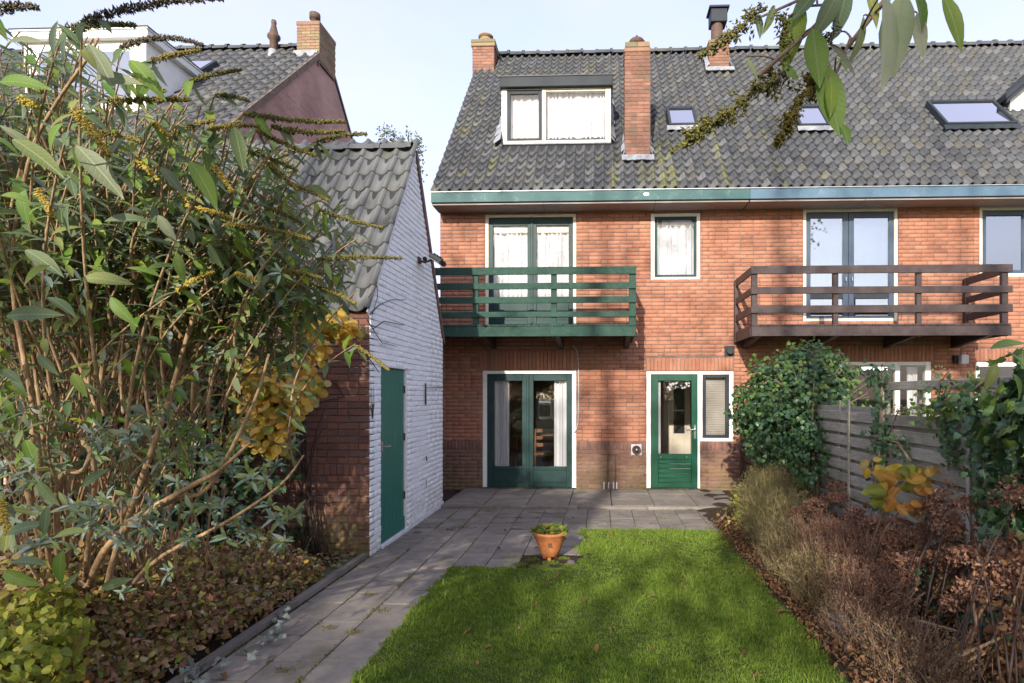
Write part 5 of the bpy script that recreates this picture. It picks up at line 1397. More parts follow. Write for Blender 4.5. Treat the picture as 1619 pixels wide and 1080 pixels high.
q = on_z(372, 905); stone('small purple stone left of the largest one by the shed', q.x, q.y, .05, .09, (1,.8,.8), 5, 'purple stones by the shed')

# ================================================================== VEGETATION, RIGHT SIDE
def arr(p): return np.array(tuple(p))
def shell_leaves(center, r, n, tpl, smin, smax, down=-.3, mn=.6, outward=1.2):
    P, d = ellipsoid(n, center, r, mn)
    D = unit(rng.normal(size=(n,3))*.9 + np.array([0,0,down*2]) + d*.3); N = unit(d*outward + rng.normal(size=(n,3))*.5 + np.array([0,0,.35]))
    return P, D, N, rng.uniform(smin, smax, n)
def cat(*L): return [np.concatenate([l[i] for l in L]) for i in range(4)]
ivy = thing('ivy_mound', 'large rounded mound of dark green ivy overhanging the fence below the brown balcony', 'ivy', (2.3, 7.0, 0))
A = cat(shell_leaves((2.42,7.1,1.62), (.66,.72,.56), 3400, IVY, .04,.085), shell_leaves((2.12,7.5,1.42), (.42,.6,.42), 1200, IVY, .04,.08),
        shell_leaves((2.2,6.7,1.25), (.42,.55,.40), 1300, IVY, .035,.075), shell_leaves((2.65,7.2,1.95), (.4,.55,.34), 900, IVY,.04,.08), shell_leaves((2.22,6.3,1.0), (.24,.45,.35), 600, IVY, .035,.07), shell_leaves((2.0,6.9,1.0), (.3,.5,.2), 350, IVY, .035,.07, mn=.2))
leaves(ivy, IVY, *A, MAT['ivy'], 300)
B = shell_leaves((2.44,7.1,1.70), (.70,.76,.58), 1100, IVY, .035,.065, mn=.95); k = B[0][:,2] > 1.4; B = [b[k] for b in B]
leaves(ivy, IVY, *B, MAT['ivylight'], 120)
core = MB()
for k in range(60):
    a = (2.4+R.uniform(-.1,.1), 7+R.uniform(-.8,.8), .1 if k < 20 else 1.2); d = rdir(1)[0]
    core.tube(bez(a, (a[0], a[1], 1.5), (2.5+d[0]*.7, 7+d[1]*.75, 1.6+abs(d[2])*.6), 6), [.014,.012,.01,.008,.006,.004], 5)
part('stem', core, MAT['twig'], ivy, kind='stuff')
def vine(label, pts, n, smin, smax, mat, r=.09, tpl=IVY, limit=60, stem='twig', group=None, spread=.5):
    v = thing('climbing_vine', label, 'vine', tuple(pts[0]), group)
    pts = [Vector(p) for p in pts]; A_ = np.array([tuple(p) for p in pts]); seg = np.linalg.norm(np.diff(A_, axis=0), axis=1); cum = np.concatenate([[0], np.cumsum(seg)])/seg.sum()
    t = rng.uniform(0,1,n); P = np.stack([np.interp(t, cum, A_[:,k]) for k in range(3)], 1) + rng.normal(size=(n,3))*r*np.array([.55,1,1])
    D = rdir(n, (-.2,0,-1), .8); N = rdir(n, (-1,-.5,.4), spread)
    leaves(v, tpl, P, D, N, rng.uniform(smin, smax, n), mat, limit)
    part('stem', MB().tube(pts, [.010]*len(pts), 6), MAT[stem], v, True)
    return v
vg = 'ivy runners on the grey fence'
def fp(px, py, dx=-.06): return on_x(px, py, FX+dx)
vine('dark ivy climbing the fence post right of the ivy mound', [fp(1388,800), fp(1390,720), fp(1392,650), fp(1395,600), fp(1375,585)], 240, .035, .07, MAT['ivy'], .06, group=vg)
vine('yellow green ivy tangle hanging over the top rail of the fence', [fp(1455,640), fp(1490,650), fp(1520,630), fp(1560,600)], 170, .03, .055, MAT['ivylight'], .07, group=vg)
vine('ivy trailing down the middle of the grey fence boards', [fp(1500,610), fp(1490,650), fp(1495,690), fp(1510,730)], 160, .03, .06, MAT['ivy'], .05, group=vg)
vine('sparse ivy sprig low on the grey fence left of the golden leaves', [fp(1375,690), fp(1420,700), fp(1440,730)], 70, .03, .05, MAT['ivy'], .05, group=vg)
vine('leafy ivy curtain falling at the right end of the grey fence', [fp(1535,620,-.15), fp(1545,680,-.12), fp(1555,740,-.1), fp(1570,830,-.1)], 330, .035, .07, MAT['ivy'], .06, group=vg)
# dried seed heads along the fence top
sh = thing('dried_climber', 'dried pale seed heads and twigs on top of the grey fence', 'dried plant', tuple(fp(1420,650)))
for (a, b) in ((1405,650),(1420,645),(1432,652),(1450,648),(1485,585),(1500,600),(1492,640)):
    c = fp(a, b, -.03); P, d = ellipsoid(40, tuple(c), (.035,.05,.03), .3); leaves_stuff('seed_head', SMALL, P, d, rdir(40), rng.uniform(.012,.028,40), MAT['beige'], sh)
part('stem', MB().tube([fp(1400,700), fp(1412,670), fp(1420,650), fp(1445,646), fp(1480,640), fp(1490,600), fp(1502,584)], .006, 5), MAT['twig'], sh, True)
# big leaved vine at the right edge
bv = thing('leafy_vine', 'dense large leaved green vine spilling over the fence at the right edge', 'vine', (2.3, 3.0, 0))
A = cat(shell_leaves((2.34,3.12,1.52), (.16,.24,.34), 420, IVY, .06,.115, mn=.4), shell_leaves((2.35,2.65,1.70), (.2,.35,.30), 200, IVY, .07,.13, mn=.5), shell_leaves((2.32,3.25,1.12), (.10,.16,.30), 200, IVY, .04,.08, mn=.3))
leaves(bv, IVY, *A, MAT['ivy'], 220)
B = cat(shell_leaves((2.30,3.10,1.62), (.18,.26,.30), 90, IVY, .06,.11, mn=.9), shell_leaves((2.3,3.35,1.5), (.10,.2,.2), 90, IVY, .035,.06, mn=.6))
leaves(bv, IVY, *B, MAT['ivylight'], 80)
part('stem', MB().tube([(2.38,2.9,0),(2.34,3.0,.8),(2.30,2.95,1.4),(2.3,2.7,1.8)], [.02,.016,.012,.006], 6), MAT['twig'], bv, True)
P = np.array([arr(at(x, y, 2.6)) for x, y in ((1566,552),(1590,556),(1600,590),(1575,575))]); P2 = np.array([arr(at(x, y, 2.55)) for x, y in ((1622,528),(1640,575),(1640,640),(1560,620))])
leaves(bv, LANCE2, P, P2-P, rdir(4,(0,-.5,1),.2), np.linalg.norm(P2-P, axis=1)*np.array([1,.8,.7,.8]), MAT['ivylight'])

# hydrangeas
hyd_mat = MAT['hydrangea']
def hydrangea(label, bx, by, heads, stemr=.004):
    heads = heads + [(x+R.gauss(0,.07), y+R.gauss(0,.14), max(.2, z-R.uniform(.02,.18)), r*R.uniform(.7,.95)) for (x,y,z,r) in heads if R.random() < .75]
    h = thing('hydrangea', label, 'shrub', (bx, by, 0), 'dried hydrangeas in the right flower bed')
    for (x, y, z, r) in heads:
        n = 230; r = r*1.25; d = unit(rng.normal(size=(n,3))); d[:,2] = np.where(d[:,2] < -.45, -d[:,2], d[:,2])
        P = np.array((x,y,z)) + d*np.array([r, r, r*.72])*rng.uniform(.72,1.05,n)[:,None]
        leaves_stuff('flower_head', SMALL, P, unit(rng.normal(size=(n,3))+d*.4), d+rng.normal(size=(n,3))*.5, rng.uniform(.018,.034,n), hyd_mat, h)
    st = MB()
    for (x, y, z, r) in heads:
        gx, gy = bx+R.uniform(-.2,.2), by+R.uniform(-.3,.3)
        st.tube(bez((gx, gy, 0), (gx+(x-gx)*.15, gy+(y-gy)*.15, z*.65), (x, y, z), 7), [stemr*1.2]*3+[stemr]*2+[stemr*.7]*2, 5)
    part('stem', st, MAT['darktwig'], h, True)
    n = 14*len(heads); k = rng.integers(0, len(heads), n); H_ = np.array([q[:3] for q in heads]); t = rng.uniform(.25,.95,n)[:,None]
    P = np.array([bx,by,0])*(1-t) + H_[k]*t + rng.normal(size=(n,3))*.035
    leaves_stuff('dead_leaves', CURLED, P, rdir(n,(0,0,-.9),.8), rdir(n), rng.uniform(.03,.06,n), MAT['brownleaf'], h)
    return h
def hd(px, py, d, r=.075): p = at(px, py, d); return (p.x, p.y, p.z, r)
hydrangea('dried hydrangea with brown flower heads nearest the straw shrub', 1.95, 5.4, [hd(1290,800,5.2),hd(1325,790,5.3),hd(1262,812,5.4,.065),hd(1350,815,5.0),hd(1310,835,5.0),hd(1355,845,4.9),hd(1335,775,5.6),hd(1380,830,4.8),hd(1322,855,4.8,.065),hd(1375,862,4.6),hd(1345,880,4.6,.07),hd(1320,770,5.8,.06),hd(1390,795,5.1,.07)])
hydrangea('dried hydrangea with brown flower heads in the middle of the right bed', 1.95, 4.3, [hd(1400,860,4.3),hd(1375,890,4.3),hd(1410,890,4.1),hd(1440,850,4.3),hd(1470,860,4.2,.085),hd(1500,880,4.0,.08),hd(1450,885,4.1),hd(1400,920,4.0,.065),hd(1360,905,4.3,.06),hd(1480,835,4.3),hd(1430,915,3.9,.065),hd(1345,925,4.2,.06),hd(1385,935,4.0,.06),hd(1420,830,4.5,.07)])
hydrangea('tallest dried hydrangea standing against the grey fence on the right', 2.15, 3.7, [hd(1490,790,4.0,.085),hd(1520,775,3.9,.09),hd(1555,785,3.8,.09),hd(1500,815,3.9,.08),hd(1540,815,3.8,.09),hd(1470,805,4.1,.08),hd(1570,760,3.9,.08),hd(1530,750,4.1,.075),hd(1575,800,3.6,.085),hd(1515,840,3.8,.08),hd(1550,850,3.7,.08),hd(1480,780,4.3,.07),hd(1560,825,3.7,.075)])
hy4 = hydrangea('dried hydrangea with bare curved stems at the bottom right', 2.05, 2.95, [hd(1530,885,3.4,.08),hd(1575,905,3.2,.085),hd(1600,930,3.1,.08),hd(1560,925,3.3,.085),hd(1600,790,3.2,.09),hd(1625,770,3.1,.09),hd(1590,870,3.3,.075),hd(1630,890,3.0,.08),hd(1545,940,3.3,.06),hd(1510,955,3.5,.06)], .005)
# bare curved stems bottom right
st = MB()
for pts in ([(1500,1060,3.2),(1560,1030,3.1),(1600,960,3.05),(1619,900,3.0)], [(1490,1040,3.3),(1530,1010,3.25),(1570,930,3.2),(1545,880,3.3)], [(1520,1060,3.2),(1545,990,3.2),(1535,930,3.3),(1550,860,3.4)], [(1440,1030,3.6),(1450,980,3.6),(1520,1000,3.4)], [(1470,1080,3.1),(1510,1040,3.1),(1580,1010,3.0),(1630,985,2.9)]):
    st.tube([at(*p) for p in pts], [.012,.010,.008,.006][:len(pts)], 6)
part('bare_stem', st, MAT['bark'], hy4, True)
# straw coloured feathery shrub
def tuft(name, label, cx_, cy_, rx, ry, h, n, mat, w=.006, lean=.5, group=None, catg='shrub', extra=None):
    t = thing(name, label, catg, (cx_, cy_, 0), group)
    a = rng.uniform(0, 2*math.pi, n); q = np.sqrt(rng.uniform(0,1,n))
    P = np.stack([cx_+q*np.cos(a)*rx*.45, cy_+q*np.sin(a)*ry*.45, np.full(n, .02)], 1)
    D = np.stack([np.cos(a)*q*lean*rx/h*2, np.sin(a)*q*lean*ry/h*2, np.ones(n)], 1) + rng.normal(size=(n,3))*.26
    L_ = h*rng.uniform(.35,1.05,n)*(1-.25*q)
    V, T = GRASSY; N = rdir(n, (0,-1,.2), .8); X, Y, Z = bases(D, N)
    W = P[:,None] + V[None,:,0:1]*X[:,None]*(w/.07) + (V[None,:,1:2]*Y[:,None] + V[None,:,2:3]*Z[:,None]*.8)*L_[:,None,None]
    link('blades', np_mesh('blades', W.reshape(-1,3), (T[None]+(np.arange(n)*4)[:,None,None]).reshape(-1,3), MAT[mat]), t, kind='stuff')
    m = n*12; k = rng.integers(0, n, m); s = rng.uniform(.25,1.02,m)[:,None]
    P2 = P[k] + unit(D)[k]*L_[k][:,None]*s + Z[k]*.16*.8*(s**2)*L_[k][:,None] + rng.normal(size=(m,3))*.02
    leaves_stuff('small_leaves', NARROW, P2, unit(D[k]+rng.normal(size=(m,3))*.7), rdir(m), rng.uniform(.014,.034,m), MAT[extra or mat], t)
    return t
def twiggy(label, blobs, n, mats, tw=.0032, ln=(.06,.20), leafn=6, lsz=(.010,.026), name='feathery_shrub'):
    x0, y0 = blobs[0][0][0], blobs[0][0][1]
    t = thing(name, label, 'shrub', (x0, y0, 0), 'feathery dry shrubs along the lawn edge')
    W_, T_, o_ = [], [], 0; LPp, LDd = [], []
    for c, r in blobs:
        m = int(n*r[0]*r[1]*r[2]*60); P, d = ellipsoid(m, c, r, .25); P[:,2] = np.maximum(P[:,2], .03)
        root = np.array([c[0], c[1], -.05]) + (P-np.array(c))*np.array([.45,.45,0])
        D = unit(unit(P-root)*1.0 + rng.normal(size=(m,3))*.33); L_ = rng.uniform(*ln, m); V, T = GRASSY
        X, Y, Z = bases(D, rdir(m, (0,-1,.2), .8))
        W = P[:,None] - D[:,None]*L_[:,None,None]*.6 + V[None,:,0:1]*X[:,None]*(tw/.07) + (V[None,:,1:2]*Y[:,None]+V[None,:,2:3]*Z[:,None]*.7)*L_[:,None,None]
        W_.append(W.reshape(-1,3)); T_.append((T[None]+(np.arange(m)*4)[:,None,None]).reshape(-1,3)+o_); o_ += m*4
        k = rng.integers(0, m, m*leafn); s_ = rng.uniform(-.5,.45,m*leafn)[:,None]
        LPp.append(P[k]+D[k]*L_[k][:,None]*s_+rng.normal(size=(m*leafn,3))*.008); LDd.append(unit(D[k]+rng.normal(size=(m*leafn,3))*.8))
    link('twigs', np_mesh('twigs', np.concatenate(W_), np.concatenate(T_), MAT[mats[0]]), t, kind='stuff')
    P = np.concatenate(LPp); D = np.concatenate(LDd); q = rng.random(len(P)) < .6
    for mk, mt_ in ((q, mats[1]), (~q, mats[2])): leaves_stuff('small_leaves', NARROW, P[mk], D[mk], rdir(int(mk.sum())), rng.uniform(*lsz, int(mk.sum())), MAT[mt_], t)
    st_ = MB()
    for c, r in blobs:
        for k in range(14): st_.tube(bez((c[0]+R.gauss(0,.08), c[1]+R.gauss(0,.15), 0), (c[0]+R.gauss(0,.1), c[1]+R.gauss(0,.2), c[2]), (c[0]+R.uniform(-.8,.8)*r[0], c[1]+R.uniform(-.8,.8)*r[1], c[2]+R.uniform(0,.7)*r[2]), 6), [.005,.0045,.004,.003,.0025,.002], 4, False)
    part('stems', st_, MAT['twig'], t, kind='stuff')
    return t
twiggy('straw coloured feathery shrub beside the terrace in front of the ivy', [((1.92,6.45,.42),(.40,.62,.44)),((1.85,5.95,.34),(.34,.5,.36)),((2.1,6.9,.5),(.3,.4,.42))], 520, ('beige','beige','olive'))
twiggy('pale brown twiggy cushion shrub along the lawn edge in the middle of the right bed', [((1.74,5.1,.24),(.30,.55,.28)),((1.70,4.5,.20),(.26,.45,.24))], 700, ('beige','beige','brownleaf'))
twiggy('pinkish brown twiggy shrub between the middle hydrangea and the lawn', [((1.90,4.7,.36),(.28,.6,.28)),((1.84,3.95,.28),(.26,.4,.22))], 600, ('twigpink','hydrangea','brownleaf'))
twiggy('brown twiggy cushion at the bottom of the right bed', [((1.66,3.75,.14),(.22,.35,.18)),((1.78,3.25,.16),(.28,.4,.20))], 800, ('twigpink','brownleaf','beige'))
q = on_z(1345, 1012)
tuft('silver_plant', 'small silver blue cushion plant at the edge of the right bed', q.x, q.y, .13, .13, .17, 260, 'silver', .006, .6, catg='plant', extra='silver')
yb = thing('yellow_flowers', 'yellow leaved tufts at the lawn corner beside the straw shrub', 'plant', (1.6, 7.2, 0))
P, d = ellipsoid(150, (1.62, 6.75, .38), (.10,.22,.26), .3); leaves(yb, ROUND, P, rdir(150), d, rng.uniform(.02,.05,150), MAT['yellowgreen'], 60)
yg = thing('ground_ivy', 'patch of mixed green and brown leaves at the lawn corner by the terrace', 'plant', (1.6, 7.1, 0))
P, d = ellipsoid(400, (1.72, 7.15, .08), (.28,.4,.14), .3); leaves(yg, ROUND, P, rdir(400), d, rng.uniform(.02,.05,400), MAT['lowhedge'], 80)
# golden big leaved shrub
gs = thing('golden_shrub', 'young shrub with big orange and yellow green leaves above the right bed', 'shrub', (2.0, 4.3, 0))
gl_pts = [(1385,782,1405,760),(1398,792,1378,800),(1405,785,1425,770),(1412,790,1400,812),(1425,775,1450,762),(1418,800,1440,815),(1432,760,1460,752),(1440,750,1420,742),(1452,758,1478,765),(1460,772,1478,782),(1400,775,1372,775),(1415,765,1395,748),(1440,795,1462,800),(1440,800,1448,822),(1448,742,1475,746),(1425,755,1405,745),(1395,805,1388,790),(1475,748,1488,738)]
gl_pts += gl_pts[:12]
gl_pts += [(a+R.uniform(-16,16), b+R.uniform(-6,6), c+R.uniform(-18,18), d_+R.uniform(-9,5)) for a, b, c, d_ in gl_pts]
P = []; Q = []
for a, b, c, d_ in gl_pts:
    dd = 4.15+R.uniform(-.15,.15); P.append(arr(at(a, b, dd))); Q.append(arr(at(c, d_, dd-.03)))
P = np.array(P); Q = np.array(Q)
BIG = leaf_tpl(.75, widths=(.1,.75,1,.8,.4,0), fold=.15, curl=.2)
sel = np.arange(len(P))
leaves(gs, BIG, P[sel%3 != 1], (Q-P)[sel%3 != 1], rdir((sel%3 != 1).sum(), (0,-1.3,.7), .35), np.linalg.norm(Q-P, axis=1)[sel%3 != 1]*.88, MAT['orangeleaf'])
leaves(gs, BIG, P[sel%3 == 1], (Q-P)[sel%3 == 1], rdir((sel%3 == 1).sum(), (0,-1.3,.7), .35), np.linalg.norm(Q-P, axis=1)[sel%3 == 1]*.88, MAT['yellowgreen'])
st = MB()
for k in range(6): st.tube(bez((2.0+R.uniform(-.05,.05), 4.35, 0), (2.0, 4.4, .6), tuple(P[k*3]), 7), [.009,.008,.007,.006,.005,.004,.003], 6)
part('stem', st, MAT['twig'], gs, True)
gy = thing('golden_shrub', 'few golden leaves at the foot of the ivy covered post', 'shrub', tuple(at(1385,790,5.0)))
P = np.array([arr(at(x, y, 4.75)) for x, y in ((1372,740),(1385,735),(1380,728),(1372,728))]); D = np.array([(-.2,0,-1),(.4,0,-.8),(.8,0,.2),(-.3,0,-.3)])
leaves(gy, BIG, P, D, rdir(4, (-.3,-1.3,.3), .3), np.array([.09,.10,.08,.09]), MAT['yellow'])
part('stem', MB().tube([at(1384,800,4.8), at(1381,760,4.78), at(1379,730,4.75)], .005, 5), MAT['twig'], gy)
# creeping green in bed, foliage under hydrangeas
bg = thing('bed_undergrowth', 'dark ivy undergrowth at the foot of the grey fence', 'undergrowth', (2.3, 5, 0))
bg['kind'] = 'stuff'
P = np.stack([2.30+rng.normal(size=1600)*.07, rng.uniform(2.4, 8.6, 1600), rng.uniform(0, .55, 1600)**1.3], 1)
leaves(bg, IVY, P, rdir(1600,(-.3,0,-.8)), rdir(1600,(-1,-.3,.5),.6), rng.uniform(.03,.065,1600), MAT['ivy'], 100)
def litter(name, label, x0, x1, y0, y1, n, mat, smin, smax, z0=.03, zr=.05, tpl=ROUND, cond=None):
    P = np.stack([rng.uniform(x0,x1,n), rng.uniform(y0,y1,n), z0+rng.uniform(0,zr,n)], 1)
    if cond is not None: P = P[cond(P)]
    n = len(P); return leaves_stuff(name, tpl, P, rdir(n,(0,0,0),1)*np.array([1,1,.35]), rdir(n,(0,0,1.4),.5), rng.uniform(smin,smax,n), MAT[mat], None, label=label, cat='fallen leaves')
litter('fallen_leaves', 'brown fallen leaves covering the soil of the right flower bed', 1.40, 2.38, 2.3, 7.3, 6500, 'brownleaf', .012, .040, .03, .07, CURLED)
litter('fallen_leaves', 'dark maroon leaf litter on the left bed below the shrubs', -5.5, -2.5, 2.2, 5.7, 2600, 'brownleaf', .02, .045, .04, .06, CURLED)
litter('fallen_leaves', 'pale dry leaves scattered at the foot of the brown shed wall', -3.6, -2.45, 5.2, 5.70, 160, 'beige', .03, .06, .03, .03)
litter('fallen_leaves', 'few brown leaves lying on the lawn', -1.3, 1.4, 3.2, 6.8, 46, 'brownleaf', .025, .055, .03, .02, CURLED)
litter('fallen_leaves', 'bits of moss and leaf debris on the paving', -2.3, 1.4, 3.2, 8.2, 260, 'lowhedge', .008, .022, .010, .006, SMALL, lambda P: (P[:,0] < -1.45) | (P[:,1] > 7.0))
litter('fallen_leaves', 'brown leaves collected along the edge between lawn and right bed', 1.34, 1.60, 2.8, 7.0, 200, 'brownleaf', .015, .035, .02, .03, CURLED)
P = np.array([arr(on_z(x, y, .03)) for x, y in ((1290,1000),(1298,1005),(1230,972),(1332,1018),(348,1066))])
leaves_stuff('fallen_leaves', CURLED, P, rdir(5,(1,0,0),.3), rdir(5,(0,0,2),.3), np.array([.10,.09,.08,.07,.06]), MAT['brownleaf'], None, label='larger curled brown leaves at the lawn edge and on the path', cat='fallen leaves')
# moss cushions in joints
msx = []
for (px, py, s) in ((733,834,.10),(712,838,.06),(722,803,.14),(745,802,.12),(770,808,.08),(560,1000,.05),(600,965,.06),(450,1060,.05),(520,992,.05),(830,893,.10),(840,900,.08),(925,795,.06),(1150,833,.12),(1128,836,.08),(585,940,.05),(660,842,.05)):
    q = on_z(px, py, .01); n = 70; P = np.stack([q.x+rng.normal(size=n)*s*.6, q.y+rng.normal(size=n)*s*.35, .006+rng.uniform(0,.012,n)], 1); msx.append(P)
for k in range(150):
    if k % 2: jx = -2.345+G3*R.randint(0,3); jy = R.uniform(3.0, 8.1)
    else: jx = R.uniform(-2.3, 1.4); jy = 6.985+G3*R.randint(0,4)
    n = 26; s = R.uniform(.03,.09); P = np.stack([jx+rng.normal(size=n)*(.008 if k % 2 else s), jy+rng.normal(size=n)*(s if k % 2 else .008), .004+rng.uniform(0,.010,n)], 1); msx.append(P)
for k in range(40):
    n = 30; s = R.uniform(.03,.10); P = np.stack([R.uniform(-2.3,1.8)+rng.normal(size=n)*s, 9.72-abs(rng.normal(size=n))*.02, .055+rng.uniform(0,.012,n)], 1); msx.append(P)
P = np.concatenate(msx); n = len(P)
leaves_stuff('moss', SMALL, P, rdir(n,(0,0,.6)), rdir(n), rng.uniform(.008,.02,n), MAT['spikegreen'], None, label='small moss cushions in the paving joints', cat='moss')

# ================================================================== VEGETATION, LEFT SIDE
sb = thing('small_shrub', 'small dark green leafy plant at the foot of the brown shed wall', 'plant', tuple(on_z(462,885)))
q = on_z(462, 885); P, d = ellipsoid(260, (q.x, q.y+.12, .14), (.20,.12,.14), .3)
leaves(sb, LANCE3, P, unit(d+np.array([0,0,.5])), rdir(260,(0,-.5,1),.5), rng.uniform(.05,.10,260), MAT['ivy'], 80)
# golden climbing hydrangea on the shed corner
gc = thing('golden_climber', 'climber with golden yellow autumn leaves on the corner of the shed wall', 'climber', (-2.8, 5.5, 0))
def gcl(px, py, d, r, n, s0=.055, s1=.10): p = at(px, py, d); return shell_leaves(tuple(p), r, n, ROUND, s0, s1, -.5, .3, 1.0)
def facecam(L): L[2] = unit(L[2] + np.array([.25,-1.3,.2])*1.0); return L
A = facecam(cat(gcl(535,515,5.45,(.22,.12,.14),150), gcl(490,540,5.35,(.2,.15,.2),90), gcl(470,605,5.2,(.22,.16,.20),240), gcl(435,640,5.0,(.25,.18,.22),240), gcl(420,685,4.95,(.22,.15,.16),180), gcl(400,590,4.8,(.22,.15,.18),120), gcl(395,650,5.1,(.25,.15,.25),90), gcl(330,500,4.7,(.3,.15,.12),110), gcl(290,520,4.6,(.4,.15,.10),70), gcl(360,560,4.8,(.3,.15,.15),80), gcl(480,500,5.2,(.2,.1,.1),60)))
k = rng.random(len(A[0])) < .85
leaves(gc, ROUND, *[a_[k] for a_ in A], MAT['yellow'], 240)
leaves(gc, ROUND, *[a_[~k] for a_ in A], MAT['yellowgreen'], 60)
A = facecam(cat(gcl(430,705,5.1,(.20,.10,.08),80,.04,.08), gcl(370,700,5.0,(.2,.1,.08),50,.04,.08)))
leaves(gc, ROUND, *A, MAT['yellowgreen'], 60)
st = MB()
for k in range(9):
    a = at(R.uniform(390,520), R.uniform(520,700), 5.5); st.tube(bez((-3.1+R.uniform(-.3,.4), 5.62, 0), (-3.0, 5.6, 1.0), tuple(a), 7), [.012,.011,.010,.008,.006,.005,.004], 5)
for pts in ([(500,640),(520,632),(540,628)], [(500,600),(530,605),(545,630)]): st.tube([on_y(a, b, 5.69) for a, b in pts], .005, 5)
part('stem', st, MAT['darktwig'], gc, True)
# dark hedge behind the buddleia
hg = thing('dark_hedge', 'tall dark maroon and green hedge behind the big shrub on the left', 'hedge', (-4.2, 5.0, 0))
A = cat(*[shell_leaves((x, y, z), (.7,.4,.62), 1500, SMALL, .04,.085, -.4, .5) for x, y, z in ((-5.3,4.8,.8),(-5.2,4.9,1.7),(-4.6,5.0,2.0),(-4.5,5.0,1.1),(-3.9,5.1,1.7),(-3.7,5.1,.9),(-5.4,4.8,2.3),(-3.5,5.25,1.9),(-4.6,5.0,.4))])
leaves(hg, SMALL, *A, MAT['maroon'], 120)
A = cat(*[shell_leaves((x, y, z), (.65,.35,.5), 600, IVY, .05,.09, -.4, .8) for x, y, z in ((-4.3,4.75,.7),(-3.7,4.95,.6),(-3.4,5.1,1.2),(-3.35,5.2,1.7),(-4.5,4.7,1.4))])
leaves(hg, IVY, *A, MAT['ivy'], 150)
A = shell_leaves((-3.5,5.2,2.05), (.6,.25,.25), 380, SMALL, .04,.07, -.4, .5); leaves(hg, SMALL, *A, MAT['brownleaf'], 20)
st = MB()
for k in range(50):
    x = R.uniform(-5.6,-3.2); st.tube(bez((x, 5.0+R.uniform(-.2,.2), 0), (x+R.uniform(-.2,.2), 5, 1.2), (x+R.uniform(-.4,.4), 4.8+R.uniform(-.3,.4), R.uniform(1.6,2.6)), 6), [.016,.014,.012,.01,.008,.004], 5)
part('stem', st, MAT['darktwig'], hg, kind='stuff')
# low hedge bottom left
lh = thing('low_hedge', 'low mottled brown and yellow hedge along the kerb in the bottom left', 'hedge', (-3.3, 3.9, 0))
def hp(n, mat, smin, smax, tpl, lim, f=None, top=True):
    x = -2.45 - rng.uniform(0,1,n)**1.3*2.6; y = rng.uniform(2.3, 4.95, n)
    hmax = .28 + .10*np.clip((-2.5-x)/1.0,0,1) + .22*np.clip((4.6-y)/1.2,0,1)*np.clip((-2.5-x)/.35,.2,1) + .06*np.sin(x*7)*np.sin(y*6) + .10*np.clip((4.3-y),0,1); z = hmax*np.sqrt(rng.uniform(.05,1,n))
    z *= 1+.35*np.sin(x*13+np.sin(y*9)*2)*np.sin(y*15+x*4); edge = np.clip((-2.43-x)/.12,0,1); z *= .5+.5*edge
    P = np.stack([x,y,z],1) + rng.normal(size=(n,3))*.02
    if f is not None: P = P[f(P)]
    n = len(P); leaves(lh, tpl, P, rdir(n,(0,0,.2)), rdir(n,(.3,-.5,1),.7), rng.uniform(smin,smax,n), MAT[mat], lim)
hp(15000, 'lowhedge', .022, .055, CURLED, 150)
hp(6000, 'lowhedge', .02, .05, ROUND, 60)
hp(500, 'yellow', .025, .05, ROUND, 40)
hp(1300, 'leafyg', .025, .055, SMALL, 40)
hp(4000, 'hydrangea', .022, .05, CURLED, 20)
hp(900, 'leafgrey', .03, .05, SMALL, 30)
st = MB()
for k in range(260):
    x = R.uniform(-4.6,-2.55); y = R.uniform(2.4,4.9); st.tube([(x,y,0),(x+R.uniform(-.06,.06),y+R.uniform(-.06,.06),.15),(x+R.uniform(-.12,.12),y+R.uniform(-.12,.12),R.uniform(.28,.55))], [.005,.004,.002], 4, False)
part('twigs', st, MAT['twig'], lh, kind='stuff')
ys = thing('yellow_shrub', 'yellow green leaved shrub in the bottom left corner', 'shrub', (-2.9, 2.9, 0))
A = cat(gcl(60,970,2.75,(.19,.2,.15),330,.035,.065), gcl(30,1045,2.5,(.24,.2,.15),280,.035,.065), gcl(105,1010,2.6,(.10,.15,.13),110,.03,.055))
leaves(ys, BIG, *A, MAT['yellowgreen'], 240)
q = at(60,1040,2.8); part('stem', MB().tube([(q.x,q.y,0), tuple(at(60,990,2.8)), tuple(at(70,940,2.8))], [.01,.008,.005], 6), MAT['twig'], ys)
wv = thing('ivy_sprigs', 'small pale variegated ivy sprigs creeping over the kerb', 'ivy', tuple(on_z(400,1000)))
P = np.array([arr(on_z(x+R.uniform(-12,12), y+R.uniform(-8,8), R.uniform(.03,.09))) for x, y in [(438,1000),(425,1015),(440,985),(395,1030),(445,965),(320,1075),(345,1050),(300,1050),(470,940),(300,1068),(312,1060)] for _ in range(7)])
leaves(wv, IVY, P, rdir(len(P),(0,0,-.2)), rdir(len(P),(0,-.6,1),.4), rng.uniform(.03,.055,len(P)), MAT['leafgrey'], 77)

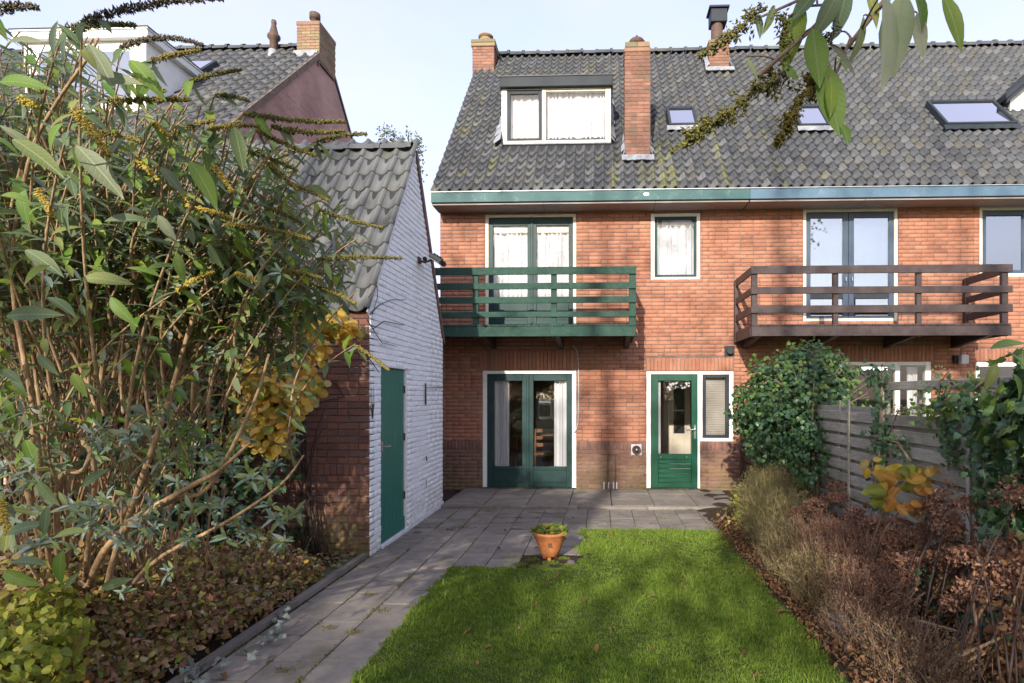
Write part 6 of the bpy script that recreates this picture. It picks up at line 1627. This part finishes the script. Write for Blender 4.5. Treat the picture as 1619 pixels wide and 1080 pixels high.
# ---- the buddleia
bud = thing('buddleia', 'huge buddleia shrub with arching stems, grey green leaves and dried flower spikes on the left', 'shrub', (-2.3, 2.75, 0))
LP, LD, LN, LS = [], [], [], []
def add_leaf(p, d, nrm, s): LP.append(tuple(p)); LD.append(tuple(d)); LN.append(tuple(nrm)); LS.append(s)
stems = MB(); thick = []
def stem_to(tip, base=None, r0=.012, bend=.35, leaf_n=7, lsize=.10, t0=.45, frac=None):
    tip = Vector(tip)
    gb = Vector((-3.5+R.gauss(0,.35), 3.75+R.gauss(0,.2), .05))
    base = Vector(base) if base is not None else gb
    if frac: base = tip.lerp(gb, frac) + Vector((R.gauss(0,.05), R.gauss(0,.05), R.gauss(0,.05)))
    mid = base.lerp(tip, .45) + Vector((R.gauss(0,.08)-.12, R.gauss(0,.08), bend))
    pts = bez(base, mid, tip, 11)
    stems.tube(pts, [r0*(1-.8*i/10)+.0015 for i in range(11)], 6, False)
    for k in range(leaf_n):
        t = t0 + (1-t0)*(k+.5)/leaf_n; i = min(9, int(t*10)); p = pts[i].lerp(pts[i+1], t*10-i); ax = (pts[i+1]-pts[i]).normalized()
        side = ax.cross(Vector((R.gauss(0,1), R.gauss(0,1), R.gauss(0,1)))).normalized()
        for sg in (1,-1):
            d = side*sg + ax*.55 + Vector((0,0,-.45))
            add_leaf(p, d, Vector((R.gauss(0,.35), -.35+R.gauss(0,.35), 1)), lsize*R.uniform(.6,1.15))
    return pts
# limbs that show as thick orange brown wood
limbs = [([(110,1040,2.9),(150,900,2.75),(205,830,2.65),(300,770,2.6),(345,745,2.55),(395,700,2.5)], .030),
         ([(150,1010,2.9),(190,850,2.7),(280,790,2.65),(330,770,2.6),(400,640,2.5),(425,560,2.45)], .024),
         ([(60,1060,2.9),(70,900,2.8),(45,760,2.7),(55,640,2.7),(20,520,2.6),(10,380,2.5),(50,200,2.3)], .026),
         ([(90,1060,2.9),(110,800,2.8),(75,720,2.7),(60,620,2.65),(40,480,2.6)], .022),
         ([(120,1050,2.95),(150,760,2.8),(130,690,2.75),(160,600,2.7),(170,480,2.6),(235,330,2.4),(290,270,2.3)], .020),
         ([(130,1060,2.95),(230,740,2.7),(265,640,2.65),(300,520,2.55),(345,400,2.45),(400,330,2.4)], .022),
         ([(100,1050,2.9),(90,780,2.75),(135,740,2.7),(150,640,2.7),(100,520,2.6),(105,420,2.6)], .020),
         ([(130,1040,2.95),(230,900,2.8),(350,830,2.65),(440,770,2.6),(480,720,2.55)], .018),
         ([(90,1060,2.8),(60,700,2.6),(20,450,2.4),(45,260,2.2),(85,170,2.1),(140,90,2.0),(155,60,2.0)], .016)]
for pts, r in limbs:
    pts = [(x, y, d_+max(0, (y-760)/300)*.75) for x, y, d_ in pts]
    P_ = [at(*p) for p in pts]
    P_[0].z = max(0, P_[0].z-.5)
    sm = []
    for i in range(len(P_)-1):
        p0 = P_[max(i-1,0)]; p1 = P_[i]; p2 = P_[i+1]; p3 = P_[min(i+2,len(P_)-1)]
        for t in (0,.25,.5,.75):
            sm.append(.5*((2*p1)+(-p0+p2)*t+(2*p0-5*p1+4*p2-p3)*t*t+(-p0+3*p1-3*p2+p3)*t**3))
    sm.append(P_[-1]); m = len(sm)
    part('branch', MB().tube(sm, [max(.004, r*.74*(1-.75*i/m)*R.uniform(.9,1.1)) for i in range(m)], 8), MAT['bark'], bud, True)
spikes = [((60,300),(85,345),2.0,.016,'spikeyellow',0),((215,250),(250,285),2.1,.014,'spikeyellow',0),((420,255),(470,300),2.3,.012,'spike',-3),((310,330),(365,345),2.2,.012,'spikeyellow',-4),((455,290),(520,318),2.4,.011,'spike',-4),((150,210),(225,225),2.0,.014,'spike',-6),
  # px,py -> px,py, depth, radius, material, sag
 ((385,180),(545,192),2.3,.016,'spikegreen',6),((430,200),(545,207),2.3,.018,'spikegreen',8),((495,228),(580,212),2.4,.015,'spikegreen',-8),
 ((405,205),(500,246),2.35,.015,'spike',4),((190,76),(322,72),2.2,.016,'spikedark',-22),((235,98),(318,80),2.2,.014,'spike',-4),
 ((300,128),(382,110),2.25,.014,'spikegreen',-3),((170,160),(300,158),2.1,.018,'spike',-2),((355,355),(492,378),2.3,.013,'spike',-6),
 ((505,332),(605,360),2.4,.012,'spikegreen',3),((500,410),(634,408),2.4,.014,'spikegreen',-4),((440,428),(510,440),2.4,.012,'spike',-4),
 ((118,175),(172,246),1.75,.024,'spikeyellow',-4),((337,262),(367,302),2.0,.017,'spikeyellow',0),((278,462),(338,430),2.2,.013,'spikeyellow',-6),
 ((372,432),(406,446),2.25,.011,'spikeyellow',-2),((500,452),(562,480),2.45,.012,'spike',-3),((440,455),(500,450),2.45,.012,'spike',-5),
 ((0,790),(12,845),1.9,.022,'spikeyellow',0),((130,35),(352,-2),1.7,.020,'spikedark',-16),((-30,20),(60,12),1.7,.024,'spikedark',-8),((100,48),(215,40),1.8,.017,'spikegreen',-8),
 ((560,545),(615,585),2.5,.010,'spike',-3),((285,300),(300,330),2.2,.014,'spikeyellow',0),((190,125),(260,145),2.15,.016,'spike',-5),((30,155),(60,170),2.0,.02,'spikeyellow',0),
 ((395,240),(470,270),2.4,.012,'spikegreen',-3),((330,205),(410,200),2.3,.014,'spike',-6),((270,215),(340,190),2.3,.014,'spike',-6),((340,150),(395,160),2.35,.014,'spikegreen',-4),
 ((420,330),(475,350),2.4,.011,'spikegreen',-4),((240,195),(268,215),2.2,.014,'spikeyellow',-2)]
for (a, b, d_, r, mt_, sag) in spikes:
    p0 = at(*a, d_); p2 = at(*b, d_-.06); pm = at((a[0]+b[0])/2, (a[1]+b[1])/2+sag*1.3, d_-.03)
    pts = bez(p0, pm, p2, 8); L_ = (p2-p0).length
    spike(bud, pts, r, MAT[mt_], dens=520, size=.0052 if d_ > 1.9 else .0048)
    pp = stem_to(p0, None, .006, .12, 7, .10, .2, .35)
    for k in range(3):
        q = p0.lerp(p2, .02+.05*k); add_leaf(q, (R.gauss(0,1), R.gauss(0,.5), -.7), (R.gauss(0,.4), -.6, .8), R.uniform(.06,.11))
def reg(px, py):
    """how much foliage the shrub has around this direction (from the look of the plant)"""
    top = np.interp(px, [-80,0,100,170,215,300,380,480,560,600], [30,40,40,60,130,160,190,235,330,420])
    bot = np.interp(px, [-80,0,150,300,420,520,600], [410,420,390,400,430,470,470])
    return top, bot
cnt = 0
while cnt < 560:
    px = R.uniform(-120, 575); t_, b_ = reg(px, 0); py = R.uniform(t_, b_)
    if px > 500 and R.random() < .5: continue
    if cnt % 16 == 0: px = R.uniform(-60, 330); py = R.uniform(450, 700)
    d_ = R.uniform(2.15, 3.2) if px < 330 else R.uniform(2.3, 3.0)
    if cnt % 26 == 0: stem_to(at(px, py, d_), None, R.uniform(.006,.010), R.uniform(.15,.45), R.randint(6,9), R.uniform(.085,.125), .5)
    else: stem_to(at(px, py, d_), None, R.uniform(.003,.0055), R.uniform(.02,.15), R.randint(6,10), R.uniform(.07,.11), .0, R.uniform(.12,.25))
    cnt += 1
for k in range(95):    # bare lower stems
    px = R.uniform(-60, 440); py = R.uniform(330, 560); stem_to(at(px, py, R.uniform(2.6,3.3)), None, R.uniform(.004,.009), R.uniform(.1,.3), 2, .06, .8)
ok = [i for i, p in enumerate(LP) if (Vector(p)-Vector((0,0,CAMZ))).length > 1.25]
LP, LD, LN, LS = [np.array([L[i] for i in ok]) for L in (LP, LD, LN, LS)]
# nearer leaves, drawn large
near = [(100,195,60,225,1.7),(200,215,150,260,1.7),(40,395,95,425,1.7),(80,420,15,440,1.6),(75,470,120,490,1.75),(130,440,200,438,1.8),(230,430,262,405,1.9),(165,350,230,335,1.9),(255,265,290,300,1.9),(300,255,345,310,1.9),(370,200,385,265,1.95),(120,230,190,300,1.9),(205,95,250,135,1.95),(140,70,180,130,1.95),(10,70,55,50,1.7),(0,130,55,118,1.7),(20,220,95,262,1.7),(10,500,85,488,1.7),(280,400,285,440,2.0),(330,385,345,425,2.0),(60,560,85,590,1.9),(115,590,130,620,1.9),(10,845,60,820,1.7),(15,890,70,880,1.6),(5,905,45,925,1.6),(130,770,160,740,1.9),(85,850,130,830,1.9),(100,870,80,930,1.8),(125,905,95,935,1.8),(160,930,200,915,1.9),(240,880,215,930,2.1),(60,760,85,800,1.7),(75,800,65,850,1.7),(0,310,35,300,1.6),(150,125,215,120,2.0),(5,585,30,600,1.7),(175,470,200,510,2.0),(250,340,275,380,2.0),(110,320,95,370,1.8),(40,300,25,350,1.7)]
P = np.array([arr(at(a, b, d_)) for a, b, c, e, d_ in near]); Q = np.array([arr(at(c, e, d_-.03)) for a, b, c, e, d_ in near])
k = np.arange(len(P)) % 3 == 0
leaves(bud, LANCE, P[~k], (Q-P)[~k], rdir((~k).sum(), (0,-1.2,.9), .45), np.linalg.norm(Q-P, axis=1)[~k]*.95, MAT['leaf'])
leaves(bud, LANCE2, P[k], (Q-P)[k], rdir(k.sum(), (0,-1.2,.9), .45), np.linalg.norm(Q-P, axis=1)[k]*.95, MAT['leafyg'])
sel = rng.random(len(LP)) < .22
sel2 = (~sel) & (rng.random(len(LP)) < .10)
sel3 = ~(sel | sel2)
leaves(bud, LANCE, LP[sel3], LD[sel3], LN[sel3], LS[sel3], MAT['leaf'], 170)
leaves(bud, LANCE2, LP[sel], LD[sel], LN[sel], LS[sel], MAT['leafyg'], 60)
leaves(bud, LANCE3, LP[sel2], LD[sel2], LN[sel2], LS[sel2]*.8, MAT['leafgrey'], 30)
part('stems', stems, MAT['bark'], bud, True, kind='stuff')
# whorls of young grey green shoots low in the shrub
PP, DD, NN, SS = [], [], [], []
def whorl(px, py, d_, s, n=9):
    c = arr(at(px, py, d_))
    for k in range(n):
        a = 2*math.pi*k/n+R.random(); PP.append(c+rng.normal(size=3)*.006); DD.append((math.cos(a), -.35+R.gauss(0,.3), math.sin(a)*.8+.25)); NN.append((0,-1,.8)); SS.append(s*R.uniform(.6,1.1))
for (a, b, d_, s) in ((155,805,2.2,.07),(195,935,2.6,.06),(140,825,2.2,.08),(180,800,2.3,.07),(240,800,2.4,.06),(430,800,2.9,.07),(455,815,3.0,.08),(400,770,2.8,.06),(350,720,2.7,.06),(270,905,2.5,.06),(300,850,2.7,.06),(330,800,2.7,.07),(380,830,2.9,.07),(310,690,2.7,.06),(210,870,2.4,.07),(60,860,1.9,.07),(220,660,2.5,.06),(170,690,2.4,.05),(470,470,2.4,.06),(345,560,2.6,.06)): whorl(a, b, d_, s)
for k in range(170):
    whorl(R.uniform(-20,480), R.uniform(260,470) if k % 3 == 0 else R.uniform(640,870), R.uniform(2.2,3.1), R.uniform(.04,.075), 7)
PP, DD, NN, SS = map(np.array, (PP, DD, NN, SS)); k = rng.random(len(PP)) < .5
leaves(bud, LANCE3, PP[k], DD[k], NN[k], SS[k], MAT['leafgrey'], 60); leaves(bud, LANCE, PP[~k], DD[~k], NN[~k], SS[~k], MAT['leaf'], 60)

# ---- branch hanging in from the top right
br = thing('overhanging_branch', 'overhanging branch with big leaves and dried flower spikes at the top right', 'branch', tuple(at(1390,-40,1.1)))
def bp_(*pts): return [at(x, y, d_) for x, y, d_ in pts]
BRL = []
for pts, r in ((bp_((1440,-60,1.1),(1400,0,1.1),(1375,30,1.1),(1340,75,1.1)), .0065), (bp_((1420,-80,1.15),(1330,0,1.1),(1285,45,1.1),(1255,70,1.08),(1200,120,1.05)), .0055),
               (bp_((1330,-40,1.2),(1275,-5,1.15),(1230,15,1.12),(1195,30,1.1)), .0035), (bp_((1330,-5,1.1),(1300,8,1.1),(1270,10,1.1)), .003), (bp_((1345,60,1.1),(1325,110,1.1),(1310,140,1.08)), .003)):
    part('twig', MB().tube(pts, [r*(1-.5*i/len(pts)) for i in range(len(pts))], 8), MAT['twig'], br, True)
    BRL.append([pts[i].lerp(pts[i+1], t_/8) for i in range(len(pts)-1) for t_ in range(9)])
for (pts, r, mt_, dn) in (([(1235,115),(1170,160),(1062,240)], .024, 'spikegreen', 900), ([(1205,5),(1165,60),(1110,85)], .020, 'spikegreen', 520), ([(1295,110),(1260,165),(1228,228)], .022, 'spike', 700), ([(1240,20),(1235,60),(1245,95)], .015, 'spikegreen', 300), ([(1320,40),(1310,60),(1290,80)], .014, 'spikedark', 260), ([(1230,125),(1215,140),(1190,140)], .02, 'spikedark', 400), ([(1300,110),(1290,140),(1285,160)], .02, 'spikegreen', 400)):
    P_ = [at(x, y, 1.08) for x, y in pts]; spike(br, bez(*P_, 8), r, MAT[mt_], dens=dn*2.0, size=.0036, taper=.5, branchy=int(len(pts)*10+dn/12))
bl2 = [(1268,8,1235,92,1.1,1.0),(1290,-12,1252,30,1.1,.9),(1325,-15,1300,45,1.08,1.0),(1340,-20,1322,55,1.1,.8),(1285,45,1297,135,1.06,.95),(1330,50,1308,62,1.12,.5),(1365,25,1358,95,1.1,.6),(1398,-15,1420,135,1.0,.95),(1425,-10,1408,110,1.03,1.0),(1440,-20,1478,40,1.05,.8),(1450,20,1460,85,1.06,.7),(1490,-10,1530,72,1.06,.7),(1300,100,1330,210,1.06,.9),(1310,70,1362,108,1.09,.5),(1312,120,1320,175,1.05,.9),(1225,10,1210,50,1.1,.6),(1240,105,1262,125,1.07,.9),(1330,195,1345,222,1.06,1.2),(1322,90,1345,110,1.06,.5),(1180,90,1200,125,1.1,.5),(1370,-15,1395,30,1.1,.8),(1196,20,1204,58,1.1,.7)]
for i, (a, b, c, e, d_, w_) in enumerate(bl2):
    p0, p1 = at(a, b, d_), at(c, e, d_-.02); tp = leaf_tpl(.38*w_, ST, WD, curl=R.uniform(.05,.35), fold=R.uniform(.1,.5))
    mt_ = 'leafpale' if i in (7,8,10) else ('leafyg' if i in (9,12,14,16,11,17,0,4,18) else 'leaf')
    if mt_ == 'leafpale' and 'leafpale' not in MAT: MAT['leafpale'] = leaf_mat('pale_leaf_underside', [(.48,.50,.28),(.56,.57,.36),(.36,.44,.22)], None, .6)  # pale colours paint in the light shining through these leaves
    bestd = None
    for ln in BRL:
        for q1 in ln:
            dd = (q1-p0).length
            if bestd is None or dd < bestd[0]: bestd = (dd, q1)
    if .004 < bestd[0] < .14: part('leaf_stalk', MB().tube(bez(bestd[1], bestd[1].lerp(p0,.5)+Vector((0,0,.01)), p0, 5), [.0022,.002,.0018,.0016,.0014], 5), MAT['twig'], br, True)
    leaves(br, tp, np.array([arr(p0)]), np.array([arr(p1-p0)]), rdir(1, (R.uniform(-.6,.6),-1.2,.3), .2), np.array([(p1-p0).length]), MAT[mt_])

# ================================================================== TREES
def tree(label, x, y, h, crown, n, smin, smax, mat='tree', trunk=.16, keep=None, name='tree', group=None):
    t = thing(name, label, 'tree', (x, y, 0), group)
    tr = MB(); tr.tube([(x,y,-.05),(x+.05,y,h*.35),(x,y+.05,h*.7),(x,y,h*.93)], [trunk,trunk*.75,trunk*.4,trunk*.08], 9)
    for k in range(16):
        z = h*R.uniform(.3,.75); a = R.uniform(0,2*math.pi); e = Vector(crown[R.randrange(len(crown))][0]) + Vector((R.gauss(0,.3),R.gauss(0,.3),R.gauss(0,.3)))
        tr.tube(bez((x,y,z),((x+e.x)/2,(y+e.y)/2,z+.4),e,7), [trunk*.35,trunk*.3,trunk*.24,trunk*.18,trunk*.12,trunk*.07,trunk*.03], 6)
    part('trunk', tr, MAT['bark'], t, True)
    P, D, N = [], [], []
    for c, r in crown:
        p, d = ellipsoid(int(n*r[0]*r[2]), c, r, .25); P.append(p); D.append(d)
    P = np.concatenate(P); D = np.concatenate(D)
    if keep is not None: k = keep(P); P = P[k]; D = D[k]
    m = len(P); leaves_stuff('crown', SMALL, P, unit(D*.5+rng.normal(size=(m,3))), rdir(m,(0,0,.6)), rng.uniform(smin,smax,m), MAT[mat], t)
    return t
q = at(630, 215, 27)
tree('distant half bare tree showing above the shed ridge', q.x, q.y, q.z+.3, [((q.x-.5,q.y,q.z-.2),(.5,.5,.75)),((q.x+.5,q.y,q.z-.3),(.6,.5,.55)),((q.x,q.y,q.z-1.4),(1.3,.9,.9)),((q.x+.9,q.y,q.z-.6),(.4,.4,.4))], 700, .09, .17)
tree('small yellow tree on the street seen through the house', on_y(872,630,19).x, 19, 3.6, [((on_y(872,630,19).x,19,2.5),(1.4,1,1.1))], 900, .12, .25, 'yellowgreen', .1)

# unseen trees behind the camera, crowns cut to shape sun and shade on the garden
SD = -np.array(TOSUN)
lit = [[(872,778),(1010,778),(1020,838),(915,838),(812,838)], [(1010,778),(1160,778),(1158,838),(1020,838)], [(918,838),(1120,838),(1110,872),(912,868)], [(838,838),(905,838),(905,885),(842,885)]]
litw = [1., .93, .9, 1.]
LITP = [np.array([tuple(on_z(*p))[:2] for p in poly]) for poly in lit]
def inpoly(pt, poly):
    x, y = pt[:,0], pt[:,1]; r = np.zeros(len(pt), bool); n = len(poly); j = n-1
    for i in range(n):
        xi, yi = poly[i]; xj, yj = poly[j]
        c = ((yi > y) != (yj > y)) & (x < (xj-xi)*(y-yi)/(yj-yi+1e-9)+xi); r ^= c; j = i
    return r
def keepf(P):  # drops crown leaves whose shadow would land on the chosen sunlit areas
    t = P[:,2]/-SD[2]; gx = P[:,0]+SD[0]*t; gy = P[:,1]+SD[1]*t
    tw = (WY-P[:,1])/SD[1]; zw = P[:,2]+SD[2]*tw; xw = P[:,0]+SD[0]*tw
    ok = np.ones(len(P), bool); u = rng.random(len(P))
    hitg = gy < WY; G2 = np.stack([gx, gy], 1)
    for poly, w in zip(LITP, litw):
        ins = np.zeros(len(P), bool)
        for ox, oy in ((0,0),(.14,0),(-.14,0),(0,.3),(0,-.3)): ins |= inpoly(G2+np.array([ox, oy]), poly)
        ok &= ~(hitg & ins & (u < w))
    edge = 2.5 + .35*np.sin(xw*1.7) + .2*np.sin(xw*4.3+1)
    ok &= ~((~hitg) & (zw > edge) & (u < .85))
    ok &= ~((~hitg) & (u < np.clip((zw-.2)/2.2, 0, 1)*.25+.62))
    ok &= ~((~hitg) & (xw > 1.75) & (xw < 2.5) & (zw < .55))
    gap = np.sin(gx*2.1+np.sin(gy*1.3)*2)*np.sin(gy*1.7+1.3+np.sin(gx*.9)) > .80
    ok &= ~(hitg & gap & (u < .97))
    return ok
ti = 0
labs = ['tree behind the photographer at the far left', 'tree behind the photographer left of the middle', 'tree behind the photographer in the middle', 'tree behind the photographer right of the middle', 'tree behind the photographer at the far right']
labs += ['slender tree behind the photographer beyond the far right', 'slender tree behind the photographer at the outer right']  # unseen extra trees, added to thin the sun on facade and roof
for x in (-9.5, -6.3, -3.2, -.2, 2.8, 5.8, 8.6):
    tree(labs[ti], x, -7+R.uniform(-.4,.4), 14.5, ([((x,-7,7.6),(1.9,1.0,2.3)),((x-.6,-7.2,4.6),(1.8,1.0,2.0)),((x+.5,-6.8,3.0),(1.9,1.0,1.7))] if ti < 5 else []) + [((x+.2,-7,9.6),(1.8,.9,1.7)),((x,-7,12.0),(1.8,.9,2.1)),((x+.2,-7,14.4),(1.4,.8,1.7))], 430, .13, .22, 'tree', .16, keepf, 'shade_tree', 'trees behind the photographer'); ti += 1  # thin upper crowns added to filter sun on the upper facade and roof
